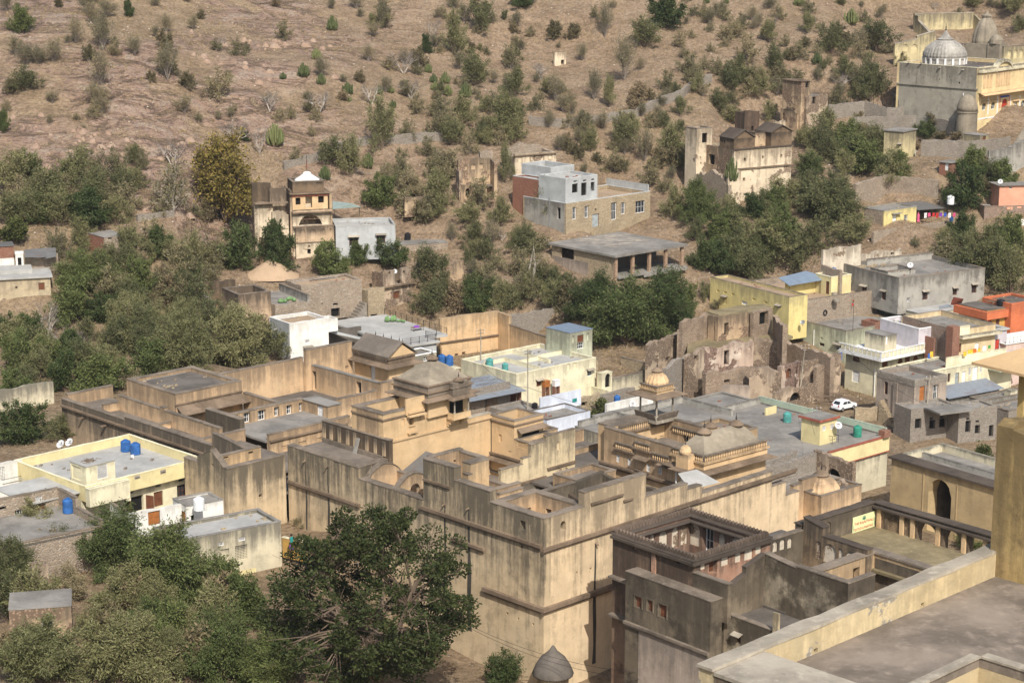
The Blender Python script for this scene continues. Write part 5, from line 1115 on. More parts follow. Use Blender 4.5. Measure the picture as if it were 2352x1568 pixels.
DR.wall('u', -.9, -.3, dW + 1.0, 14, [(-.3, .7, 21.3), (.7, dW * .3, 20.6, 20.9), (dW * .3, dW * .55, 20.9, 21.2), (dW * .55, dW + 1.0, 21.3)], .45, 'ruinpale', op=[('oa', .9, dW - .2, 19.25, 21.0)], cop=None); DR.part('arch_recess', MB().box(df, .2, dW + .4, 1.3, 1.4, 19.2, 21.3), M['ruin']); DR.slab(-.3, dW + 1.0, -1.6, 4, 19.2, 'roofbrown', name='floor')
DR.wall('u', -1.75, 0, dW + 1.2, 16.5, 19.15, .4, 'burnt', op=[('na', .8, 1.7, 17.0, 18.7), ('na', 2.5, 3.4, 17.0, 18.7), ('na', 4.2, 5.1, 17.0, 18.7), ('na', 5.7, 6.3, 17.0, 18.7)], cop='stonecornice'); DR.wall('u', -1.8, 0, dW + 1.2, 13, 16.45, .5, 'ruinpale', op=[('d', ml(2130, 165), 24, 34), ('da', ml(2130, 128), 12, 14), ('da', ml(2210, 122), 12, 14), ('da', ml(2285, 118), 12, 14)], cop='stonecornice', ov=.15)
L0 = DR.U(tl(1745, 1200)[0]); L1 = DR.U(tl(1860, 1200)[0]); L2 = DR.U(tl(1975, 1300)[0])
DR.wall('u', 1.5, L0, L1 + .4, 16, jag(26.4, .2, 1.1), .5, 'darkbrown', cop=None, step=.5); DR.wall('u', .6, L1, L2, 16, jag(25.6, .3, 2.1), .5, 'burnt', cop=None, step=.5); DR.wall('u', -.3, L0, L1 + .3, 13, jag(23.2, .3, 3.1), .5, 'ruinpale', op=[('da', tl(1800, 1330), 84, 130)], cop=None, step=.5); DR.wall('u', -.9, L1, L2, 13, jag(21.8, .9, 4.1), .5, 'ruinpale', op=[('oa', tl(1900, 1400), 50, 120)], cop=None, step=.4); DR.wall('v', L0, -.3, 2, 13, jag(22.5, .6, 6.1), .5, 'ruin', cop=None, step=.5)
DR.chajja('R', L0, L2, -.3, 23.4, .8, .15, .1); DR.wall('u', -2.2, L0 + .4, L2 - .3, 13, jag(18.0, .9, 7.1), .5, 'ruin', op=[('oa', 1.0, 1.9, 14.5, 17.2)], cop=None, step=.4)
# ------------------------------------------------ grey house beside it
GH = Bld('grey_plaster_house', 'light grey rendered house right of the white-domed ruin', 'house', ff(771, 520), 19.3, 10, 14.5)
gu = GH.U(908, 19.3); GH.ground(0, gu, 0, 6, 14.5); GH.mass(0, gu, 0, 7.5, 13.5, 18.8, .5, 'cement', 'rooflight', t=.25, cop='rooflight', Rw=[('gh', mc(85, 95), 62, 62), ('gh', mc(272, 80), 60, 60)])
ga = up(tc(-10, 1455), 20.6); GH.part('awning_sheet', MB().tilted(*[tuple(up(tc(x, y), z)) for x, y, z in ((-60, 1440, 20.3), (135, 1425, 20.3), (80, 1402, 21.0), (-60, 1385, 21.1))], .05), M['tingreen']);
for x in (-50, 125): q = up(tc(x, 1432), 20.2); GH.part('awning_post', MB().tube((q.x, q.y, 18.8), (q.x, q.y, 20.25), .05), M['metal'])
SB = Bld('low_stone_platform', 'low stone platform with one black tank below the grey rendered house', 'platform', mc(385, 120), 14.6, 18, 13.6); SB.ground(0, 8, 0, 4, 13.5); SB.mass(0, SB.U(mc(735, 85)[0]), 0, 4, 11.5, 14.5, 0, 'rubble', None, cop='roofgrey')
tank(mc(457, 84), 14.6, 1.1, 1.25, 'plasticblack', 'black water tank on the low stone platform by the grey rendered house')
# ------------------------------------------------ half-collapsed rubble house
RB = Bld('rubble_courtyard_house', 'half-collapsed rubble house with a burnt square turret behind the white cube house', 'house', ml(1640, 460), 13.2, 31, 8.6)
rf = RB.fr; r1 = RB.U(ml(1865, 435)[0]); rv = RB.V(ml(1530, 410)[0])
RB.ground(0, r1 + 8, 0, rv, 8.4); RB.mass(0, r1, 0, rv, 7.5, 11.8, 1.3, 'burnt', 'roofdark', t=.45, cop='coping', tops={'R': jag(13.1, .15, 2.0), 'L': jag(13.1, .15, 3.0)}, step=.5)
RB.wall('u', rv + 4, -3, 4, 8, jag(13.4, .3, 1.5), .5, 'darkbrown', cop=None, step=.5); RB.wall('v', -3, rv - 3, rv + 4, 8, jag(12.0, .4, 4.5), .5, 'rubblegrey', cop=None, step=.5)
RB.mass(r1 + .02, r1 + 6.2, -1.5, rv + 3, 7.5, 11.0, .15, 'rubble', 'roofgrey', cop=None, t=.4, tops={'R': jag(11.1, .3, 6.5)}, step=.5); RB.wall('v', r1 + 5.6, -1.4, rv + 3, 9, 12.2, .4, 'greyplaster')
for p, z_ in ((ml(1935, 515), 11.1), (ml(2003, 500), 11.1)):
 q = up(p, z_); T = Thing('sacks', 'pile of lime-green sacks on the rubble roof, ' + ('left heap' if p[0] < 660 else 'right heap'), 'sacks', q, 'lime-green sack heaps')
 for k in range(5): T.part('sack', MB().lathe((q.x + random.gauss(0, .35), q.y + random.gauss(0, .3), q.z), [(.22, 0), (.32, .15), (.3, .35), (.12, .5), (.06, .58)], 9), M['cloth_limebag'], smooth=True)
RB.mass(r1 + 6.25, r1 + 17, rv - 4.2, rv + 1.8, 7, 12.6, .35, 'rubble', 'dirt', t=.5, cop=None, tops={'R': jag(12.9, .3, 8.8), 'L': jag(12.9, .2, 1.8)}, step=.5, Rw=[('d', ml(2312, 585), 60, 60), ('d', ml(2312, 528), 34, 14), ('d', ml(2220, 525), 10, 10)])
SPc = up(ml(1870, 330), 12.0); RBs = []
sp = MB(); n = 28
vs = [(SPc.x, SPc.y, SPc.z + 2.9)]; fs = []
for j in range(1, 6):
 for k in range(n):
  a = 2 * math.pi * k / n; rr = 5.2 * j / 5 * (1 + .12 * mnoise.noise(Vector((math.cos(a) * 2, math.sin(a) * 2, j)))); vs.append((SPc.x + rr * math.cos(a), SPc.y + rr * .6 * math.sin(a), SPc.z + 2.9 * (1 - j / 5) ** 1.15 - (.4 if j == 5 else 0)))
for k in range(n): fs.append((0, 1 + k, 1 + (k + 1) % n))
for j in range(4):
 for k in range(n): fs.append((1 + j * n + k, 1 + (j + 1) * n + k, 1 + (j + 1) * n + (k + 1) % n, 1 + j * n + (k + 1) % n))
single('sand_heap', MB().add(vs, fs), M['sand'], 'rounded heap of pale sand behind the rubble house', 'sand heap', (SPc.x, SPc.y, SPc.z), smooth=True); GROUND_PTS += [(SPc.x + a, SPc.y + b, SPc.z) for a in (-4, 0, 4) for b in (-2, 2)]
PT_ = Bld('pink_ruined_tower', 'narrow ruined tower of faded pink plaster beside the thicket', 'ruin', mc(285, 300), 13.0, 41, 5.7)
pf = PT_.fr; pw = PT_.U(mc(480, 270)[0]); PT_.ground(0, pw, 0, 3, 5.6)
PT_.wall('u', 0, 0, pw, 4.8, [(0, pw * .42, 12.9), (pw * .42, pw * .66, 10.4), (pw * .66, pw, 13.0)], .5, 'ruinpink', op=[('w', mc(382, 465), 46, 50), ('o', mc(330, 310), 18, 22), ('o', mc(432, 305), 16, 20), ('d', mc(300, 575), 22, 26)], cop=None); PT_.wall('v', 0, .5, 3, 4.8, jag(12.6, .4, 3.3), .45, 'ruin', cop=None, step=.5); PT_.wall('v', pw - .45, .5, 3, 4.8, jag(12.4, .4, 4.3), .45, 'ruin', cop=None, step=.5); PT_.wall('u', 2.9, .45, pw - .45, 4.8, 12.0, .4, 'ruin', cop=None)
PT_.part('broken_ledge', MB().box(pf, -.3, pw + .2, -.6, -.004, 10.2, 10.4), M['stonecornice']); PT_.slab(.4, pw - .4, .4, 3, 10.1, 'roofbrown', name='floor'); dish(mc(368, 303), 12.3, .8, 'pale satellite dish in the gap of the pink ruined tower', 170, 35, 1.6)
RM = Bld('stepped_rubble_house', 'tall rubble-stone house with an outside stair left of the pink tower', 'house', mc(75, 400), 12.2, 36, 5.6)
mf = RM.fr; RM.ground(0, 6, 0, 4, 5.6)
RM.mass(-4.5, RM.U(mc(160, 350)[0]), 1.5, 6, 5, 12.3, .25, 'rubbletan', 'dirt', t=.4, cop=None, tops={'R': jag(12.6, .3, 1.3), 'L': jag(12.5, .3, 1.4), 'E': jag(12.6, .3, 1.3), 'B': 12.6}, step=.5); rmu = RM.U(mc(283, 350)[0]); RM.mass(rmu * .45, rmu, -.6, 1.48, 5, 10.9, .2, 'rubbletan', 'dirt', t=.4, cop=None, Rw=[('d', mc(218, 650), 60, 105)], tops={'R': jag(11.2, .5, 5.3)}, step=.5)
for k in range(9): RM.part('step', MB().box(mf, -1.4 + k * .36, -1.04 + k * .36, -1.4, 1.47, 5, 6.0 + k * .42), M['rubblegrey'])
GT = Bld('railed_terrace_house', 'grey concrete terrace roof with a black iron railing beside the ochre court wall', 'house', mc(470, 812), 7.2, 36, 1.5)
tf_ = GT.fr; GT.ground(0, 8, 0, 16, 1.5)
tu1 = GT.U(mc(655, 800)[0]); tv1 = 21
GT.mass(-1, tu1, 0, tv1, .5, 7.0, 0, 'cement', None, t=.3, cop='rooflight', copw=.4, coph=.3, Rw=[('d', mc(657, 830), 20, 60)]); tu2 = GT.U(mc(752, 730)[0], v=3.5); GT.part('roof_overhang', MB().box(tf_, tu1 + .4, tu1 + 4.0, 2.8, 21, 6.9, 7.28), M['rooflight'])
def railing(T, f, pts, z, h=.95, st=1.5, mat='metal'):
 for (u0, v0), (u1, v1) in zip(pts[:-1], pts[1:]):
  L = math.hypot(u1 - u0, v1 - v0); n = max(1, int(L / st)); mb = MB();
  for zz in (.35, .65, h): mb.tube(f.w(u0, v0, z + zz), f.w(u1, v1, z + zz), .028, n=4)
  T.part('railing', mb, M[mat])
  for k in range(n + 1): q = f.w(u0 + (u1 - u0) * k / n, v0 + (v1 - v0) * k / n, z); T.part('railing_post', MB().tube(q, (q[0], q[1], q[2] + h + .1), .05, n=5), M[mat])
railing(GT, tf_, [(-1.2, .1), (tu1, .1), (tu1, 2.9), (tu1 + 3.9, 2.9), (tu1 + 3.9, 20.8)], 7.31)
for k, p in enumerate((mc(318, 645), mc(355, 640), mc(415, 645))):
 q = up(p, 7.4); T = Thing('sacks', ('lime-green sack heap against the terrace wall, leftmost', 'lime-green sack standing against the terrace wall, middle', 'flattened lime-green sacks on the terrace floor, right')[k], 'sacks', q, 'lime-green sack heaps')
 for j in range(4): T.part('sack', MB().lathe((q.x + random.gauss(0, .3), q.y + random.gauss(0, .2), q.z), [(.25, 0), (.33, .2), (.28, .5 if k < 2 else .2), (.1, .8 if k < 2 else .3)], 9), M['cloth_limebag'], smooth=True)
CT = up(mc(500, 715), 7.35); T = Thing('rope_cot', 'rope cot with clothes on it standing on the grey railed terrace', 'cot', CT); cf = Fr(CT, 36)
T.part('cot_bed', MB().box(cf, 0, 1.9, 0, .9, 7.8, 7.88), M['oldwood'])
for a in (0.05, 1.85):
 for b in (.05, .85): T.part('leg', MB().tube(cf.w(a, b, 7.32), cf.w(a, b, 7.9), .04), M['oldwood'])
T.part('clothes', MB().lathe(cf.w(.8, .45, 7.88), [(.5, 0), (.45, .12), (.2, .22)], 9), M['cloth_violet'])
WC = Bld('white_cube_house', 'plain bright white cube house with one small hooded window', 'house', ml(1995, 655), 11.0, 37, 5.5)
wu, wv = WC.U(ml(2262, 615)[0]), WC.V(ml(1855, 625)[0]); WC.ground(0, wu, 0, wv, 5.3)
WC.mass(0, wu, 0, wv, 4.5, 10.3, .55, 'white', 'dirt', t=.25, cop='whitepaint', copw=.01, coph=.03, Lwall='cement', Rw=[('gh', ml(2120, 865), 48, 85), ('v', ml(2118, 783), 32, 22)]); WC.part('spout', MB().tube(WC.fr.w(-.05, wv * .6, 9.5), WC.fr.w(-.8, wv * .6, 9.35), .05), M['whitepaint']); WC.mass(wu + .02, wu + 2.0, .5, 3, 8.5, 10.0, .5, 'white', 'dirt', t=.2, cop=None)
ST = Bld('concrete_stair', 'grey concrete stair and landing slab between the white cube house and the terrace', 'stair', ml(2300, 700), 8.6, 36, 3); sf_ = ST.fr; ST.ground(0, 6, 0, 2, 3)
ST.part('stair_slab', MB().tilted(sf_.w(-1, 0, 8.6), sf_.w(9.5, -2.2, 5.2), sf_.w(9.5, -.8, 5.2), sf_.w(-1, 1.6, 8.6), .35), M['cement']); ST.part('under_wall', MB().box(sf_, -1, 6, 1.7, 2.0, 2, 8.0), M['roofdark']); ST.part('side_wall', MB().box(sf_, 5.0, 9, -3.4, -3.1, 2, 6.3), M['greyplaster'])
CL = Bld('cream_ledge_house', 'cream wall stub carrying two dark blue tanks right of the gabled pavilion', 'house', mc(700, 985), 8.9, 41, 2); clf = CL.fr; CL.ground(0, 5, 0, 6, 2)
CL.mass(0, CL.U(mc(808, 950)[0]), 0, CL.V(mc(640, 940)[0]), 1, 8.8, 0, 'cream', None, cop='cream', copw=.2, coph=.14); CL.mass(-3.4, .8, CL.V(mc(640, 940)[0]) + .5, CL.V(mc(640, 940)[0]) + 4, 1, 10.8, .2, 'creamold', 'roofgrey', cop='whitepaint', copw=.02, Rw=[('b', mc(580, 905), 30, 34)])
tank(mc(693, 942), 8.96, 1.12, 1.45, 'plasticblue', 'dark blue tank on the cream ledge, left one of the pair'); tank(mc(745, 948), 8.96, 1.12, 1.45, 'plasticblue', 'dark blue tank on the cream ledge, right one of the pair')
#== middle of the village
OC = Bld('ochre_court_wall', 'tall stained ochre court wall in the middle of the village', 'wall', mc(680, 622), 9.0, 33, 2.4)
ou = OC.U(mc(1078, 572)[0]); OC.ground(0, ou, -6, .5, 2.2)
OC.wall('u', 0, 0, ou, 1.5, jag(8.9, .12, 2.0), .5, 'ochre', op=[('d', mc(793, 885), 24, 34), ('w', mc(843, 882), 24, 52)], cop=None, step=.8); OC.part('ledge', MB().box(OC.fr, 0, ou, -.3, -.004, 4.9, 5.1), M['stonecornice'])
OC.wall('v', ou, -3.2, .5, 1.5, jag(8.6, .2, 4.0), .5, 'ochre', cop=None, step=.6); OC.wall('v', ou + .1, -16.5, -3.2, 1.5, 7.2, .4, 'ochre', cop='coping'); OC.wall('u', -.3, ou + .6, ou + 12, 3, jag(8.0, .3, 5.0), .5, 'rubblegrey', cop=None, step=.6)
WH = Bld('white_flat_roof_house', 'broad cream-white house with low walls dividing its flat roof', 'house', mc(1205, 1010), 7.0, 41, 1.0)
hf = WH.fr; hu, hv = WH.U(mc(1755, 895)[0]), WH.V(mc(870, 865)[0]) + 1.5; WH.ground(0, hu, 0, hv, .8)
WH.mass(0, hu, 0, hv, 0, 6.4, .6, 'cream', 'rooflight', t=.3, cop='cream', copw=.02, coph=.05, Rw=[('bh', mc(1712, 1002), 34, 44), ('wh', mc(1362, 1072), 34, 44), ('n', mc(1565, 960), 20, 50), ('n', mc(1610, 950), 20, 50)])
for a, b, c, d in ((hu * .35, hu * .35 + .25, hv * .1, hv * .75), (hu * .62, hu * .62 + .25, hv * .3, hv * .98), (hu * .36, hu * .62, hv * .5, hv * .5 + .25), (hu * .63, hu * .97, hv * .55, hv * .55 + .25), (hu * .1, hu * .35, hv * .72, hv * .72 + .25)): WH.part('roof_divider', MB().box(hf, a, b, c, d, 6.401, 7.0), M['cream'])
uu, uv_ = WH.sub(mc(1575, 725), 10.0); WH.mass(uu, uu + 4.6, uv_, uv_ + 5.3, 1, 9.9, 0, 'palegreen', None, t=.25, cop='tinblue', copw=.05, coph=.12, Rw=[('w', mc(1648, 765), 44, 50), ('b', mc(1648, 812), 44, 45), ('n', mc(1598, 770), 14, 50), ('n', mc(1700, 752), 14, 50)])
tank(mc(1022, 957), 6.4, 1.05, 1.25, 'plasticteal', 'teal water tank on the cream-white flat roof, larger left one'); tank(mc(1128, 985), 6.4, .9, 1.15, 'plasticteal', 'teal water tank on the cream-white flat roof, smaller right one')
pole(mc(962, 1068), 3.0, 8.2, 'concrete electric pole beside the cream-white flat-roofed house', 2, mat='copingpale')
for nm, p, mt, lb in (('wooden_crate', mc(1410, 1095), 'orangewood', 'brown wooden box on posts in front of the cream-white house'), ('cooler_box', mc(1480, 1090), 'whitepaint', 'white air cooler box on posts in front of the cream-white house')):
 q = up(p, 4.4); T = Thing(nm, lb, 'box', (q.x, q.y, 3.0)); f_ = Fr(q, 41); T.part('case', MB().box(f_, -.5, .5, -.35, .35, 4.4, 5.25), M[mt]); T.part('lid', MB().box(f_, -.54, .54, -.39, .39, 5.252, 5.31), M[mt])
 for a in (-.4, .4): T.part('leg', MB().box(f_, a - .06, a + .06, -.3, .3, 2.6, 4.398), M['brick'])
YW = Bld('yard_wall', 'low cream yard wall with a small white arched gate right of the cream-white house', 'wall', mc(1795, 1000), 5.2, 41, .8); gf = YW.fr; YW.ground(0, 12, 0, 8, .8)
YW.mass(0, 2.1, 0, 1.0, 0, 5.0, 0, 'cream', None, t=.3, cop='cream', Rw=[('da', mc(1840, 1045), 44, 110)]); YW.wall('u', .2, 2.1, YW.U(mc(2235, 950)[0]), 0, 3.9, .35, 'creamold'); YW.wall('v', -.2, -1.5, 9, -.3, 2.8, .35, 'cream', cop=None); YW.slab(.4, 13, 1.0, 9, 1.3, 'dirt', name='yard')
YW.wall('u', 9.2, 1, 8, 0, 4.4, .35, 'rubbletan', op=[('c', 2.4, 3.3, 1.3, 3.4)]); YW.wall('v', 12.6, .8, 9, 0, 4.0, .35, 'rubbletan'); YW.wall('u', -5.5, 3.0, 9.5, -.3, 1.9, 3.0, 'copingpale', cop='roofgrey')
for k in range(4): YW.part('step', MB().box(gf, 2.0 + k * .35, 2.35 + k * .35, -4.4, -2.4, -.3, .4 + k * .38), M['copingpale'])
SK = Bld('tin_roof_shack', 'rubble shack under a rusty grey tin roof strewn with twigs', 'shack', mc(845, 1190), 5.2, 38, 1.5); kf_ = SK.fr; SK.ground(0, 9, 0, 5, 1.5)
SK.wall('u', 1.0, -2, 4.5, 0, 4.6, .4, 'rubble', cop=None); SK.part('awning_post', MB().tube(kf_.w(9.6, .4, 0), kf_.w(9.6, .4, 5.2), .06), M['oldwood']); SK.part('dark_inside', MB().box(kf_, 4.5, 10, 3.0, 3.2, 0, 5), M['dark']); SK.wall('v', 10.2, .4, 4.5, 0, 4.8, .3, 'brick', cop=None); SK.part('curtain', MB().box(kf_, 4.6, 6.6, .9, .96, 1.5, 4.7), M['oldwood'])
corrugate(SK, kf_, -2.4, 10.8, -.6, 7.4, 5.0, 5.9, 'v', 8, 'tin'); tw = MB()
for i in range(70): u_, v_ = random.uniform(0, 8.5), random.uniform(1.5, 7); a_ = random.uniform(-.6, .6); z_ = 5.1 + (v_ + .6) / 8 * .9; tw.tube(kf_.w(u_, v_, z_ + .05), kf_.w(u_ + 1.6 * math.cos(a_), v_ + 1.6 * math.sin(a_), z_ + .12), .025, .01, 3)
SK.part('twigs', tw, M['twig'])['kind'] = 'stuff'
SI = Thing('temple_plaque', 'small white plaque with a red cross mark on a post by the tin roof', 'plaque', up(mc(838, 1195), 6.4)); q = SI.loc; pq = Fr(q, 41); SI.part('board', MB().box(pq, -.35, .35, 0, .06, q.z, q.z + .8), M['whitepaint']); SI.part('mark', MB().box(pq, -.2, .2, -.03, -.004, q.z + .34, q.z + .44).box(pq, -.05, .05, -.028, -.005, q.z + .18, q.z + .6), M['cloth_red']); SI.part('post', MB().box(pq, -.06, .06, .061, .16, q.z - 2.5, q.z + .4), M['oldwood'])
BU = Bld('blue_white_house', 'bluish-white limewashed house with a dark parapet roof in front of the round dark tree', 'house', mc(1418, 1325), 6.2, 40, .8)
uf = BU.fr; b1 = BU.U(mc(1716, 1292)[0]); BU.ground(0, b1, 0, 6, .6); BU.mass(0, b1, 0, 5.2, 0, 5.6, .55, 'bluewhite', 'roofgrey', t=.3, cop='roofdark', copw=.02, Rw=[('gh', mc(1672, 1432), 70, 50)])
tu, tv_ = BU.sub(mc(1410, 1165), 7.6); t2 = BU.fr.ux(mc(1652, 1148)[0], 7.6, tv_); BU.wall('u', tv_, tu - 1, t2, 0, 7.6, .25, 'bluewhite', cop=None); BU.slab(-1, t2, 5.2, tv_, 5.4, 'roofgrey'); BU.part('parapet', MB().box(uf, -1.4, -1.0, 4, tv_ + 2, 3, 6.3).box(uf, -1.0, t2 - 3, 5.22, 5.6, 5.4, 6.0), M['rubblegrey']); BU.part('green_notice', MB().box(uf, t2 - 1.6, t2 - .8, tv_ - .04, tv_ - .004, 6.0, 6.5), M['cloth_teal'])
BU.mass(b1 + .02, b1 + 2.4, .6, 3.6, 0, 3.6, 0, 'bluewhite', None, cop='bluewhite'); BU.part('orange_shutter', MB().box(uf, b1 + 1.2, b1 + 4.2, .4, .5, .5, 2.6), M['orange'])
DRf = Bld('grey_roof_house', 'low house with a dark grey flat roof and rubble parapet left of the bluish-white house', 'house', mc(1240, 1300), 5.4, 40, .8); e1 = DRf.U(mc(1400, 1260)[0]) ; DRf.ground(0, e1, 0, 10, .8); DRf.mass(0, e1 + 1.5, 0, DRf.V(mc(1150, 1120)[0]) + 4, 0, 5.0, .4, 'rubblegrey', 'roofgrey', t=.35, cop=None); DRf.part('parapet', MB().box(DRf.fr, 0, e1 + 5, 13.2, 13.6, 3, 6.2), M['rubblegrey'])
tank(mc(1333, 1245), 5.0, .8, .8, 'plasticblack', 'small dark grey tank on the dark flat roof by the concrete pole'); pole(mc(1284, 1252), 5.0, 8.5, 'pale concrete pole with bent brackets rising from the dark flat roof', 2, mat='copingpale')
RK = Bld('rubble_yard_ruin', 'broken rubble wall with a square hole beside the round dark tree', 'ruin', mc(1650, 1165), 4.6, 40, .6); RK.wall('u', 0, 0, 3.6, 0, jag(4.5, .4, 2.0), .5, 'rubbletan', op=[('d', mc(1675, 1215), 40, 30)], cop=None, step=.4); RK.wall('u', 2.0, 3.6, 12.5, 0, jag(3.6, .15, 3.0), .4, 'rubblegrey', cop=None, step=.6); RK.wall('v', 3.4, -6.5, 0, -.5, 2.2, .5, 'rubblegrey', cop=None)
tank(mc(1900, 1215), 2.6, .95, 1.3, 'plasticblue', 'blue tank on a ledge left of the round satellite dish'); tank(mc(2200, 1240), 3.4, .95, .9, 'plasticblue', 'blue tank half hidden behind the open kiosk'); dish(mc(2010, 1218), 3.6, .95, 'round white satellite dish facing the camera near the open kiosk', 190, 30, .8)
LB = Bld('ledge_house', 'low grey roofed house with a white parapet edge behind the open kiosk', 'house', mc(1975, 1320), 4.2, 40, 0); LB.ground(0, 9, 0, 6, 0); LB.mass(-2, 5.6, 0, 5, -1, 4.0, 0, 'white', None, cop='roofgrey', copw=.1);
LB.wall('u', 7.5, 3, 12, -1, 4.3, .4, 'white', cop=None)
# ------------------------------------------------ big grey roofs, cabin with the red roof edge
GR = Bld('grey_terrace_house', 'wide grey terrace-roofed house with a small cream stair cabin edged in red', 'house', mr(130, 1568), 6.0, 41, -1.0)
kz = 5.6; f_ = GR.fr
gu1, gv0 = GR.sub(mr(1415, 1430), kz); gL = GR.sub(mr(0, 1240), kz); GR.ground(0, gu1, 0, 20, -1)
GR.mass(-2, gu1, gv0, 21, -1.5, kz, .12, 'creamold', 'roofgrey', t=.35, cop='roofgrey', Rw=[])
GR.part('yellow_band', MB().box(f_, gu1 - 12, gu1 + .02, gv0 - .25, gv0 - .004, 3.6, 5.5), M['yellow']); GR.part('red_band', MB().box(f_, gu1 - 12, gu1 + .04, gv0 - .32, gv0 - .02, 5.51, 5.68).box(f_, gu1 - 9, gu1 + .04, gv0 - .30, gv0 - .252, 3.5, 3.65), M['redtrim']); GR.part('green_parapet', MB().box(f_, gu1 - .3, gu1 + .003, gv0 + .2, 13.5, kz, kz + 1.0), M['greenwash'])
for a, b, c, d in ((-2, 10.5, 8.0, 8.3), (gu1 - 8.2, gu1 - 7.9, 11.5, 20.9), (-1.6, gu1 - 8, 20.6, 20.9), (gu1 - 7.9, gu1 - .4, 13.3, 13.6), (5.2, 5.5, 17.5, 20.6), (1.0, 5.2, 17.4, 17.7)): GR.part('roof_parapet', MB().box(f_, a, b, c, d, kz + .001, kz + .85), M['greyplaster'])
cu, cv = GR.sub(mr(950, 1335), 8.9); GR.mass(cu + .3, cu + 3.6, cv + .3, cv + 3.4, kz + .001, 8.7, 0, 'yellow', None, t=.2, cop=None, Rw=[('v', mr(975, 1382), 24, 36), ('v', mr(1030, 1370), 24, 36)]); GR.part('cabin_roof', MB().box(f_, cu, cu + 3.9, cv, cv + 3.7, 8.701, 8.95), M['redtrim']); GR.part('cabin_roof_top', MB().box(f_, cu + .15, cu + 3.75, cv + .15, cv + 3.55, 8.951, 9.0), M['roofgrey'])
GR.part('yellow_parapet', MB().box(f_, *sorted((GR.sub(mr(575, 1250), 6.5)[0], GR.sub(mr(640, 1230), 6.5)[0])), GR.sub(mr(575, 1250), 6.5)[1], GR.sub(mr(575, 1250), 6.5)[1] + .25, kz, 6.6), M['yellow'])
tank(mr(720, 1338), kz, 1.1, 1.35, 'plasticteal', 'turquoise tank on the wide grey roof left of the cream cabin'); tank(mr(1203, 1440), kz, 1.1, 1.5, 'plasticgreen', 'green tank on the grey roof right of the cream cabin'); tank(mr(547, 1196), 3.6, 1.1, .7, 'plasticteal', 'low turquoise tank below the wide grey roof, seen from above'); dish(mr(1072, 1362), 8.0, .95, 'round white satellite dish fixed to the cream cabin corner', 170, 30, 1.0)
fr_ = up(mr(1030, 1490), kz + .02); T = Thing('iron_frame', 'small black iron frame standing on the roof before the cream cabin', 'frame', fr_); ifr = Fr(fr_, 41)
for a in (0, 1.2):
 for b in (0, .8): T.part('leg', MB().tube(ifr.w(a, b, kz), ifr.w(a, b, kz + 1), .03), M['metal'])
T.part('top_frame', MB().tube(ifr.w(0, 0, kz + 1), ifr.w(1.2, 0, kz + 1), .03).tube(ifr.w(0, .8, kz + 1), ifr.w(1.2, .8, kz + 1), .03).tube(ifr.w(0, 0, kz + 1), ifr.w(0, .8, kz + 1), .03).tube(ifr.w(1.2, 0, kz + 1), ifr.w(1.2, .8, kz + 1), .03), M['metal'])
ch = up(mr(1390, 1440), kz); T = Thing('planter', 'terracotta box planter with a bare shoot at the roof edge', 'planter', ch); cfr = Fr(ch, 41); T.part('box', MB().box(cfr, -.6, .6, -.5, .5, kz, kz + .9), M['brick']); T.part('shoot', MB().tube(cfr.w(0, 0, kz + .9), cfr.w(.1, 0, kz + 1.9), .04, .02).tube(cfr.w(.1, 0, kz + 1.3), cfr.w(-.2, .1, kz + 1.9), .03, .015), M['oldwood'])
pole(mr(912, 1568), 3.0, 6.5, 'grey electric pole in front of the yellow and red parapet', 2); pole(mr(800, 1195), 1.0, 8.6, 'leaning concrete pole before the round ruin', 2, .08, 'copingpale'); pole(mr(1670, 1350), 1.0, 7.0, 'leaning grey pole before the unplastered stone houses', 1, .06, 'copingpale')
DM = Bld('ribbed_dome_shrine', 'small ribbed ochre dome among broken rubble walls', 'shrine', br(700, 190), 9.5, 41, 3); mf2 = DM.fr; DM.ground(0, 10, 0, 8, 3)
du, dv = DM.sub(br(955, 140), 9.0); w0 = mf2.w(du, dv, 6.9); DM.part('dome', MB().lathe(w0, [(1.95, -1.0), (2.1, 0), (2.05, .7), (1.6, 1.5), (.95, 2.0), (.45, 2.2)], 40, 20, .08), M['inner']); finial(DM, (w0[0], w0[1], w0[2] + 2.05), 1.3)
DM.wall('u', 0, 0, 7.5, 2, [(0, 1.6, 8.0), (1.6, 3.0, 8.8), (3.0, 7.5, 9.2)], .5, 'inner', cop='coping'); DM.mass(3.4, 10.5, -2.6, -.02, 2, 7.4, .4, 'inner', 'roofdark', t=.3); DM.wall('u', 5.5, -6, 12, 1, jag(9.4, .5, 3.0), .7, 'rubblegrey', cop=None, step=.4); DM.wall('u', 8.5, -6, 12, 1, jag(9.0, .5, 5.0), .7, 'rubblegrey', cop=None, step=.4); DM.slab(-6, 12, 1, 8.5, 7.4, 'rubblegrey', name='rubble_roof')
DM.wall('v', 12.0, 0, 6, 1, jag(9.4, .6, 4.0), .6, 'ruinpink', op=[('da', 2.2, 4.2, 4.2, 8.2)], cop=None, step=.4); DM.wall('v', 9.5, -1, 5, 1, jag(7.4, .8, 6.0), .6, 'rubblered', cop=None, step=.4)
DM.part('paved_ramp', MB().tilted(mf2.w(9.8, -9, .2), mf2.w(17, -9, -.8), mf2.w(17, 5, 3.0), mf2.w(9.8, 5, 4.2), .3), M['paving'])
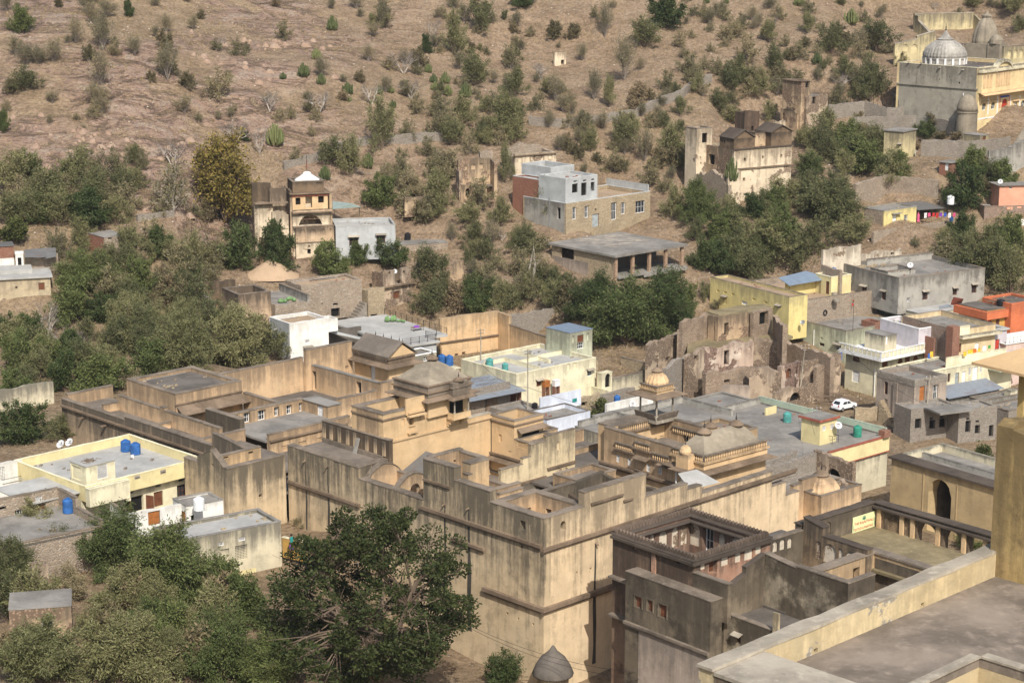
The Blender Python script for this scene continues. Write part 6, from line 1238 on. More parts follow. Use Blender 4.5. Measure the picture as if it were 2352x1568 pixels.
# ------------------------------------------------ the round ruin
RU = Bld('roofless_ruin', 'large roofless brown ruin with curved broken walls and niches', 'ruin', mr(460, 985), 6.0, 20, .4)
ruf = RU.fr; RU.ground(-10, 12, 0, 14, .4); RU.ground(-10, 10, 14, 20, 3)
def ruwall(p0, p1, z, z0, mat='ruinpink', t=.7, op=(), amp=.55, seed=1.0, jagged=True, name='wall'):
 a, b = up(p0, z), up(p1, z); yaw = math.degrees(math.atan2(b.y - a.y, b.x - a.x)); wf = Fr(a, yaw); L = math.hypot(b.x - a.x, b.y - a.y)
 hs, ks = [], []
 for it in op:
  h = opening(wf, *it[1:4]); h[0] = max(.05, h[0]); h[1] = min(L - .05, h[1]); h[2] = max(z0 + .02, h[2])
  if h[1] - h[0] < .1: continue
  if 'a' in it[0][1:]: h.append((h[1] - h[0]) * .45)
  hs.append(h); ks.append(it[0])
 mb = MB(); wall_piece(mb, wf, L, t, z0, jag(z, amp, seed) if jagged else z, hs, .5); RU_T[0].part(name, mb, M[mat])
 for h, k in zip(hs, ks): fit(RU_T[0], wf, h, k, t, M[mat])
 return wf, L
RU_T = [RU]
ruwall(mc(2128, 800), mc(2350, 715), 8.6, -.5, 'ruinpink', .8, seed=21, op=[('d', mc(2250, 905), 24, 30), ('d', mc(2180, 890), 14, 20)]); ruwall(mc(2350, 715), mr(40, 665), 9.6, 0, 'rubblered', .8, seed=22); ruwall(mc(2240, 960), mr(40, 885), 6.6, -.5, 'rubblegrey', .7, seed=23)
ruwall(mr(40, 880), mr(150, 840), 7.4, 0, 'ruinpink', .8, seed=2, op=[('d', mr(92, 905), 26, 50)])
ruwall(mr(150, 840), mr(490, 780), 7.4, 0, 'ruinpale2', .8, op=[('o', mr(303, 895), 36, 100), ('na', mr(213, 885), 24, 44), ('na', mr(395, 850), 24, 46), ('na', mr(460, 840), 24, 46)], seed=3)
ruwall(mr(490, 775), mr(700, 790), 7.4, 0, 'ruinpink', .8, seed=4); ruwall(mr(700, 790), mr(1020, 890), 7.2, 0, 'rubblered', .8, seed=5); ruwall(mr(1020, 885), mr(1095, 870), 7.0, 0, 'ruinpink', .8, seed=6)
ruwall(mr(160, 1010), mr(460, 965), 5.2, -.5, 'rubblered', .8, op=[('d', mr(305, 1058), 40, 24)], seed=7); ruwall(mr(460, 962), mr(680, 975), 6.0, -.5, 'ruinpink', .8, seed=8); ruwall(mr(680, 958), mr(815, 920), 6.3, -.5, 'ruinpale2', .7, op=[('wa', mr(730, 1005), 36, 72), ('na', mr(690, 1000), 20, 50), ('na', mr(775, 985), 22, 50)], seed=9, amp=.2); ruwall(mr(815, 925), mr(1000, 895), 6.3, -.5, 'ruinpink', .7, seed=10, amp=.2); ruwall(mr(1000, 895), mr(1095, 865), 6.6, -.5, 'greypink', .7, seed=11, amp=.15); ruwall(mr(925, 955), mr(1000, 935), 5.8, -.5, 'rubblered', .6, seed=12)
ruwall(mr(640, 1130), mr(930, 1075), 3.4, -.8, 'ruinpink', .6, op=[('da', mr(775, 1165), 70, 60)], seed=13)
ruwall(mr(0, 655), mr(175, 605), 11.0, 5, 'rubblered', .7, seed=14, op=[('d', mr(215, 650), 40, 90)]); ruwall(mr(175, 600), mr(245, 615), 11.2, 5, 'ruin', .7, seed=15, amp=.1, op=[]); ruwall(mr(245, 618), mr(490, 580), 11.2, 5, 'ruin', .7, op=[('d', mr(302, 700), 30, 90)], seed=16, amp=.1); ruwall(mr(490, 585), mr(620, 555), 11.4, 5, 'rubblered', .7, op=[('d', mr(560, 625), 62, 90)], seed=17, amp=.15); ruwall(mr(620, 600), mr(690, 690), 10.6, 5, 'rubblered', .7, seed=18)
tp1 = [up(mr(x, y), 11.3) for x, y in ((165, 580), (245, 605), (500, 575), (610, 548), (560, 530), (400, 540))]; RU.part('roof_slab', MB().prism([(p.x, p.y) for p in tp1], 11.1, 11.4), M['roofgrass'])
tp2 = [up(mr(x, y), 7.5) for x, y in ((30, 850), (480, 770), (690, 780), (760, 745), (600, 690), (250, 740), (40, 740))]; RU.part('upper_floor', MB().prism([(p.x, p.y) for p in tp2], 7.1, 7.45), M['roofgrass'])
tp3 = [up(mr(x, y), .9) for x, y in ((150, 1030), (460, 1060), (700, 1080), (1090, 1000), (1000, 950), (600, 900), (200, 930))]; RU.part('court_floor', MB().prism([(p.x, p.y) for p in tp3], .5, .9), M['dirt'])
ruwall(mr(0, 1015), mr(265, 1085), 3.2, -1, 'algae', .5, jagged=False); ruwall(mr(265, 1085), mr(465, 1090), 3.2, -1, 'greypink', .5, jagged=False)
FW = up(mr(1035, 1190), 1.2); wd = MB()
for i in range(90): x, y = random.gauss(0, 1.6), random.gauss(0, .9); a_ = random.uniform(-.5, .5); wd.tube((FW.x + x, FW.y + y, FW.z + max(0, 1.2 - .5 * abs(x)) * random.random()), (FW.x + x + 1.6 * math.cos(a_), FW.y + y + 1.6 * math.sin(a_), FW.z + max(0, 1.2 - .5 * abs(x)) * random.random()), .05, .03, 4)
o = single('firewood_heap', wd, M['oldwood'], 'heap of firewood sticks against the ruin behind the white car', 'firewood', (FW.x, FW.y, FW.z), kind='stuff')
# ------------------------------------------------ white car
def car(p, z, yaw):
 c = up(p, z); T = Thing('parked_car', 'white hatchback car parked in the lane beside the firewood heap', 'car', c); f = Fr(c, yaw); L, W = 3.7, 1.62
 P = [(-1.85, .35), (-1.85, .75), (-1.72, .95), (-1.3, 1.42), (-.9, 1.52), (.2, 1.5), (.95, 1.02), (1.65, .86), (1.85, .62), (1.85, .35)]
 def sec(y, k, top): return [f.w(x * (1 if z_ < 1 else k), y, z + (z_ if z_ < 1 else 1 + (z_ - 1) * top)) for x, z_ in P]
 n = len(P); rows = [sec(-W / 2, .97, .9), sec(-W / 2 + .12, 1, 1), sec(W / 2 - .12, 1, 1), sec(W / 2, .97, .9)]; vs = sum(rows, []); fs = []
 for r_ in range(3):
  for i in range(n): fs.append((r_ * n + i, r_ * n + (i + 1) % n, (r_ + 1) * n + (i + 1) % n, (r_ + 1) * n + i))
 fs += [tuple(range(n - 1, -1, -1)), tuple(3 * n + i for i in range(n))]; b = T.part('body', MB().add(vs, fs), M['carwhite'])
 for sy, ny_ in ((-W / 2 - .012, -1), (W / 2 + .012, 1)):
  for x0, x1, x2, x3 in ((-1.15, -.3, -.3, -.95), (-.2, .62, .1, -.2)): T.part('side_window', MB().add([f.w(x0, sy, z + 1.0), f.w(x1, sy, z + 1.0), f.w(x2, sy * .985, z + 1.38), f.w(x3, sy * .985, z + 1.38)], [(0, 1, 2, 3) if ny_ < 0 else (3, 2, 1, 0)]), M['glass'], b)
 T.part('rear_window', MB().add([f.w(-1.70, -.6, z + 1.02), f.w(-1.70, .6, z + 1.02), f.w(-1.36, .52, z + 1.4), f.w(-1.36, -.52, z + 1.4)], [(3, 2, 1, 0)]), M['glass'], b); T.part('windscreen', MB().add([f.w(.93, -.62, z + 1.06), f.w(.93, .62, z + 1.06), f.w(.3, .55, z + 1.46), f.w(.3, -.55, z + 1.46)], [(0, 1, 2, 3)]), M['glass'], b)
 for x in (-1.15, 1.15):
  for sy in (-.72, .72):
   w = T.part('wheel', MB().tube(f.w(x, sy - .1, z + .3), f.w(x, sy + .1, z + .3), .3, .3, 16), M['tyre']); T.part('rim', MB().tube(f.w(x, sy - .115, z + .3), f.w(x, sy + .115, z + .3), .17, .17, 10), M['galv'], w)
 for sy in (-.62, .62): T.part('tail_light', MB().box(f, -1.875, -1.84, sy - .1, sy + .1, z + .72, z + .98), M['redpaint']); T.part('headlight', MB().box(f, 1.75, 1.86, sy - .14, sy + .14, z + .62, z + .76), M['plasticwhite'])
 T.part('bumper', MB().box(f, -1.93, -1.85, -.75, .75, z + .36, z + .6), M['carwhite']); T.part('number_plate', MB().box(f, -1.95, -1.931, -.25, .25, z + .48, z + .58), M['whitepaint'])
 GROUND_PTS.extend([(c.x + a, c.y + b_, z) for a in (-3, 0, 3) for b_ in (-2, 0, 2)])
car(mr(1112, 1250), .7, 38)
def lines(tops):
 for k, (a, b) in enumerate(tops):
  a, b = Vector(a), Vector(b); n = 10; P = [a.lerp(b, i / n) - Vector((0, 0, 4 * .9 * (i / n) * (1 - i / n))) for i in range(n + 1)]
  single('power_line', MB().path(P, .022, 4), M['metal'], WLAB[k], 'wire', a)
WLAB = ['sagging wire from the cream-white house pole to the roof pole', 'sagging wire from the roof pole towards the kiosk roofs', 'sagging wire across the wide grey roof to the ruin pole', 'sagging wire from the ruin pole to the white balcony house', 'sagging wire past the plain stone house to the leaning pole']
pt = lambda p, z: tuple(up(p, z))
lines([(pt(mc(962, 935), 10.8), pt(mc(1284, 1100), 13.2)), (pt(mc(1284, 1100), 13.2), pt(mr(60, 1330), 9.0)), (pt(mr(912, 1430), 9.2), pt(mr(815, 955), 9.3)), (pt(mr(815, 955), 9.3), pt(mr(1130, 800), 7.6)), (pt(mr(1690, 1225), 7.8), pt(mr(1130, 830), 7.2))])
#== right-hand village
YB = Bld('yellow_terrace_house', 'long lemon-yellow house with an earth terrace and sloping tin canopy', 'house', mr(735, 480), 11.0, 33, 5.4)
f_ = YB.fr; v1 = YB.V(mr(190, 355)[0]); YB.ground(0, 12, 0, v1, 5.4)
YB.mass(0, YB.U(mr(862, 462)[0]), 0, v1, 4, 10.6, .4, 'yellow2', 'dirt', t=.3, cop='coping', copw=.02, coph=.05, Lw=[('jh', mr(290, 500), 28, 50), ('W', mr(425, 520), 38, 26), ('n', mr(243, 437), 22, 16), ('n', mr(293, 447), 22, 16), ('n', mr(345, 460), 22, 16), ('n', mr(490, 495), 24, 18), ('n', mr(572, 517), 24, 18), ('bh', mr(662, 545), 26, 16)])
e1 = YB.U(mr(862, 462)[0]); tu = YB.U(mr(1325, 505)[0], 9.5, 2.0)
YB.mass(e1 + .02, tu, 1.2, v1 - 1.5, 4, 8.9, .9, 'rubble', 'dirt', t=.3, cop='coping', copw=.02); YB.part('yellow_inner', MB().box(f_, tu - .34, tu - .304, 4, v1 * .6, 8.9, 9.75), M['yellow2'])
cu, cv = YB.sub(mr(1020, 470), 8.95); YB.mass(cu, cu + 4.4, cv, cv + 4.0, 8.91, 11.9, .15, 'yellow', 'roofgrey', t=.2, cop='cream', Lw=[('w', mr(997, 415), 24, 90)]); YB.wall('u', cv + 3.8, cu - 6.5, cu, 8.91, 11.4, .2, 'yellow2', cop=None)
YB.part('tin_canopy', MB().tilted(*[tuple(up(mr(x, y), z)) for x, y, z in ((735, 400, 11.0), (1025, 350, 11.3), (850, 298, 12.4), (660, 345, 11.9))], .06), M['tinblue'])
for x, y in ((735, 402), (950, 370)): q = up(mr(x, y), 11.0); YB.part('canopy_post', MB().tube((q.x, q.y, 8.9), (q.x, q.y, 10.95), .04), M['metal'])
tank(mr(1037, 316), 12.05, 1.0, 1.0, 'plasticblue', 'dark blue tank on the yellow stair block by the tin canopy')
for k, (p, r_) in enumerate(((mr(1060, 515), .5), (mr(1046, 470), .45))):
 q = up(p, 8.95); T = Thing('stone_tub', ('round stone tub on the earth terrace, nearer one', 'round stone tub on the earth terrace by the yellow wall, farther one')[k], 'tub', q); T.part('tub', MB().lathe(q, [(r_ * .9, 0), (r_ * 1.1, .2), (r_ * 1.1, .5), (r_ * .9, .5), (r_ * .8, .2)], 16), M['copingpale']); T.part('rim', MB().lathe((q.x, q.y, q.z + .5), [(r_ * 1.15, 0), (r_ * 1.15, .06), (r_ * .9, .06)], 16), M['copingpale'])
ty = YB.fr.onV(mr(980, 585), 1.15); tc_ = f_.w(ty[0], 1.05, ty[1]); T = Thing('scrap_tyre', 'black tyre hung on the rubble terrace wall', 'tyre', tc_); tm = MB(); n = 18
T.part('tyre', (lambda m: [m.tube(f_.w(ty[0] + .33 * math.cos(2 * math.pi * k / n), 1.05, ty[1] + .38 * math.sin(2 * math.pi * k / n)), f_.w(ty[0] + .33 * math.cos(2 * math.pi * (k + 1) / n), 1.05, ty[1] + .38 * math.sin(2 * math.pi * (k + 1) / n)), .1, .1, 8) for k in range(n)] and m)(MB()), M['tyre'])
OW = Bld('old_white_wall', 'ragged whitewashed wall on the bank behind the grey house', 'wall', mr(1085, 255), 13.5, 33, 9); wu_ = OW.U(mr(1245, 180)[0]) + 12
OW.wall('u', 2.0, -2, 6.5, 8, jag(15.9, .3, 1.0), .5, 'ruinpale3', cop=None, step=.5); OW.wall('u', 2.2, 6.5, 16, 8, jag(14.2, .5, 2.0), .5, 'ruinpale3', op=[('d', 7.0, 7.8, 13.4, 14.0)], cop=None, step=.5); OW.wall('v', -2.2, -2.5, 2.2, 8, jag(13.2, .3, 3.0), .5, 'rubble', cop=None, step=.5)
GB_ = Bld('grey_cement_house', 'big grey cement-rendered house with dark stained walls and hooded windows', 'house', mr(1490, 350), 13.0, 29, 8.2)
f_ = GB_.fr; gu, gv = GB_.U(mr(2085, 285)[0]), GB_.V(mr(1090, 260)[0]); GB_.ground(0, gu, 0, gv, 8.0)
GB_.mass(0, gu, 0, gv, 7, 12.4, .6, 'greyplaster', 'roofgrey', t=.3, cop='coping', copw=.02, Rw=[('gh', mr(1670, 468), 36, 58), ('gh', mr(1876, 440), 30, 50), ('gh', mr(2008, 420), 34, 60), ('b', mr(1555, 498), 22, 28)], Lw=[('gh', mr(1385, 468), 30, 62), ('gh', mr(1250, 432), 36, 58), ('gh', mr(1148, 403), 26, 58)])
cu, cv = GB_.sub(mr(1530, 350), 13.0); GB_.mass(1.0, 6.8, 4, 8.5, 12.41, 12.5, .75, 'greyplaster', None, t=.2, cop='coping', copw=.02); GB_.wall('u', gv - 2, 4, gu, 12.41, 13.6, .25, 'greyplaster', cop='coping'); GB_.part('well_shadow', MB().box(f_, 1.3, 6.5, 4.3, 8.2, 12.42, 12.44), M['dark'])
for k in range(5): q = f_.w(-.0 + 1.0 + k * 1.4, gv - 3.4 + (k % 2) * .8, 12.4); GB_.part('brick_pile', MB().box(Fr(q, 29 + k * 9), 0, 1.1, 0, .7, 12.41, 12.75), M['rubbletan'])
dish(mr(1570, 260), 14.0, 1.0, 'pale satellite dish on the big grey cement house', 200, 35, 1.4)
GF = Bld('lime_grey_house', 'long pale lime-grey house with a grey flat roof and one small dish', 'house', mr(1125, 715), 6.4, 36, .6)
f_ = GF.fr; fv = GF.V(mr(780, 650)[0]); fu = GF.U(mr(1640, 585)[0]) ; GF.ground(0, fu, 0, fv, .6)
GF.mass(0, fu, 0, fv, 0, 5.9, .5, 'palegreen', 'roofgrey', t=.3, cop='coping', copw=.02, Lw=[('g', mr(958, 805), 36, 22), ('n', mr(957, 765), 18, 20), ('n', mr(1057, 790), 26, 20), ('bh', mr(1070, 825), 40, 40)]); GF.part('whitewash_edge', MB().box(f_, .1, fu, fv - .42, fv + .02, 6.41, 6.6), M['copingpale'])
GF.part('drain_pipe', MB().tube(f_.w(-.08, fv * .62, 1.5), f_.w(-.08, fv * .62, 5.4), .07), M['whitepaint']); GF.mass(fu * .38, fu * .5, -.02, 3.0, 4, 6.41, .5, 'brick', None, cop=None); dish(mr(828, 653), 6.9, .8, 'small grey dish at the corner of the lime-grey house', 215, 35, .6, 'galv')
FL = up(mr(1157, 570), 7.0); T = Thing('flag_on_wall', 'small tricolour flag on a leaning stick at the roof edge', 'flag', FL); T.part('stick', MB().tube(FL, FL + Vector((.5, 0, 1.9)), .03), M['oldwood'])
for k, c in enumerate(('orange', 'whitecloth', 'green')): T.part('flag_band', MB().box(Fr(FL + Vector((.3, 0, 0)), 100), -.7, -.05, 0, .03, FL.z + 1.5 - k * .3, FL.z + 1.79 - k * .3), M['cloth_' + c])
BC_ = Bld('white_balcony_house', 'two-storey cream house with a jutting white balcony balustrade', 'house', mr(1370, 905), 6.3, 38, .2)
f_ = BC_.fr; bu, bv = 10.2, 7.6; BC_.ground(0, bu, 0, bv, .2)
BC_.mass(.5, bu, .7, bv, -1, 6.0, 0, 'cream', None, t=.3, cop=None, Rw=[('w', mr(1395, 920), 40, 80), ('wa', mr(1500, 917), 34, 40), ('w', mr(1550, 910), 36, 44), ('wa', mr(1605, 903), 34, 50)], Lw=[('wa', mr(1195, 890), 52, 70), ('W', mr(1192, 1025), 52, 80)])
BC_.part('balcony_slab', MB().box(f_, -.6, bu + .5, -.5, bv + .4, 6.01, 6.5), M['whitepaint'])
for k in range(13):
 u_ = -.5 + k * .86
 BC_.part('balustrade_panel', MB().box(f_, u_ + .08, u_ + .74, -.42, -.34, 6.58, 7.3), M['cream']); BC_.part('balustrade_post', MB().box(f_, u_ - .06, u_ + .06, -.46, -.3, 6.502, 7.42), M['whitepaint'])
for k in range(9):
 v_ = -.2 + k * .88; BC_.part('balustrade_panel', MB().box(f_, -.54, -.46, v_ + .08, v_ + .76, 6.58, 7.3), M['cream']); BC_.part('balustrade_post', MB().box(f_, -.56, -.42, v_ - .06, v_ + .06, 6.502, 7.42), M['whitepaint'])
BC_.part('top_rail', MB().box(f_, -.6, bu + .5, -.5, -.28, 7.421, 7.5).box(f_, -.6, -.4, -.27, bv + .4, 7.421, 7.5), M['whitepaint'])
cu, cv = BC_.sub(mr(1395, 745), 9.0); BC_.mass(cu, cu + 2.6, cv, cv + 4, 6.51, 8.9, 0, 'creamold', None, t=.2, cop='roofgrey', Rw=[('W', mr(1395, 775), 36, 66)]); BC_.part('drain_pipe', MB().tube(f_.w(.38, 1.5, 0), f_.w(.38, 1.5, 4.5), .08), M['whitepaint']); BC_.wall('v', bu + .2, 0, bv, -1, 7.6, .3, 'cream')
FP = up(mr(1172, 700), 7.0); T = Thing('flag_pole', 'thin pole with a small red flag above the white balcony', 'flag', FP); T.part('pole', MB().tube((FP.x, FP.y, 6.5), (FP.x, FP.y, 11.5), .035), M['metal']); T.part('flag', MB().box(Fr(FP, 40), -.4, 0, 0, .03, 10.8, 11.2), M['cloth_red'])
BT = Bld('brick_party_house', 'cream house with an unplastered brick and rubble side wall behind the white balcony', 'house', mr(1880, 895), 6.2, 31, 1.0)
f_ = BT.fr; tv = BT.V(mr(1500, 640)[0]); tu = BT.U(mr(2140, 855)[0]); BT.ground(0, tu, 0, tv, .8)
BT.mass(0, tu, 0, tv, 0, 6.0, .1, 'cream', 'roofgrey', t=.3, cop=None, Lwall='rubble'); zz = BT.fr.onU(mr(1880, 730))[1]
BT.mass(0, tu + .5, .3, tv, 6.1, 9.6, .7, 'orangecream', 'roofgrey', t=.3, cop='coping', copw=.02, Lwall='rubblebrick', Rw=[('W', mr(2027, 820), 30, 50), ('w', mr(1905, 830), 30, 60)]); BT.part('brick_pier', MB().box(f_, -.8, .6, -.02, 1.4, 0, 10.9), M['brick']); BT.part('parapet_panel', MB().box(f_, .62, 2.6, .0, .28, 9.3, 10.9), M['cream']); BT.part('band', MB().box(f_, .6, tu + .9, -.7, -.02, 9.0, 9.5), M['creamold']); BT.part('balcony_floor', MB().box(f_, .0, tu + 1, -1.6, -.02, 5.9, 6.12), M['roofgrey']); BT.part('balcony_front', MB().box(f_, -3.5, tu + 1, -1.72, -1.61, 5.3, 7.0), M['cream'])
BT.mass(-2.5, 1.5, tv * .45, tv + 2, 6.1, 9.2, .6, 'mauve', 'rooflight', t=.25, cop='whitepaint', copw=.02); BT.wall('v', -1.2, 3.5, tv * .45, 5, 8.6, .3, 'brick', cop=None)
MV = Bld('mauve_end_house', 'pale mauve end house with a flat roof right of the brick pier', 'house', mr(2140, 715), 9.2, 31, .8); MV.ground(0, 5, 0, 8, .8); MV.mass(0, MV.U(mr(2235, 690)[0]), 0, 9, 0, 8.6, .6, 'mauve', 'rooflight', t=.25, cop='rooflight', copw=.3, coph=.25, Rw=[('r', mr(2168, 805), 30, 70), ('w', mr(2130, 820), 30, 70)]); MV.part('balcony_front', MB().box(MV.fr, -.2, 5.5, -1.4, -1.25, 5.2, 6.2), M['mauve']); MV.part('balcony_floor', MB().box(MV.fr, -.2, 5.5, -1.24, -.02, 5.2, 5.4), M['roofgrey'])
def cloth(p, z, w, h, mat, label, yaw=31):
 q = up(p, z); T = Thing('hanging_cloth', label, 'laundry', (q.x, q.y, q.z - h)); f = Fr(q, yaw); mb = MB(); n = 5
 for i in range(n):
  a, b = w * i / n, w * (i + 1) / n; d0, d1 = .05 * math.sin(i * 2.1), .05 * math.sin((i + 1) * 2.1)
  pts = [f.w(a, d0, z - h), f.w(b, d1, z - h), f.w(b, d1 * .3, z), f.w(a, d0 * .3, z)]; mb.add(pts + [(x, y + .02, k) for x, y, k in pts], [(0, 1, 2, 3), (7, 6, 5, 4)])
 T.part('cloth', mb, M[mat]); T.part('line', MB().tube(f.w(-.15, .0, z + .02), f.w(w + .15, .0, z + .02), .012, n=4), M['metal'])
cloth(mr(1935, 855), 7.6, .6, .7, 'cloth_yellow', 'yellow cloth drying on the cream balcony, left'); cloth(mr(1965, 843), 7.6, 1.0, .6, 'cloth_yellow', 'wide yellow cloth drying on the cream balcony, middle'); cloth(mr(1997, 838), 7.6, .8, .7, 'cloth_orange', 'orange cloth drying on the cream balcony'); cloth(mr(2035, 833), 7.6, .5, .5, 'cloth_yellow', 'yellow cloth drying on the cream balcony, right end'); cloth(mr(2068, 815), 7.8, .7, .8, 'cloth_whitecloth', 'pale cloth drying at the right end of the cream balcony'); cloth(mr(2105, 812), 7.6, .5, .5, 'cloth_green', 'green cloth drying by the mauve house door'); cloth(mr(1705, 855), 6.8, .6, .9, 'cloth_yellow', 'yellow cloth hung beside the white balcony house'); cloth(mr(1690, 868), 6.8, .4, .8, 'cloth_bluecloth', 'dark blue cloth hung beside the white balcony house')
OR = Bld('orange_brick_house', 'orange-red painted house with a black roof tank and round dish', 'house', mr(2105, 560), 10.6, 33, 2)
f_ = OR.fr; ou1 = OR.U(mr(2225, 560)[0]); OR.ground(0, 9, 0, 6, 2); OR.mass(-.2, ou1, 0, 6, 1, 10.3, 0, 'orangeyellow', None, t=.3, cop='roofdark', Lw=[('n', mr(2035, 585), 24, 24), ('w', mr(2065, 640), 34, 40)], Rw=[('n', mr(2120, 585), 20, 20), ('r', mr(2115, 640), 26, 50), ('w', mr(2170, 655), 26, 50)]); OR.part('red_band', MB().box(f_, -.9, ou1, -.7, -.02, 9.0, 10.2).box(f_, -.9, -.22, -.0, 6.5, 9.0, 10.2), M['orange']); OR.mass(ou1 + .02, ou1 + 6.5, -1.2, 5, 1, 10.8, .3, 'orange', 'roofdark', t=.3, cop='orange', copw=.02)
tank(mr(2192, 535), 10.5, 1.3, .95, 'plasticblack', 'wide black tank on the orange-red house roof'); dish(mr(2288, 577), 8.6, 1.0, 'round white satellite dish on the orange-red house wall', 200, 30, .8); OR.part('rooftop_clutter', (lambda m: [m.tube(f_.w(random.uniform(2, 7), random.uniform(1, 4), 10.9), f_.w(random.uniform(2, 7), random.uniform(1, 4), 11.2), .05, .03, 4) for _ in range(16)] and m)(MB()), M['oldwood'])
RY = Bld('pale_yellow_shed', 'low pale yellow shed with a tin sheet roof in front of the orange-red house', 'shed', mr(1660, 595), 8.0, 33, 2); RY.ground(0, 9, 0, 3, 2); RY.mass(0, RY.U(mr(1980, 560)[0]), 0, 4, 1, 7.9, 0, 'cream', None, cop='rooflight', copw=.1); q = up(mr(1890, 520), 9.2); RY.part('leaning_board', MB().tilted(*[tuple(up(mr(x, y), z)) for x, y, z in ((1845, 530, 8.4), (1915, 535, 8.4), (1935, 490, 9.8), (1865, 478, 9.8))], .06), M['redtrim']); RY.part('tin_panel', MB().tilted(*[tuple(up(mr(x, y), 8.05)) for x, y in ((1770, 560), (1860, 545), (1830, 525), (1770, 540))], .04), M['tin'])
WP = Bld('white_arch_parapet_house', 'white arcaded parapet and dome-topped roof edge at the right edge', 'house', mr(2230, 770), 8.0, 31, 1); WP.ground(0, 9, 0, 5, 1); WP.mass(0, 9, 0, 5, 0, 7.2, 0, 'pinkpale', None, cop='whitepaint', copw=.2)
for k in range(9): WP.part('arch_panel', MB().box(WP.fr, k * .75 + .08, k * .75 + .66, .0, .1, 7.4, 8.2), M['whitepaint'])
WP.part('parapet_rail', MB().box(WP.fr, 0, 7, -.05, .15, 8.21, 8.32), M['whitepaint'])
LY = Bld('lane_front_house', 'yellow-cream house front with doors along the lane at the right', 'house', mr(1680, 1000), 5.6, 36, .2); f_ = LY.fr; ly = LY.U(mr(2120, 890)[0]); LY.ground(0, ly, 0, 5, 0)
LY.mass(0, ly + 5, 0, 6, -1, 5.3, .3, 'cream', 'roofgrey', t=.3, cop='cream', copw=.1, Rw=[('Y', mr(1890, 1040), 28, 80), ('W', mr(1938, 1030), 26, 80), ('W', mr(2015, 1005), 36, 90), ('v', mr(1980, 990), 16, 50), ('v', mr(2055, 975), 14, 50), ('g', mr(1835, 1035), 20, 60)]); LY.part('shade_awning', MB().box(f_, ly - .5, ly + 5, -2.4, -.02, 4.2, 4.35), M['greenwash'])
for p, t_, b_, ps, fc, lb in ((mr(1938, 1092), 'red', 'red', 'sit', 190, 'person in red sitting on the sheet roof edge, leftmost of the group'), (mr(1980, 1082), 'red', 'orange', 'sit', 170, 'person in dark red sitting beside the doorstep, second from left'), (mr(2015, 1080), 'green', 'green', 'stand', 180, 'person in light green standing in the lane group'), (mr(2078, 1068), 'teal', 'green', 'stand', 200, 'person in dark green standing at the right of the lane group'), (mr(2050, 1070), 'violet', 'violet', 'sit', 160, 'person in dark clothes sitting between the two green figures')): person(p, 1.2, lb, t_, b_, ps, fc, scarf=ps == 'sit')
SR = Bld('grey_sheet_shed', 'long shed with a grey corrugated roof below the lane figures', 'shed', mr(1830, 1140), 3.4, 33, -.5); f_ = SR.fr; SR.ground(0, 10, -3, 3, -.6); SR.mass(0, 10.5, 0, 2.6, -1.5, 2.6, 0, 'greyplaster', None, cop=None); corrugate(SR, f_, -.4, 11, -.6, 3.2, 2.7, 3.5, 'v', 8, 'tin'); SR.mass(3.5, 14, -3.6, -.8, -1.5, 2.2, .3, 'greyplaster', 'roofgrey'); SR.part('yellow_box', MB().box(f_, 9.2, 10.6, -3.4, -2.2, 2.2, 3.2), M['creamold']); SR.mass(4, 16, -8, -3.62, -1.5, 1.6, .3, 'rubblegrey', 'roofgrey', cop='coping')
SH = Bld('plain_stone_house', 'two-storey tan-grey stone house with a flat roof beside the white car', 'house', mr(1600, 1045), 7.6, 34, .6)
f_ = SH.fr; su, sv = SH.U(mr(1822, 1000)[0]), SH.V(mr(1340, 995)[0]); SH.ground(0, su, 0, sv, .4); SH.mass(0, su, 0, sv, -1, 6.6, .6, 'greypink', 'roofgrey', t=.35, cop='rubblegrey', copw=.01, coph=.25, Rw=[('bf', mr(1740, 1132), 36, 100), ('c', mr(1650, 1150), 38, 115)], Lw=[('g', mr(1400, 1105), 26, 90), ('n', mr(1400, 1200), 22, 40)]); SH.part('rubble_band', MB().box(f_, -.04, su + .04, -.04, -.004, 6.5, 7.2).box(f_, -.04, -.004, -.003, sv, 6.5, 7.2), M['rubblegrey']); SH.part('pilaster', MB().box(f_, -.25, -.005, sv * .42, sv * .52, -1, 6.4), M['greypink'])
for k in range(8): SH.part('step', MB().box(f_, -.9 - k * .0, -.02, sv * .75 - k * .38, sv * .75 - k * .38 + .36, 0, 3.4 - k * .4), M['rubbletan'])
RW_ = Bld('rubble_lane_wall', 'low tan rubble wall beside the white car', 'wall', mr(1190, 1240), 2.4, 10, .6); RW_.wall('u', 0, 0, 7.5, -.5, jag(2.3, .3, 2.0), .6, 'rubbletan', cop=None, step=.5); RW_.ground(0, 7, 0, 1, .6)
SL = Bld('unplastered_stone_house', 'low unplastered stone house with square dark openings in front of the tan-grey house', 'house', mr(1575, 1250), 4.4, 24, -.5); f_ = SL.fr; SL.ground(0, 12, 0, 5, -.6)
SL.mass(0, SL.U(mr(1885, 1215)[0]), 0, 4, -1.5, 4.0, .3, 'rubblegrey', 'roofgrey', t=.4, cop=None, Rw=[('d', mr(1622, 1350), 44, 70), ('d', mr(1720, 1355), 40, 60), ('d', mr(1790, 1345), 44, 60), ('d', mr(1850, 1335), 40, 60), ('d', mr(1715, 1315), 26, 14), ('d', mr(1785, 1305), 26, 14), ('d', mr(1850, 1292), 26, 14)])
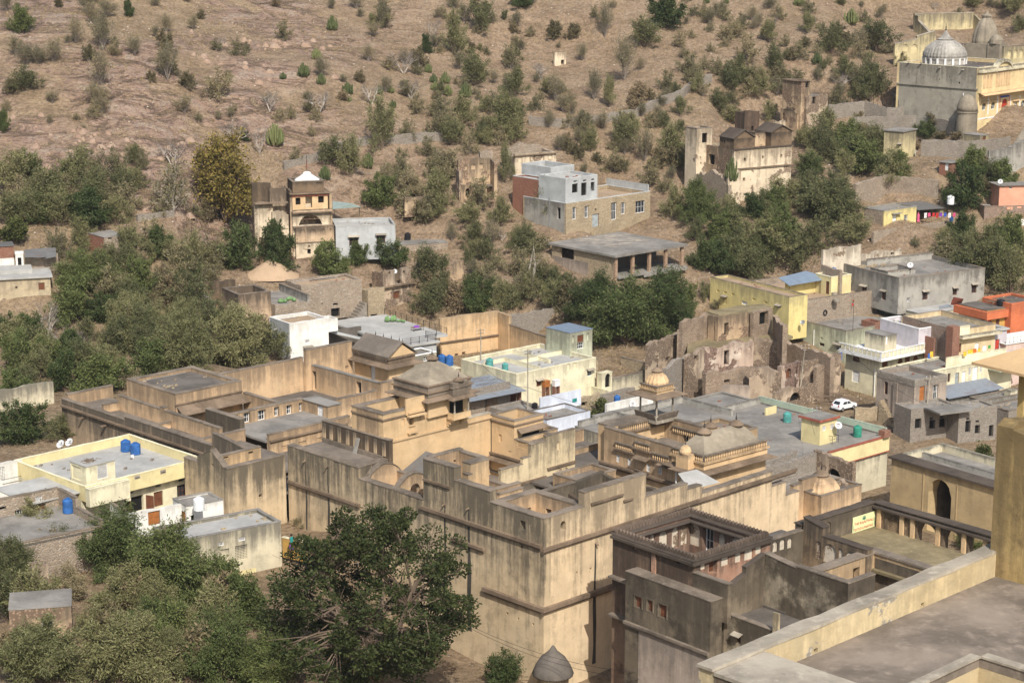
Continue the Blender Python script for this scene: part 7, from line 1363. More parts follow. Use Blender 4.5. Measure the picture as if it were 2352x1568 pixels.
s0, s0v = SL.sub(mr(1905, 1260), 4.2); SL.mass(s0, s0 + 6.5, s0v, s0v + 4, -1.5, 3.9, .3, 'rubblegrey', 'roofgrey', t=.4, cop=None, Rw=[('d', mr(1965, 1370), 36, 80), ('d', mr(2030, 1390), 34, 60), ('d', mr(2125, 1400), 30, 80), ('d', mr(2030, 1335), 24, 16), ('d', mr(1965, 1318), 24, 16)], Lw=[('d', mr(1895, 1340), 14, 80)]); SL.part('slab', MB().box(f_, s0 - 4, s0 + 1.6, s0v - 1.2, s0v + 2.5, 4.25, 4.5), M['roofgrey'])
cl_ = Thing('clothesline_bundle', 'blue and dark cloth bundle hanging by the narrow alley left of the balcony house', 'laundry', up(mr(1100, 850), 5.0)); q = cl_.loc; cl_.part('cloth', MB().box(Fr(q, 38), -1.2, 0, 0, .05, 3.6, 4.8), M['cloth_bluecloth']); cl_.part('line', MB().tube((q.x - 1.6, q.y - 1, 4.85), (q.x + .4, q.y + .6, 4.85), .015), M['metal'])
#== buildings on the slope
HH = Bld('hillside_stone_house', 'half-built stone house with a grey upper room on the hillside', 'house', tc(1548, 1395), 21.6, 42, 16.5)
f_ = HH.fr; hu, hv = HH.U(tc(2130, 1310)[0]), 11.0; HH.ground(0, hu, 0, hv, 16.6)
HH.mass(0, hu, 0, hv, 15, 20.6, .8, 'rubbletan', 'dirt', t=.35, cop='cement', copw=.01, coph=.08, Lwall='greyplaster', Rw=[('b', tc(1605, 1470), 28, 84), ('b', tc(1690, 1460), 28, 82), ('Y', tc(1752, 1520), 46, 92), ('b', tc(1878, 1455), 36, 120), ('b', tc(1942, 1435), 28, 82), ('b', tc(2060, 1425), 64, 84), ('d', tc(1752, 1445), 12, 16)], Lw=[('d', tc(1498, 1470), 24, 80)])
cu, cv = HH.sub(tc(1570, 1360), 21.4); cu2 = HH.fr.ux(tc(1765, 1170)[0], 24.5, .35); HH.mass(.2, cu2, .36, 7.2, 21.49, 25.2, .4, 'cement', 'rooflight', t=.25, cop='cement', copw=.01, Rw=[('o', tc(1610, 1297), 40, 62), ('o', tc(1672, 1303), 38, 88), ('o', tc(1732, 1285), 28, 62), ('d', tc(1612, 1250), 24, 12), ('d', tc(1677, 1244), 24, 12), ('d', tc(1733, 1237), 22, 12)]); HH.slab(.3, hu, .3, hv, 20.65, 'dirt', name='terrace_floor'); HH.wall('v', hu - .25, .4, hv, 20.6, 22.6, .25, 'cement', cop=None); HH.mass(.2, 3.2, 7.3, 14, 16, 24.4, .3, 'brick', 'cement', t=.25, cop='cement', copw=.01); HH.mass(3.25, 9, 7.4, 15, 16, 25.6, .9, 'cement', 'rooflight', t=.25, cop='cement', copw=.01)
HH.part('drain_pipe', MB().tube(f_.w(-.1, 4, 15.5), f_.w(-.1, 4, 22.5), .06), M['galv'])
PW = Bld('plastered_hall_ruin', 'cream plastered ruin wall with four blind windows on the hillside', 'ruin', tc(1195, 1055), 27.6, 27, 23); pu = PW.U(tc(1480, 1030)[0]); PW.ground(0, pu, 0, 4, 23.2)
PW.wall('u', 0, 0, pu, 19, jag(27.4, .12, 2.0), .6, 'ruinpale', op=[('n', tc(1232, 1095), 26, 40), ('n', tc(1322, 1085), 24, 38), ('n', tc(1382, 1082), 19, 38), ('n', tc(1440, 1076), 24, 40)], cop=None, step=.6); PW.wall('v', 0, .6, 5, 19, jag(27, .5, 3.0), .6, 'rubble', cop=None, step=.5); PW.wall('v', pu - .6, .6, 5, 19, jag(27.2, .5, 4.0), .6, 'rubble', cop=None, step=.5); PW.wall('u', 4.6, .6, pu - .6, 19, jag(lambda s: 27.7 + 1.0 * math.exp(-((s - pu * .45) / 2.5) ** 2), .6, 5.0), .6, 'rubble', cop=None, step=.4); PW.part('ledge', MB().box(PW.fr, -.2, pu + .2, -.35, -.004, 27.05, 27.2), M['stonecornice'])
NR = Bld('niche_ruin', 'small ruined ochre hall open to the front with niches, left of the stone house', 'ruin', tc(825, 1112), 27.2, 20, 20.4); nu = NR.U(tc(1045, 1095)[0]); NR.ground(0, nu, 0, 4, 20.4)
NR.wall('u', 1.6, 0, nu, 19, jag(27.3, .2, 2.0), .6, 'ruin', op=[('na', tc(855, 1155), 30, 36), ('na', tc(910, 1150), 30, 40), ('na', tc(963, 1145), 26, 40)], cop=None, step=.5); NR.wall('v', nu, -.6, 2.2, 19, jag(27.0, .5, 3.0), .6, 'ruin', cop=None, step=.4); NR.wall('v', -.3, .2, 2.2, 19, jag(25.0, .9, 4.0), .6, 'ruinpink', cop=None, step=.4); NR.wall('u', 0, 0, nu * .8, 19, jag(22.9, .3, 5.0), .6, 'ruin', op=[('da', .8, 1.6, 20.8, 22.3), ('da', 2.4, 3.4, 20.8, 22.3)], cop=None, step=.4); NR.wall('u', 3.6, nu * .8, nu + 1.2, 19, jag(28.3, .3, 6.0), .7, 'rubble', cop=None, step=.3); NR.slab(.2, nu, .3, 1.6, 22.6, 'roofbrown', name='ledge'); NR.wall('u', -1.5, -11, -7.5, 18, jag(21.6, .3, 9.0), .5, 'ruin', op=[('na', 1.2, 1.9, 19.8, 21)], cop=None, step=.4)
PF = Bld('plaster_fragment', 'lone upright slab of tan plaster wall high on the slope', 'ruin', tc(1470, 360), 41.3, 25, 38.6); PF.ground(0, 4, 0, 1, 38.5); p2 = PF.U(tc(1548, 345)[0]); PF.wall('u', 0, 0, p2, 36, jag(41.2, .15, 2.0), .6, 'ruinpale', op=[('o', tc(1525, 430), 24, 34)], cop=None, step=.5); PF.wall('u', .6, p2, p2 + 5, 36, jag(lambda s: 40.4 - s * .5, .2, 3.0), .7, 'rubblered', cop=None, step=.4)
SLB = Bld('open_slab_house', 'open concrete-slab house on brick pillars above the big thorn tree', 'house', mc(1890, 190), 15.6, 41, 11.2)
f_ = SLB.fr; su, sv = SLB.U(mc(2352, 115)[0]) + .3, SLB.V(mc(1450, 80)[0]); SLB.ground(0, su, 0, sv, 11.0)
SLB.part('roof', MB().box(f_, -.5, su + .4, -.5, sv + .4, 15.25, 15.6), M['roofgrey'])
for k in range(5): SLB.part('pillar', MB().box(f_, .0 + k * (su - .5) / 4, .5 + k * (su - .5) / 4, .0, .45, 8, 15.24), M['brickpale'])
for k in range(3): SLB.part('inner_pillar', MB().box(f_, 3 + k * 4.0, 3.4 + k * 4.0, 3.2, 3.6, 8, 15.24), M['brickpale'])
SLB.wall('v', .02, .5, sv, 9, 15.23, .3, 'rubbletan', op=[('o', mc(1557, 180), 90, 100), ('n', mc(1870, 250), 36, 110)], cop=None); SLB.wall('u', 6.5, .35, su, 9, 15.22, .3, 'roofdark', cop=None); SLB.part('floor', MB().box(f_, .3, su + .3, -.6, 6.4, 11.6, 11.9), M['roofgrey']); SLB.part('beam', MB().box(f_, 6, su + .3, -.65, -.601, 11.2, 11.9), M['roofgrey']); SLB.part('plaster_wall', MB().box(f_, -.03, .015, sv * .42, sv * .98, 9.0, 13.4), M['greypink']); SLB.wall('u', sv - .3, .35, su, 9, 15.22, .3, 'roofdark', cop=None)
tw = MB()
for i in range(60): u_, v_ = random.uniform(4, 13), random.uniform(6, 15); a_ = random.uniform(-.9, -.5); tw.tube(f_.w(u_, v_, 15.66), f_.w(u_ + 2 * math.cos(a_), v_ + 2 * math.sin(a_), 15.72), .04, .02, 4)
SLB.part('loose_poles', tw, M['palebark'])['kind'] = 'stuff'
RP = Bld('gabled_ruin', 'three-storey ruin with two small gables and soot-streaked pale walls', 'ruin', tr(355, 1035), 28.6, 30, 19.6)
f_ = RP.fr; pu, pv = RP.U(tr(752, 1005)[0]), RP.V(tr(170, 1010)[0]) + 1.5; RP.ground(0, pu, 0, pv, 19.4); z1_ = RP.fr.onV(tr(560, 1150))[1]
RP.mass(0, pu, 0, pv, 17, 28.4, .2, 'ruinpale', 'roofbrown', t=.6, cop=None, tops={'R': jag(28.6, .15, 1.0)}, step=.6, Rw=[('d', tr(680, 1075), 12, 22), ('d', tr(553, 1085), 12, 22), ('d', tr(428, 1100), 14, 24), ('d', tr(423, 1238), 16, 26)], Lw=[('d', tr(200, 1100), 40, 70), ('da', tr(195, 1240), 50, 140)], Lwall='ruin')
RP.part('cornice', MB().box(f_, -.2, pu + .2, -.3, -.004, z1_ - .1, z1_ + .12), M['stonecornice']); RP.part('cornice', MB().box(f_, -.2, pu + .3, -.25, -.004, 28.62, 28.8), M['darkcop'])
def gable_room(u0, u1, v0, v1, z0, z1, zr, mat='darkbrown'):
 RP.mass(u0, u1, v0, v1, z0, z1, 0, mat, None, t=.3, cop=None, Lw=[('d', .5, .9, z0 + .8, z0 + 1.4), ('d', 1.3, 1.7, z0 + .8, z0 + 1.4)]); m = (u0 + u1) / 2
 RP.part('gable', MB().add([f_.w(u0, v0, z1), f_.w(u1, v0, z1), f_.w(m, v0, zr), f_.w(u0, v1, z1), f_.w(u1, v1, z1), f_.w(m, v1, zr)], [(0, 1, 2), (5, 4, 3)]), M[mat])
 for ua in (u0 - .2, u1 + .2):
  q = [f_.w(ua, v0 - .25, z1 - .05), f_.w(m, v0 - .25, zr + .05), f_.w(m, v1, zr + .05), f_.w(ua, v1, z1 - .05)]; RP.part('roof_slope', MB().hexa(q + [(p[0], p[1], p[2] + .14) for p in q]), M['darkcop'])
g1 = RP.U(tr(350, 970)[0]), RP.U(tr(495, 960)[0]); gable_room(0, g1[1], .15, 4.5, 28.6, 30.6, 32.0); g2 = RP.U(tr(612, 950)[0]); gable_room(g2, pu, .15, 5.0, 28.6, 31.2, 32.4); RP.mass(g2 - 2.4, g2 - .05, 1.8, 5, 28.6, 30.8, .3, 'ruin', 'roofbrown', t=.25, cop='darkcop')
RP.mass(-2.2, 1.2, pv - 1.2, pv + 2.4, 17, 31.2, .5, 'ruinpale', 'roofbrown', t=.4, cop='coping', Rw=[('o', 1.2, 2.4, 29.0, 30.8)]); q = [f_.onV(tr(475, 800), pv + .5)[0], pv + .5]; ztw = f_.onV(tr(475, 775), pv + .5)[1]; RP.mass(q[0] - 1.6, q[0] + 1.8, q[1], q[1] + 3, 20, ztw, 0, 'redochre', None, t=.4, cop=None, tops={'R': jag(ztw + .2, .3, 3.0)}, step=.4, Rw=[('d', 1.6, 2.1, ztw - 3.4, ztw - 2.6)]); RP.wall('v', -2.2, -1.5, pv - 1.3, 17, jag(23.6, 1.6, 6.0), .7, 'rubble', cop=None, step=.4); RP.wall('u', -1.4, -2.2, .6, 17, jag(25.0, .8, 7.0), .5, 'ruinpale', cop=None, step=.4)
TT = Bld('tall_ruined_tower', 'tall crumbling grey-brown tower ruin below the temple', 'ruin', tr(818, 560), 37.6, 36, 28.0); f_ = TT.fr; tu_ = TT.U(tr(880, 545)[0]); TT.ground(0, 7, 0, 5, 28)
TT.mass(0, tu_, 0, TT.V(tr(690, 545)[0]), 26, 37.2, .3, 'ruin', 'roofbrown', t=.4, cop='stonecornice', copw=.25, coph=.15, Rw=[('d', tr(858, 585), 24, 40)]); TT.mass(tu_ * .4, TT.U(tr(990, 650)[0]), -.6, 3.5, 26, 34.6, .2, 'ruinpink', 'roofbrown', t=.4, cop=None, tops={'R': jag(34.6, .5, 2.0)}, step=.4, Rw=[('d', tr(848, 690), 30, 56), ('d', tr(905, 690), 22, 50), ('B', tr(828, 850), 24, 84), ('n', tr(975, 800), 20, 60)]); TT.wall('v', -.35, .5, TT.V(tr(690, 545)[0]), 26, jag(31.4, .8, 4.0), .5, 'ruin', op=[('d', .6, 1.2, 29.6, 31)], cop=None, step=.4); TT.wall('u', .8, -6, -3.2, 26, jag(30.0, .6, 5.0), .5, 'ruinpale', cop=None, step=.4); TT.part('broken_ledge', MB().box(f_, -.9, -.36, .5, 3, 33.0, 33.15), M['stonecornice'])
# ------------------------------------------------ temple
TM = Bld('domed_temple', 'large temple with a ribbed whitish dome, bare grey side wall and painted yellow front', 'temple', tr(2045, 470), 40.6, 47, 29.6)
f_ = TM.fr; tv = TM.V(tr(1480, 390)[0]) ; tu = 20.0; TM.ground(0, tu, 0, tv, 29.8); GROUND_PTS += [f_.w(a, b, 27.6) for a in range(-1, 25, 3) for b in (-1.5, -4, -7, -11)]
FRn = TM.wf('R', 0, tu, 0, tv)
TM.mass(0, tu, 0, tv, 27, 39.9, .7, 'templeyellow', 'roofdark', t=.5, cop='creamold', copw=.03, Lwall='templegrey', Rw=[('ba', tr(2078, 735), 30, 54), ('ba', tr(2140, 728), 30, 54), ('ra', tr(2218, 735), 44, 110), ('Wa', tr(2293, 745), 32, 80), ('n', tr(2090, 820), 26, 12), ('W', tr(2137, 880), 28, 70), ('d', tr(2098, 853), 10, 14), ('oa', tr(2220, 825), 40, 60), ('ba', tr(2345, 720), 30, 60)], Lw=[('d', tr(1905, 572), 12, 14), ('d', tr(1838, 530), 6, 10), ('d', tr(1768, 548), 6, 10)])
for p in (tr(1565, 425), tr(1650, 432), tr(1775, 465), tr(1935, 480)): v_, z_ = f_.onU(p); TM.part('water_spout', MB().box(f_, -.6, -.004, v_ - .15, v_ + .15, z_ - .08, z_ + .08), M['copingpale'])
TM.part('cornice', MB().box(f_, -.25, -.004, 0, tv, 36.4, 36.6), M['templegrey']); TM.part('drain_pipe', MB().path([f_.w(-.1, 3.2, 35.6), f_.w(-.1, 3.2, 33.0), f_.w(-.1, 2.0, 32.6), f_.w(-.1, 2.0, 29)], .09), M['whitepaint'])
za, zb2 = FRn.onV(tr(2060, 640))[1], FRn.onV(tr(2060, 500))[1]
TM.part('upper_facade', MB().box(f_, -.05, tu, -.7, -.02, za, zb2), M['templeyellow']); TM.part('eave', MB().tilted(f_.w(-.3, -1.7, za - .35), f_.w(tu, -1.7, za - .35), f_.w(tu, -.7, za), f_.w(-.3, -.7, za), .12), M['ochre']); TM.part('top_cornice', MB().box(f_, -.3, tu, -1.1, -.02, zb2, zb2 + .35).box(f_, -.2, tu, -.9, -.02, zb2 + .351, zb2 + .8), M['creamold'])
for k in range(16): TM.part('bracket', MB().box(f_, .2 + k * .7, .36 + k * .7, -1.3, -.71, za - .75, za - .3), M['ochre'])
for k in range(3): TM.part('niche_panel', MB().box(f_, .5 + k * 1.25, 1.3 + k * 1.25, -.78, -.704, za + .9, zb2 - .5), M['ochre'])
for k in range(6): TM.part('niche_panel', MB().box(f_, 5.4 + k * .95, 6.0 + k * .95, -.78, -.704, za + .9, zb2 - .3 + (.5 - abs(k - 2.5) * .15)), M['ochre'])
ar = MB(); n = 12; c0 = 7.9
for i in range(n):
 t0, t1 = math.pi * i / n, math.pi * (i + 1) / n
 q = [f_.w(c0 + 3.0 * math.cos(t), d, zb2 - .2 + 1.9 * math.sin(t) * s) for t in (t0, t1) for d in (-1.15, -.03) for s in (1,)]; ar.hexa([q[0], q[2], q[3], q[1]] + [(a, b, c + .55) for a, b, c in (q[0], q[2], q[3], q[1])])
TM.part('arched_pediment', ar, M['creamold']); TM.part('pediment_fill', MB().add([f_.w(c0 + 3 * math.cos(math.pi * i / 12), -.72, zb2 - .2 + 1.9 * math.sin(math.pi * i / 12)) for i in range(13)], [tuple(range(12, -1, -1))]), M['templeyellow'])
for p, w_, h_ in ((tr(2078, 700), 40, 10), (tr(2140, 690), 40, 10), (tr(2293, 690), 44, 10)): h = opening(FRn, p, w_, h_); TM.part('window_hood', MB().box(f_, h[0], h[1], -.4, -.004, h[2], h[3]), M['ochre'])
h = opening(FRn, tr(2205, 720), 330, 180); TM.part('white_panel', MB().box(f_, max(.3, h[0]), 14, -.022, -.004, h[2] + .3, h[2] + .6), M['whitepaint'])
for x in (2105, 2168, 2255, 2320): h = opening(FRn, tr(x, 725), 8, 130); TM.part('white_strip', MB().box(f_, h[0], h[1], -.03, -.004, h[2], h[3]), M['whitepaint'])
h = opening(FRn, tr(2218, 665), 60, 12); TM.part('blue_lintel', MB().box(f_, h[0], h[1], -.06, -.004, h[2], h[3]), M['cloth_blue'])
for s_ in (-1, 1): h = opening(FRn, tr(2218 + s_ * 32, 700), 8, 90); TM.part('painted_strip', MB().box(f_, h[0], h[1], -.05, -.004, h[2], h[3]), M['pinkpaint'])
du, dv = TM.sub(tr(1805, 400), 41.0); w0 = f_.w(du, dv, 41.0); s_ = 1.0
TM.part('drum', MB().lathe((w0[0], w0[1], 39.9), [(4.2, 0), (4.2, 1.0), (4.35, 1.05), (4.35, 1.3)], 40, 40, .02), M['domewhite'])
TM.part('ribbed_dome', MB().lathe((w0[0], w0[1], 41.2), [(4.15, 0), (4.3, .4), (4.2, 1.0), (3.7, 1.9), (2.85, 2.7), (1.9, 3.3), (1.25, 3.5)], 72, 36, .035), M['domewhite']); TM.part('lotus_cap', MB().lathe((w0[0], w0[1], 44.65), [(1.35, 0), (1.65, .12), (1.2, .35), (.65, 1.0), (.25, 1.6), (.12, 1.9)], 24, 12, .06), M['domewhite']); TM.part('finial', MB().lathe((w0[0], w0[1], 46.4), [(.1, 0), (.2, .25), (.08, .5), (.16, .75), (.06, 1.0), (.03, 1.6)], 10), M['metal'])
for k in range(18): a_ = 2 * math.pi * k / 18; TM.part('drum_pier', MB().box(Fr((w0[0] + 4.35 * math.cos(a_), w0[1] + 4.35 * math.sin(a_), 0), math.degrees(a_)), -.15, .15, -.2, .2, 39.9, 41.2), M['whitepaint'])
q = up(tr(2085, 300), 43.2); sp = [(2.5, -3), (2.5, 0), (2.55, .6), (2.4, 1.8), (2.0, 3.2), (1.4, 4.5), (.85, 5.2), (.75, 5.4), (1.0, 5.5), (1.0, 5.75), (.5, 5.95), (.3, 6.3), (.1, 6.6)]; TM.part('spire', MB().lathe(q, sp, 32, 8, .10), M['domegrey']); TM.part('spire_base', MB().box(Fr(q, 47), -2.9, 2.9, -2.9, 2.9, 33, 43.3), M['domegrey']); q2 = up(tr(2150, 330), 42.6); TM.part('porch', MB().box(Fr(q2, 47), -1.2, 1.6, -1.8, 1.0, 33, 43.5), M['domegrey']); TM.part('porch_vault', MB().lathe((q2.x + .2, q2.y - .3, 43.5), [(1.5, 0), (1.4, .8), (.9, 1.5), (.2, 1.8)], 14), M['domegrey'])
YC = Bld('temple_back_wall', 'streaked yellow compound wall on the slope behind the temple dome', 'wall', tr(1600, 95), 47.6, 20, 42); yu = YC.U(tr(2005, 60)[0]); YC.ground(0, yu, 0, 3, 44); YC.wall('u', 0, 0, yu, 40, 47.5, .6, 'yellowold', cop='copingpale'); YC.wall('v', -.05, -8, 0, 38, [(-8, -1.5, 43, 46.2), (-1.5, 0, 47.2)], .6, 'yellowold', cop='copingpale'); YC.slab(0, yu, -10, 0, 41.6, 'roofdark', name='platform'); YC.wall('u', -10, 0, yu, 34, 41.5, .5, 'algae', cop=None); YC.wall('v', yu, -6, 0, 40, [(-6, 0, 44.2, 47.2)], .5, 'yellowold', cop=None)
YL = Bld('temple_side_wall', 'cream side wall with two arched niches left of the temple dome', 'wall', tr(1465, 290), 43.2, 22, 38); yu = YL.U(tr(1735, 240)[0]); YL.ground(0, yu, 0, 2, 38.4); YL.wall('u', 0, 0, yu, 36, [(0, yu * .55, 42.8, 43.6), (yu * .55, yu, 44.2, 45.2)], .5, 'yellowold', op=[('na', tr(1535, 330), 40, 50), ('na', tr(1595, 335), 44, 60)], cop='copingpale'); YR = Bld('temple_rear_arcade', 'low yellow arcaded wall right of the temple spire', 'wall', tr(2215, 320), 44.0, 30, 36); YR.ground(0, 9, 0, 2, 38); YR.wall('u', 0, 0, 13, 36, 43.9, .5, 'yellowold', op=[('na', 1 + k * 1.6, 2 + k * 1.6, 41.5, 43.2) for k in range(7)], cop='coping')
SS = Bld('temple_stair', 'flight of stone steps with a white side wall up to the temple door', 'stair', tr(2330, 800), 33.0, 47, 29); f_ = SS.fr
for k in range(14): SS.part('step', MB().box(f_, -5.6 + k * .5, -5.1 + k * .5, -4.4, -1.4, 25, 28.0 + k * .36), M['copingpale'])
SS.part('side_wall', MB().add([f_.w(-6.5, -4.9, 24), f_.w(2.0, -4.9, 24), f_.w(2.0, -4.9, 33.4), f_.w(-5.6, -4.9, 28.2), f_.w(-6.5, -4.5, 24), f_.w(2, -4.5, 24), f_.w(2, -4.5, 33.4), f_.w(-5.6, -4.5, 28.2)], [(0, 1, 2, 3), (7, 6, 5, 4), (3, 2, 6, 7), (0, 3, 7, 4)]), M['ruinpale3']); SS.part('landing', MB().box(f_, 1.4, 8, -4.4, -1.2, 26, 33.0), M['ruinpale3']); h = [-4.6, -2.9, 26.2, 27.6]; SS.part('notice_board', MB().box(f_, h[0], h[1], -5.0, -4.904, h[2], h[3]), M['whitepaint']); SS.part('notice_text', MB().box(f_, h[0] + .2, h[1] - .2, -5.02, -5.001, 27.25, 27.4).box(f_, h[0] + .2, h[1] - .4, -5.02, -5.001, 26.9, 27.0).box(f_, h[0], h[1], -5.02, -5.001, 26.2, 26.5), M['cloth_red']); SS.ground(-7, 4, -6, -2, 25)
DT = up(tr(1953, 900), 28.6); T = Thing('domed_turret', 'dark grey round turret with a domed cap against the temple wall', 'turret', DT); T.part('shaft', MB().lathe((DT.x, DT.y, 24), [(2.1, 0), (2.0, 8.0), (2.15, 8.1), (2.15, 8.4)], 24), M['domegrey']); T.part('cap', MB().lathe((DT.x, DT.y, 32.4), [(2.05, 0), (2.0, .8), (1.6, 2.0), (.9, 2.9), (.15, 3.2)], 24), M['domegrey'], smooth=True)
def stonewall(name, label, pts, h=1.6, t=.6, mat='rubblegrey', z=None, amp=.2):
 STONE.append((name, label, pts, h, t, mat, amp))
STONE = []
stonewall('retaining_wall', 'long stone retaining wall with a railing below the ruined tower', [tr(1000, 830), tr(1250, 800), tr(1400, 850), tr(1600, 830), tr(1810, 760)], 3.0)
stonewall('retaining_wall', 'stone retaining wall stepping down in front of the concrete shed', [tr(1180, 900), tr(1400, 890), tr(1640, 890), tr(1870, 930)], 2.6); stonewall('retaining_wall', 'stone terrace wall below the temple steps', [tr(1640, 1080), tr(2000, 1090), tr(2250, 1060)], 3.2); stonewall('retaining_wall', 'high dark stone wall beside the green trees under the temple', [tr(2100, 1230), tr(2250, 1210), tr(2352, 1150)], 5.0, .8, 'greyplaster'); stonewall('retaining_wall', 'rubble retaining wall behind the yellow hut with washing', [tr(1190, 1400), tr(1400, 1330), tr(1750, 1370)], 3.4, .7, 'rubble')
stonewall('slope_wall', 'dry-stone wall climbing the slope right of centre', [tc(1290, 860), tc(1500, 880), tc(1800, 850), tc(2040, 810), tc(2200, 730), tc(2352, 680), tr(90, 600), tr(200, 570)], 1.7); stonewall('slope_wall', 'dry-stone wall across the slope above the domed ruin', [tl(1960, 1180), tl(2200, 1110), tc(0, 1040), tc(180, 1000), tc(640, 970), tc(760, 985)], 1.6); stonewall('slope_wall', 'short broken stone wall below the grey-leaved tree at left', [tl(950, 1530), tl(1200, 1500)], 1.2); stonewall('slope_wall', 'low stone wall behind the pale sand heap', [ml(1500, 245), ml(1700, 275)], 1.2); stonewall('slope_wall', 'cream weathered wall at the far left behind the wing', [ml(0, 1280), ml(180, 1240), ml(370, 1210)], 3.0, .4, 'creamold'); stonewall('slope_wall', 'low rubble wall under the thicket right of the pink tower', [mc(700, 400), mc(840, 340)], 3.0, .5, 'ruin')
CS = Bld('concrete_shed', 'streaked yellow-grey concrete shed with a flat slab roof below the temple', 'shed', tr(1520, 905), 29.6, 52, 25.0); CS.ground(0, 4, 0, 6, 25); CS.mass(0, CS.U(tr(1610, 880)[0]), 0, CS.V(tr(1390, 905)[0]), 23, 29.4, 0, 'yellowold', None, t=.3, cop='roofgrey', copw=.2, coph=.2, Lw=[('dh', tr(1500, 1000), 16, 14)]); CG = Bld('shed_doorway', 'small grey doorway block with a pale metal door under the concrete shed', 'doorway', tr(1535, 1040), 24.6, 40, 22); CG.ground(0, 3, 0, 2, 22); CG.mass(0, CG.U(tr(1608, 1028)[0]), 0, 2, 21, 24.4, 0, 'cement', None, cop='cement', Rw=[('Y', tr(1567, 1070), 36, 60)])
DP = Bld('gate_block', 'narrow yellow-grey gate block with a brown door by the temple steps', 'doorway', tr(2050, 930), 29.0, 40, 25); DP.ground(0, 3, 0, 3, 25); DP.mass(0, DP.U(tr(2115, 920)[0]), 0, 4, 23, 28.8, 0, 'yellowold', None, cop='roofgrey', Rw=[('w', tr(2078, 985), 24, 90)])
BRH = Bld('brick_lookout_hut', 'tiny red brick hut with a white curtain and sheet roof', 'hut', tr(1850, 1118), 25.6, 48, 23.6); BRH.ground(0, 4, 0, 4, 23.6); BRH.mass(0, BRH.U(tr(1925, 1110)[0]), 0, BRH.V(tr(1770, 1108)[0]), 22.5, 25.4, 0, 'brick', None, t=.2, cop='roofgrey', copw=.25, Rw=[('d', tr(1898, 1135), 24, 30)], Lw=[('W', tr(1820, 1145), 24, 60)])
PKH = Bld('salmon_house', 'salmon-pink house with a grey roof at the right edge', 'house', tr(2185, 1265), 23.0, 8, 18.5); PKH.ground(0, 9, 0, 4, 18.5); PKH.mass(0, 14, 0, 4, 17, 22.6, 0, 'pinkpaint', None, cop='roofgrey', copw=.4, Rw=[('b', tr(2260, 1293), 20, 18), ('b', tr(2208, 1288), 16, 14)]); dish(tr(2190, 1252), 24.0, .9, 'grey dish on the salmon-pink house corner', 200, 30, .9)
BRK = Bld('brick_row_house', 'unplastered brick houses with dark openings under the salmon house', 'house', tr(2080, 1420), 19.0, 8, 15.5); BRK.ground(0, 14, 0, 4, 15.5); BRK.mass(0, 18, 0, 4, 14, 18.6, .3, 'rubblebrick', 'roofgrey', cop='coping', Rw=[('d', tr(2255, 1430), 40, 30), ('d', tr(2320, 1420), 30, 30), ('g', tr(2300, 1395), 20, 30)]); BRK.mass(3, 18, -3.5, -.02, 14, 16.6, .3, 'white', 'roofgrey', cop='whitepaint')
YT = Bld('yellow_washing_hut', 'small bright yellow house with washing on its open porch', 'house', tr(1390, 1448), 19.4, 38, 16.4); f_ = YT.fr; yu = YT.U(tr(1612, 1405)[0]); YT.ground(0, yu + 8, -2, 5, 16.3)
YT.mass(0, yu, 0, 5, 15, 19.1, .1, 'yellow2', 'roofgrey', t=.25, cop='roofgrey', Rw=[('Wf', tr(1458, 1510), 28, 60), ('b', tr(1537, 1510), 26, 60), ('n', tr(1490, 1470), 10, 10)], Lwall='rubble'); YT.part('window_hood', MB().box(f_, *sorted((f_.onV(tr(1440, 1450))[0], f_.onV(tr(1495, 1450))[0])), -.7, -.004, 18.5, 18.6), M['roofgrey']); YT.part('porch_roof', MB().tilted(f_.w(yu + .02, -.4, 18.7), f_.w(yu + 7.6, -.4, 18.3), f_.w(yu + 7.6, 5, 18.9), f_.w(yu + .02, 5, 19.2), .12), M['tinold']); YT.part('porch_back', MB().box(f_, yu + .02, yu + 7.2, 3.0, 3.2, 15, 18.4), M['roofdark']); YT.part('porch_screen', MB().box(f_, yu + 1.2, yu + 3.4, 2.2, 2.3, 16, 18.3), M['creamold']); YT.mass(yu + 6.4, yu + 8.2, .0, 3, 15, 18.2, 0, 'yellowold', None, cop=None)
tank(tr(1845, 1408), 19.1, 1.3, 1.6, 'plasticwhite', 'white ribbed tank on the porch roof of the yellow washing hut'); tank(tr(1850, 1525), 16.4, .7, .9, 'plasticblue', 'blue barrel on the porch of the yellow washing hut')
for k, (x, c) in enumerate(((1665, 'whitecloth'), (1690, 'pink'), (1720, 'red'), (1745, 'red'), (1770, 'violet'), (1800, 'blue'), (1830, 'whitecloth'), (1862, 'pink'))): cloth(tr(x, 1468), 18.0, .7, .7 if k % 3 else .9, 'cloth_' + c, ('white', 'pink', 'long red', 'short red', 'violet', 'blue', 'pale grey', 'rose')[k] + ' cloth on the washing line of the yellow hut porch', 38)
cloth(tr(1398, 1510), 17.6, .5, 1.0, 'cloth_red', 'red cloth hung beside the white door of the yellow hut', 38); person(tr(1622, 1530), 16.4, 'person in pink standing at the porch corner of the yellow hut', 'pink', 'pink', 'stand', 190)
YT.wall('u', -2.2, -5, 18, 12, jag(16.3, .1, 2.0), .5, 'rubble', cop=None, step=.8)
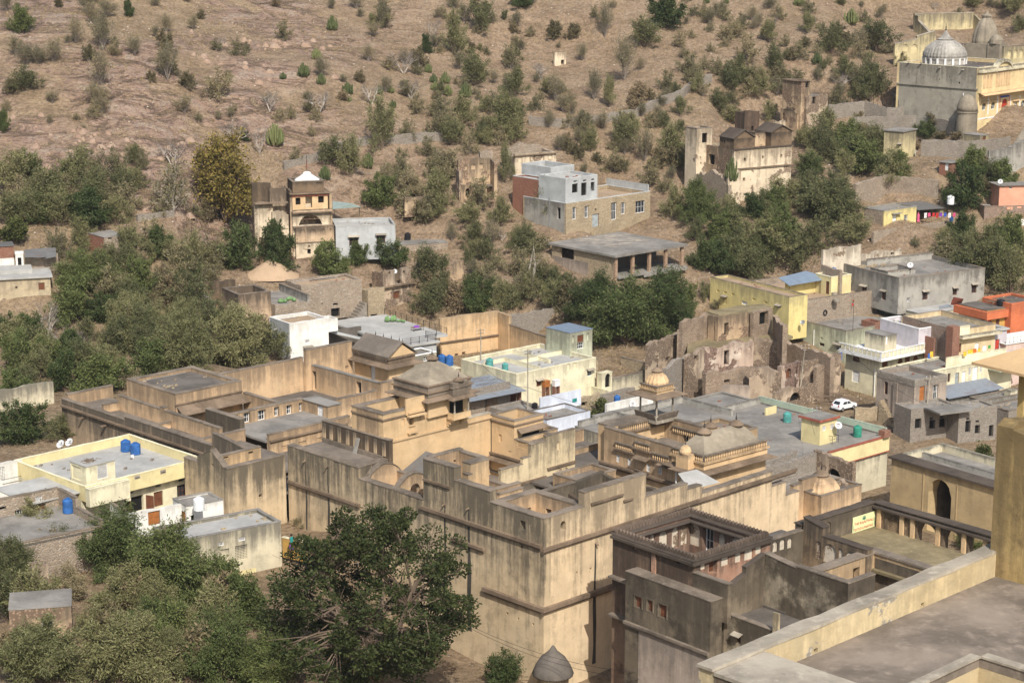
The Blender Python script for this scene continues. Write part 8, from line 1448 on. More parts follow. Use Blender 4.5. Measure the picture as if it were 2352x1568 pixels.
#-- terrain
BASE_Y = [0, 150, 230, 265, 295, 311, 323, 341, 359, 372, 388, 411, 434, 470, 560, 760]
BASE_Z = [-2, -1, 0, 1, 3, 6, 11, 15, 20, 26, 32.5, 39, 46.5, 60, 84, 96]
CTRL = [(60, 1560, 6), (300, 1560, 5), (600, 1560, 3.5), (900, 1568, 1), (1250, 1600, -1), (1500, 1650, -2), (2000, 1600, -2), (100, 1350, 9), (350, 1400, 8),
  (560, 1400, 7), (690, 1200, 9), (600, 1200, 9), (480, 1330, 8.5), (50, 1000, 8), (60, 930, 8), (250, 900, 8), (100, 800, 9), (400, 830, 7.5), (200, 700, 12), (200, 600, 16), (200, 500, 21),
  (200, 400, 27), (200, 300, 33.5), (200, 200, 40), (200, 100, 46), (200, 0, 52), (200, -120, 62), (-60, 700, 12), (-60, 400, 27), (-60, 100, 46),
  (620, 600, 14), (620, 500, 19), (620, 400, 25), (620, 300, 31), (620, 200, 38), (620, 100, 44), (620, 0, 51),
  (1176, 850, 3), (1176, 750, 6), (1176, 650, 11), (1176, 550, 15), (1176, 450, 20), (1176, 350, 26), (1176, 250, 32.5), (1176, 150, 39), (1176, 50, 46.5), (1176, -60, 56),
  (1700, 640, 10), (1700, 560, 13.5), (1700, 460, 19), (1700, 350, 26), (1700, 250, 32), (1700, 150, 39), (1700, 50, 46.5), (1900, 925, 0.5), (2000, 700, 6),
  (2000, 560, 14), (2200, 520, 17), (2200, 430, 22), (2250, 300, 31), (2000, 250, 33), (2000, 150, 39.5), (2050, 50, 46), (2300, 60, 50), (2400, 300, 31), (2400, 600, 12), (2400, 800, 3), (2200, 900, .5), (2350, 1000, 0)]
cpts = np.array([tuple(up((a, b), z)) for a, b, z in CTRL])
def base_z(x, y): return np.interp(y, BASE_Y, BASE_Z)
cres = cpts[:, 2] - base_z(cpts[:, 0], cpts[:, 1])
gp = np.array(GROUND_PTS) if GROUND_PTS else np.zeros((0, 3))
def shep(x, y, P, res, sig, eps):
 out = np.zeros(x.shape); ws = np.full(x.shape, eps)
 for (px, py), r in zip(P[:, :2], res):
  w = np.exp(-((x - px) ** 2 + (y - py) ** 2) / (2 * sig * sig)); out += w * r; ws += w
 return out / ws
def g0(x, y): return base_z(x, y) + shep(x, y, cpts, cres, 16.0, .06)
gres = gp[:, 2] - g0(gp[:, 0], gp[:, 1]) if len(gp) else np.zeros(0)
xs = np.concatenate([[-420, -330, -260, -200], np.arange(-150, 171, 1.0), [220, 280, 340, 420]])
ys = np.concatenate([[-30, 40, 90], np.arange(130, 492, 1.0), [505, 520, 545, 580, 630, 690, 760]])
GX, GY = np.meshgrid(xs, ys)
GZ = g0(GX, GY)
if len(gp): GZ = GZ + shep(GX, GY, gp, gres, 4.0, .03)
rough = np.zeros(GX.shape)
amp = np.interp(GY, [200, 285, 330, 500, 700], [.05, .10, .75, .9, 2.0])
if len(gp):
 near = np.zeros(GX.shape)
 for px, py, _ in gp: near = np.maximum(near, np.exp(-((GX - px) ** 2 + (GY - py) ** 2) / 60.0))
 amp = amp * (1 - .9 * near)
for j in range(GX.shape[0]):
 for i in range(GX.shape[1]):
  v = Vector((GX[j, i] * .07, GY[j, i] * .07, 0)); w = v * 5.3
  rough[j, i] = mnoise.noise(v) * 1.2 + .45 * mnoise.noise(v * 2.3) + .22 * mnoise.noise(w) + .10 * mnoise.noise(w * 2.1)
GZ = GZ + rough * amp
ix0, iy0 = 4, 3
FX0, FY0 = -150.0, 130.0
FG = GZ[iy0:iy0 + 362, ix0:ix0 + 321]
def gz(x, y):
 a = min(max(x - FX0, 0), 319.99); b = min(max(y - FY0, 0), 360.99)
 i, j = int(a), int(b); fa, fb = a - i, b - j
 return float(FG[j, i] * (1 - fa) * (1 - fb) + FG[j, i + 1] * fa * (1 - fb) + FG[j + 1, i] * (1 - fa) * fb + FG[j + 1, i + 1] * fa * fb)
def hit(p):
 d = ray(p); t = 135.0; prev = t
 while t < 620:
  if CAM_H + d[2] * t < gz(d[0] * t, d[1] * t):
   lo, hi = prev, t
   for _ in range(14):
    m = (lo + hi) / 2
    if CAM_H + d[2] * m < gz(d[0] * m, d[1] * m): hi = m
    else: lo = m
   t = hi; break
  prev = t; t += 1.0
 return Vector((d[0] * t, d[1] * t, CAM_H + d[2] * t))
ny, nx = GX.shape
tv = np.stack([GX.ravel(), GY.ravel(), GZ.ravel()], 1)
idx = np.arange(ny * nx).reshape(ny, nx)
tq = np.stack([idx[:-1, :-1].ravel(), idx[:-1, 1:].ravel(), idx[1:, 1:].ravel(), idx[1:, :-1].ravel()], 1)
def npmesh(name, verts, quads, smooth=False):
 me = bpy.data.meshes.new(name); k = quads.shape[1]
 me.vertices.add(len(verts)); me.vertices.foreach_set('co', np.ascontiguousarray(verts, dtype=np.float32).ravel())
 me.loops.add(quads.size); me.loops.foreach_set('vertex_index', np.ascontiguousarray(quads, dtype=np.int32).ravel())
 me.polygons.add(len(quads)); me.polygons.foreach_set('loop_start', np.arange(len(quads), dtype=np.int32) * k)
 if smooth: me.polygons.foreach_set('use_smooth', np.ones(len(quads), dtype=bool))
 me.update(calc_edges=True); return me
ROCKS = [(*up((a, b), z)[:2], r) for a, b, z, r in ((150, 330, 31.7, 9), (330, 390, 27.8, 9), (60, 240, 37.5, 8), (270, 290, 34, 7), (600, 130, 43, 9), (520, 70, 47, 8), (420, 330, 30.5, 6), (680, 90, 45, 6))]
def hillmat():
 g = NT('dry_hillside')
 big = g.noise(.030, 5, .62, dist=.6); mid = g.noise(.22, 6, .72); fin = g.noise(1.5, 6, .75)
 c = g.mix(g.ramp(mid, .36, .64), (.25, .176, .108), (.395, .288, .180))          # earth and straw
 c = g.mix(g.math('MULTIPLY', g.ramp(fin, .46, .62), .7), c, (.17, .125, .072))      # grazed tufts
 c = g.mix(g.math('MULTIPLY', g.ramp(fin, .46, .34), .55), c, (.48, .365, .25))        # straw and grit
 sx = g.n('ShaderNodeSeparateXYZ'); g.t.links.new(g.pos, sx.inputs[0])
 west = g.ramp(sx.outputs[0], -10, -55); high = g.ramp(sx.outputs[1], 316, 332)
 strat = g.noise(1.0, 6, .74, vec=g.scaled((.12, .2, .45)), dist=1.0)
 rk = g.math('MULTIPLY', g.math('MULTIPLY', g.ramp(big, .40, .52), g.ramp(strat, .36, .50)), g.math('MULTIPLY', high, g.math('ADD', g.math('MULTIPLY', west, .75), .25)))
 rc = g.mix(g.ramp(g.noise(.3, 5, .7, dist=1.0), .38, .62), (.335, .222, .168), (.42, .285, .195))
 rc = g.mix(g.math('MULTIPLY', g.ramp(strat, .52, .62), .8), rc, (.46, .365, .28))
 rc = g.mix(g.math('MULTIPLY', g.ramp(fin, .5, .62), .7), rc, (.18, .125, .105))
 for cx_, cy_, rr in ROCKS:
  dn = g.n('ShaderNodeVectorMath', operation='DISTANCE'); cb = g.n('ShaderNodeCombineXYZ'); g.t.links.new(sx.outputs[0], cb.inputs[0]); g.t.links.new(g.math('MULTIPLY', g.math('SUBTRACT', sx.outputs[1], cy_), 1.6), cb.inputs[1])
  g.t.links.new(cb.outputs[0], dn.inputs[0]); dn.inputs[1].default_value = (cx_, 0, 0)
  rk = g.math('MAXIMUM', rk, g.math('MULTIPLY', g.ramp(g.math('ADD', dn.outputs['Value'], g.math('MULTIPLY', big, 14.0)), rr * 1.5 + 9, rr * .7 + 3), g.ramp(strat, .34, .5)))
 c = g.mix(rk, c, rc)
 st = g.n('ShaderNodeTexVoronoi'); st.inputs['Scale'].default_value = 1.6; g.t.links.new(g.pos, st.inputs['Vector'])
 sc_ = g.n('ShaderNodeSeparateColor'); g.t.links.new(st.outputs['Color'], sc_.inputs[0])
 stone = g.math('MULTIPLY', g.ramp(st.outputs['Distance'], .34, .22), g.math('MULTIPLY', g.ramp(sc_.outputs[0], .5, .7), g.ramp(mid, .40, .56)))
 c = g.mix(g.math('MULTIPLY', stone, .75), c, g.mix(sc_.outputs[1], (.34, .26, .20), (.50, .42, .35)))
 h = g.math('ADD', g.math('MULTIPLY', fin, 1.3), g.math('ADD', g.math('MULTIPLY', strat, g.math('MULTIPLY', rk, 3.0)), g.math('MULTIPLY', stone, .6)))
 g.bump(h, 1.0, .6)
 return g.col(c)
M['hill'] = hillmat()
terrain_me = npmesh('ground', tv, tq, True); terrain_me.materials.append(M['hill'])
terrain = bpy.data.objects.new('ground', terrain_me); COL.objects.link(terrain); terrain['kind'] = 'structure'
for name, label, pts, h, t, mat, amp in STONE:
 P = [hit(p) for p in pts]; T = Thing(name, label, 'wall', P[0]); sd = len(label) * 1.0
 for i, (a, b) in enumerate(zip(P[:-1], P[1:])):
  yaw = math.degrees(math.atan2(b.y - a.y, b.x - a.x)); L = math.hypot(b.x - a.x, b.y - a.y); wf = Fr(a, yaw); za = gz(a.x, a.y); zb_ = gz(b.x, b.y); mb = MB()
  wall_piece(mb, wf, L + .1, t, min(za, zb_) - 2.0, jag(lambda s, za=za, zb_=zb_, L=L: za + (zb_ - za) * s / L + h, amp, sd + i), (), .6)
  T.part('wall_run', mb, M[mat])
 if 'railing' in label:
  for a, b in zip(P[:-1], P[1:]):
   for k in range(5): q = a.lerp(b, k / 5); T.part('railing_post', MB().tube((q.x, q.y, q.z + h), (q.x, q.y, q.z + h + 1.4), .05), M['metal'])
#-- plants
rng = np.random.default_rng(11)
def leafquads(P, D, ln, wd, droop=.3):
 n = len(P); d = D + rng.normal(0, .55, (n, 3)); d[:, 2] -= droop
 d /= np.linalg.norm(d, axis=1)[:, None] + 1e-9
 r = rng.normal(0, 1, (n, 3)); s = np.cross(d, r); s /= np.linalg.norm(s, axis=1)[:, None] + 1e-9
 L = (ln * rng.uniform(.6, 1.4, n))[:, None]; W = (wd * rng.uniform(.7, 1.3, n))[:, None]
 a = P - s * W * .3; b = P + s * W * .3; c = P + d * L * .6 + s * W; e = P + d * L * .6 - s * W; t = P + d * L
 V = np.stack([a, b, c, t, e], 1).reshape(-1, 3)
 Q = (np.arange(n) * 5)[:, None] + np.array([0, 1, 2, 3, 4])[None, :]
 return V, Q
def plant_mesh(seed, w, h, nst, nsub, nleaf, ln, wd, leafmat_, barkmat, e0=15, e1=88, start=.35, rad=.05, lift=0.0, bend=.25, droop=.3, flat=1.0, clump=0.0):
 global rng
 rng = np.random.default_rng(seed); rd = random.Random(seed)
 stems = MB(); LP = []; LD = []
 for i in range(nst):
  az = 2 * math.pi * (i + rd.random()) / nst; el = R(e0 + (e1 - e0) * rd.random() ** .8)
  k = rd.uniform(.78, 1.08)
  tip = Vector((math.cos(az) * math.cos(el) * w * .5 * k, math.sin(az) * math.cos(el) * w * .5 * k, h * (lift + (1 - lift) * (math.sin(el) ** flat)) * k))
  base = Vector((rd.uniform(-.05, .05) * w * .3, rd.uniform(-.05, .05) * w * .3, 0))
  mid = base.lerp(tip, .5) + Vector((0, 0, h * bend * .5)) * (1 - math.sin(el)) + Vector((rd.uniform(-1, 1), rd.uniform(-1, 1), 0)) * w * .03
  pts = []
  for q in range(6):
   t = q / 5; pts.append(base * (1 - t) ** 2 + mid * 2 * t * (1 - t) + tip * t * t)
  for q in range(5): stems.tube(pts[q], pts[q + 1], rad * (1 - .17 * q), rad * (1 - .17 * (q + 1)), 4)
  for j in range(nsub):
   t = rd.uniform(start, 1.0); q = min(4, int(t * 5)); o = pts[q].lerp(pts[q + 1], t * 5 - q)
   dr = (pts[q + 1] - pts[q]).normalized()
   sd = Vector((rd.gauss(0, 1), rd.gauss(0, 1), rd.gauss(.25, .7))).normalized()
   dr = (dr * .75 + sd * .9).normalized(); L = h * rd.uniform(.14, .32) * (1.15 - .5 * t)
   e = o + dr * L; stems.tube(o, e, rad * .28, rad * .1, 3)
   if nleaf:
    m = max(1, int(nleaf * rd.uniform(.6, 1.4)))
    tt = rng.uniform(.15, 1.05, m)[:, None]
    p = np.array(o)[None] * (1 - tt) + np.array(e)[None] * tt
    p = p + rng.normal(0, L * (.14 + clump), (m, 3))
    LP.append(p); LD.append(np.repeat(np.array(dr)[None], m, 0))
 sm = stems.mesh('stems'); sm.materials.append(M[barkmat])
 lm = None
 if LP:
  V, Q = leafquads(np.concatenate(LP), np.concatenate(LD), ln, wd, droop)
  V[:, 2] = np.maximum(V[:, 2], .02)
  lm = npmesh('leaves', V, Q); lm.materials.append(M[leafmat_])
 return sm, lm, w, h
def bare_mesh(seed, w, h, levels=4, bark='palebark', twig='twig'):
 rd = random.Random(seed); st = MB(); tw = MB()
 def grow(o, d, L, r, lv):
  e = o + d * L; (st if lv < levels - 1 else tw).tube(o, e, r, r * .68, 5 if lv == 0 else 3)
  if lv >= levels: return
  for i in range(rd.choice((2, 3, 3)) if lv else 4):
   nd = (d * .8 + Vector((rd.gauss(0, .62), rd.gauss(0, .62), rd.uniform(-.1, .45)))).normalized()
   grow(o.lerp(e, rd.uniform(.55, 1.0)), nd, L * rd.uniform(.58, .86), r * .6, lv + 1)
 for i in range(3):
  a = 2 * math.pi * (i + rd.random()) / 3; grow(Vector((0, 0, 0)), Vector((math.cos(a) * .55, math.sin(a) * .55, .8)).normalized(), h * .34, .11, 0)
 a = st.mesh('limbs'); a.materials.append(M[bark]); b = tw.mesh('twigs'); b.materials.append(M[twig])
 return a, b, w, h
def cactus_mesh(seed, w, h, n=70):
 rd = random.Random(seed); mb = MB()
 for i in range(n):
  az = rd.uniform(0, 6.283); el = R(rd.uniform(8, 90)); k = rd.uniform(.8, 1.05)
  tip = Vector((math.cos(az) * math.cos(el) * w * .5, math.sin(az) * math.cos(el) * w * .5, h * (.25 + .75 * math.sin(el)))) * k
  b = Vector((tip.x * .45, tip.y * .45, tip.z * .12)); m = Vector((tip.x * .92, tip.y * .92, tip.z * .5))
  r = rd.uniform(.055, .085); mb.tube(b, m, r * .8, r, 5); mb.tube(m, tip, r, r * .6, 5)
 base = MB().lathe((0, 0, 0), [(w * .12, -.3), (w * .15, .1), (w * .1, h * .25)], 8)
 a = base.mesh('stem_base'); a.materials.append(M['bark']); b = mb.mesh('columns'); b.materials.append(M['cactus'])
 return a, b, w, h
PL = {}
def proto(kind, n):
 for i in range(n):
  s = 100 + i * 7 + sum(map(ord, kind))
  if kind == 'acacia': r = plant_mesh(s, 5.4, 4.0, 15, 20, 17, .24, .038, 'leaf_acacia', 'bark', e0=8, e1=86, start=.28, rad=.05, clump=.05)
  elif kind == 'green': r = plant_mesh(s, 6.0, 4.2, 16, 22, 28, .26, .05, 'leaf_green', 'bark', e0=2, e1=86, start=.22, rad=.055, clump=.06, droop=.45)
  elif kind == 'big': r = plant_mesh(s, 11, 8.0, 30, 40, 34, .32, .055, 'leaf_green', 'bark', e0=-4, e1=86, start=.25, rad=.10, clump=.06, droop=.55, bend=.5)
  elif kind == 'bigac': r = plant_mesh(s, 10, 6.4, 28, 38, 30, .32, .05, 'leaf_acacia', 'bark', e0=-2, e1=86, start=.25, rad=.09, clump=.06, droop=.5, bend=.5)
  elif kind == 'olive': r = plant_mesh(s, 3.2, 2.3, 14, 14, 12, .17, .032, 'leaf_olive', 'twig', e0=5, e1=86, start=.25, rad=.028, clump=.06)
  elif kind == 'scrub': r = plant_mesh(s, 4.2, 3.5, 24, 18, 6, .17, .03, 'leaf_olive', 'twig', e0=28, e1=86, start=.35, rad=.035, clump=.08)
  elif kind == 'dry': r = plant_mesh(s, 3.6, 2.4, 16, 16, 10, .26, .05, 'leaf_dry', 'twig', e0=10, e1=86, start=.3, rad=.035, clump=.06)
  elif kind == 'greybush': r = plant_mesh(s, 6.6, 6.0, 14, 20, 10, .26, .075, 'leaf_olive', 'palebark', e0=5, e1=86, start=.3, rad=.08, clump=.05)
  elif kind == 'gold': r = plant_mesh(s, 8.5, 10.5, 22, 40, 17, .34, .12, 'leaf_gold', 'bark', e0=2, e1=88, start=.35, rad=.16, lift=.12, clump=.03, flat=.9)
  elif kind == 'dark': r = plant_mesh(s, 4.0, 3.6, 14, 22, 18, .24, .09, 'leaf_dark', 'bark', e0=-2, e1=86, start=.3, rad=.06, lift=.15, clump=.05)
  elif kind == 'bare': r = bare_mesh(s, 5.0, 4.2)
  elif kind == 'cactus': r = cactus_mesh(s, 1.9, 1.8)
  PL.setdefault(kind, []).append(r)
for k, n in dict(acacia=4, green=3, big=2, bigac=2, olive=3, scrub=4, dry=2, greybush=2, gold=1, dark=2, bare=4, cactus=3).items(): proto(k, n)
INFO = dict(acacia=('acacia_shrub', 'feathery grey-green acacia shrub', 'shrub'), green=('green_shrub', 'dense deep-green thorn shrub', 'shrub'), big=('thorn_tree', 'wide spreading deep-green thorn tree', 'tree'),
   bigac=('acacia_tree', 'wide spreading light-green acacia tree', 'tree'), olive=('olive_bush', 'small olive-green bush', 'bush'), scrub=('thorn_scrub', 'thin brown-grey thorn scrub', 'bush'), dry=('dry_bush', 'straw-coloured dry bush', 'bush'),
   greybush=('grey_tree', 'grey-barked sparse-leaved tree', 'tree'), gold=('golden_tree', 'tall tree with golden-brown leaves', 'tree'), dark=('dark_tree', 'small rounded dark-green tree', 'tree'), bare=('bare_tree', 'leafless pale-branched tree', 'tree'), cactus=('euphorbia_cactus', 'round clump of green euphorbia cactus', 'cactus'))
PLANTS = []     # (kind, photo point of the foot, position)
def place_plant(kind, p, w, h, pos=None, rd=random.Random(5), label=None):
 pos = hit(p) if pos is None else pos
 dist = math.hypot(pos.x, pos.y, pos.z - CAM_H); m = dist / FPX / 3.0
 sm, lm, pw, ph = PL[kind][rd.randrange(len(PL[kind]))]
 sx = max(.35, min(2.4, w * m / pw)); sz = max(.35, min(2.4, h * m / ph * 1.05))
 nm, ds, cat = INFO[kind]
 e = bpy.data.objects.new(nm, None); COL.objects.link(e); e.empty_display_size = .3
 e.location = (pos.x, pos.y, pos.z - .08); e.rotation_euler = (0, 0, rd.uniform(0, 6.28))
 e['category'] = cat; e['group'] = ds.split(' ', 1)[1] + 's of the hillside and village'
 for n_, me in (('trunk', sm), ('crown', lm)):
  if me is None: continue
  o = bpy.data.objects.new(n_, me); COL.objects.link(o); o.parent = e; o.scale = (sx, sx, sz)
 if label: e['label'] = label
 PLANTS.append([e, ds, p])
 return e
A, G, BG, BA, O, S_, D_, GB, GO, DK, BR_, CA = 'acacia', 'green', 'big', 'bigac', 'olive', 'scrub', 'dry', 'greybush', 'gold', 'dark', 'bare', 'cactus'
LIST = {
tl: [(145,230,200,170,G),(595,85,190,110,S_),(735,120,180,130,S_),(885,115,100,110,G),(1070,40,120,60,S_),(710,345,220,240,S_),(520,300,180,170,S_),(375,430,180,150,S_),(110,380,160,120,S_),(175,625,250,150,A),(60,620,100,80,S_),(360,710,130,90,S_),(700,590,240,230,S_),(670,735,240,160,S_),(1155,550,220,260,S_),(1500,680,250,190,O),(1335,205,110,90,S_),(1520,345,100,120,BR_),(1490,350,110,80,O),(1570,540,90,60,O),(2095,530,95,95,CA),(2180,410,75,75,CA),(2215,580,70,75,CA),(2290,210,85,95,CA),(1950,545,55,45,CA),(1860,770,190,190,BR_),(1930,830,120,90,O),(2200,780,230,200,BR_),(2130,770,130,90,O),(1620,1000,240,230,BR_),(1790,1060,150,230,BR_),(1895,1005,140,150,CA),(1680,970,100,80,G),(1185,1150,290,250,BR_),(975,1170,130,90,O),(1370,835,70,60,O),(20,910,130,130,G),(570,900,90,40,S_),(650,1350,240,170,A),(885,1285,60,50,O),(970,1250,110,60,O),(780,1420,280,130,O),(900,1500,110,90,O),(1190,1450,330,320,GB),(1555,1530,430,540,GO),(2040,1120,130,100,O),(2150,940,70,80,O),(2300,1150,280,190,A),(2240,1240,95,100,CA),(2010,820,80,90,O),(100,1330,420,250,A),(330,1450,420,260,A),(600,1550,420,230,G),(60,1550,300,200,A),(230,1200,200,120,A),(1120,1480,160,90,O),(1430,1510,180,130,D_),(640,20,170,60,S_),(1280,10,120,40,S_),(250,1500,150,110,O),(1350,1480,120,80,O)],
tc: [(295,185,190,160,O),(280,190,140,200,S_),(630,270,130,190,BR_),(585,370,120,120,G),(780,380,220,280,A),(960,210,290,200,A),(1305,255,100,70,O),(1205,310,85,70,O),(1250,50,230,90,G),(770,60,140,80,S_),(1815,260,150,220,S_),(1745,130,95,80,O),(2085,320,280,190,A),(2235,190,340,220,G),(1600,260,150,90,D_),(910,590,260,220,A),(1170,480,170,160,O),(1200,670,230,180,A),(1380,550,190,160,BR_),(1475,700,180,200,S_),(1740,690,170,190,S_),(1845,740,120,200,A),(1950,550,230,270,S_),(430,510,230,210,BR_),(330,480,140,80,O),(600,500,62,62,CA),(635,570,62,62,CA),(715,575,78,78,CA),(645,620,66,56,CA),(735,660,72,78,CA),(855,670,95,98,CA),(45,650,88,84,CA),(260,650,62,60,CA),(340,640,60,50,CA),(355,745,58,58,CA),(55,700,40,40,CA),(945,690,60,80,O),(210,720,210,190,BR_),(480,680,180,170,BR_),(520,780,160,120,O),(275,1035,270,320,A),(450,960,160,140,O),(840,850,260,180,A),(1135,940,310,280,A),(1000,780,130,110,A),(1340,760,140,110,O),(760,1000,240,180,A),(880,1060,160,150,O),(1030,960,230,150,A),(1430,880,120,120,S_),(1940,1020,250,230,A),(1720,1050,160,170,A),(2090,1110,180,240,S_),(2180,840,140,110,S_),(2280,1110,220,230,A),(1880,1190,230,150,O),(2130,1290,200,180,O),(2290,1500,220,210,A),(70,1200,260,250,A),(185,1160,85,110,CA),(410,1230,200,190,O),(300,1230,120,110,O),(270,1420,280,210,G),(440,1430,130,110,G),(740,1200,180,170,O),(670,1450,280,250,A),(960,1420,250,180,O),(1130,1260,130,250,A),(880,1540,260,140,A),(1100,1540,210,170,A),(540,1530,160,140,D_),(1410,1530,260,270,A),(1320,1440,120,90,O),(1590,790,130,110,S_),(1660,900,150,130,S_),(1240,1060,90,80,O),(590,1080,160,130,O),(1560,1010,110,90,D_),(2000,900,150,120,A),(1520,640,90,70,O),(2330,330,140,110,O),(130,120,90,60,S_),(1500,330,70,40,S_),(790,585,60,50,O),(1660,420,130,110,S_),(1870,60,90,60,S_),(2060,480,100,80,S_),(1350,1180,110,90,D_),(1210,820,150,130,A),(680,360,80,60,O),(1330,1330,100,90,D_)],
tr: [(380,260,150,110,O),(590,290,160,140,A),(1160,170,115,105,CA),(860,230,150,130,A),(1030,390,260,210,A),(965,220,90,70,O),(1340,360,330,190,A),(640,190,110,90,BR_),(840,330,120,70,D_),(925,440,85,75,CA),(450,430,210,190,O),(630,500,180,190,A),(190,360,75,60,O),(60,260,75,60,O),(330,620,240,180,A),(110,640,170,130,A),(530,660,230,170,A),(390,540,200,150,A),(1290,700,270,290,A),(1500,730,240,180,BR_),(1640,560,130,70,O),(1080,620,190,160,BR_),(1060,750,170,110,O),(1690,950,180,110,G),(980,960,280,190,A),(1250,960,210,100,O),(880,1170,240,130,A),(1240,1200,350,230,G),(1480,1240,230,180,G),(2000,1210,270,190,G),(1940,1440,330,290,G),(700,1430,380,180,A),(1000,1510,520,280,BA),(480,1500,280,150,G),(100,1520,300,260,BG),(50,1200,220,230,A),(2290,100,220,130,A),(2320,220,170,100,A),(2000,45,180,70,A),(1740,70,70,70,BR_),(1095,40,100,60,A),(600,60,160,80,S_),(800,40,85,70,CA),(165,22,50,40,CA),(300,24,45,40,CA),(330,850,200,110,A),(600,830,160,120,A),(250,760,200,140,A),(1750,650,150,150,S_),(930,560,120,100,S_),(700,640,120,110,S_),(1360,640,180,120,S_),(1180,600,150,110,S_),(2240,60,150,80,A),(2130,50,130,60,S_),(850,980,150,110,O),(1420,1060,120,100,D_),(1600,1040,100,60,D_),(1780,960,150,50,D_),(1900,960,160,50,D_),(1560,1290,110,80,O),(620,1010,60,50,O),(2060,1330,130,110,D_),(780,860,130,90,O),(1500,450,150,80,O),(340,720,140,100,O),(1410,370,120,90,O),(880,1340,300,150,A),(1900,120,90,60,O)],
ml: [(600,430,440,250,BG),(510,650,400,290,G),(320,790,260,340,BR_),(480,890,330,260,BR_),(890,765,270,290,BR_),(1280,600,430,270,A),(1200,480,300,170,A),(1250,960,520,330,BA),(1620,940,560,350,BA),(1860,910,320,240,A),(1040,1020,380,220,G),(700,1140,460,240,G),(450,1130,330,260,G),(150,1010,320,260,G),(100,1190,320,200,G),(900,1110,240,130,O),(900,230,320,220,A),(1650,280,360,300,G),(1910,280,340,290,G),(1330,250,280,210,A),(1440,375,230,120,O),(100,115,220,170,DK),(560,150,220,200,A),(730,250,210,130,O),(2260,340,360,230,G),(150,1470,440,260,G),(430,1450,320,160,A),(1150,1560,130,90,G),(850,420,280,150,O),(1130,340,150,90,D_),(950,300,240,120,D_),(720,640,300,180,G),(40,770,150,90,O),(250,930,240,150,A),(600,780,220,150,A),(1000,640,260,150,O),(1060,230,120,110,A),(1500,260,170,160,A),(760,1000,260,170,A),(430,330,180,100,O)],
mc: [(320,265,340,220,G),(110,260,220,150,G),(600,400,370,250,A),(760,95,110,130,S_),(920,105,220,140,A),(870,250,120,100,A),(1310,500,190,180,O),(1290,190,310,180,A),(630,605,340,220,A),(790,590,230,200,D_),(960,565,290,210,G),(1110,575,230,200,A),(970,545,130,160,D_),(1560,600,260,210,D_),(1450,560,230,180,A),(1960,800,640,400,BG),(1760,640,420,300,BG),(2200,700,480,380,BG),(1790,1365,190,180,DK),(1110,95,90,110,BR_),(1180,500,140,110,O),(700,330,170,120,A),(840,150,60,50,O),(2250,600,300,260,G)],
mr: [(350,340,460,300,BA),(640,260,420,260,A),(900,190,330,220,A),(1180,110,360,190,A),(150,300,260,220,G),(1600,135,80,70,O),(2080,360,430,330,BA),(2260,470,330,290,A),(1840,210,250,170,A),(2270,200,260,250,G),(585,950,165,85,O),(30,600,170,220,G),(150,500,130,120,A),(230,560,130,60,O),(90,90,200,140,A),(1800,100,160,90,A),(780,340,120,70,D_),(600,400,160,60,D_),(2330,330,150,130,O)],
bl: [(760,760,580,370,BG),(1180,1010,700,500,BG),(250,640,480,300,BA),(110,930,420,330,BA),(480,890,220,160,O),(900,1080,520,320,BA),(300,1540,700,380,BA),(880,1560,700,430,BA),(1500,1540,640,440,BG),(1850,1600,520,330,BG),(220,1330,260,200,D_),(60,1400,260,180,D_),(2090,490,170,100,O),(640,1250,300,200,A),(520,1000,250,160,O),(1050,1330,300,200,A)],
bc: [(1120,1600,320,250,G)],
br: [(2080,560,220,200,G),(2040,300,200,220,DK),(1960,640,230,120,G),(2060,160,180,220,DK)],
}
for tfn, items in LIST.items():
 for x, y, w, h, k in items: place_plant(k, tfn(x, y), w, h)
rdt = random.Random(21)
def thicket(tfn, box, n, kinds, w=(160, 300), avoid=9):
 k = 0; tries = 0
 while k < n and tries < n * 12:
  tries += 1; x, y = rdt.uniform(box[0], box[2]), rdt.uniform(box[1], box[3]); p = tfn(x, y)
  if any(math.hypot(p[0] - q[0], p[1] - q[1]) < avoid for _, _, q in PLANTS): continue
  pos = hit(p)
  if any((pos.x - g[0]) ** 2 + (pos.y - g[1]) ** 2 < 9 for g in GROUND_PTS): continue
  s_ = rdt.uniform(*w); place_plant(rdt.choice(kinds), p, s_, s_ * .75, pos); k += 1
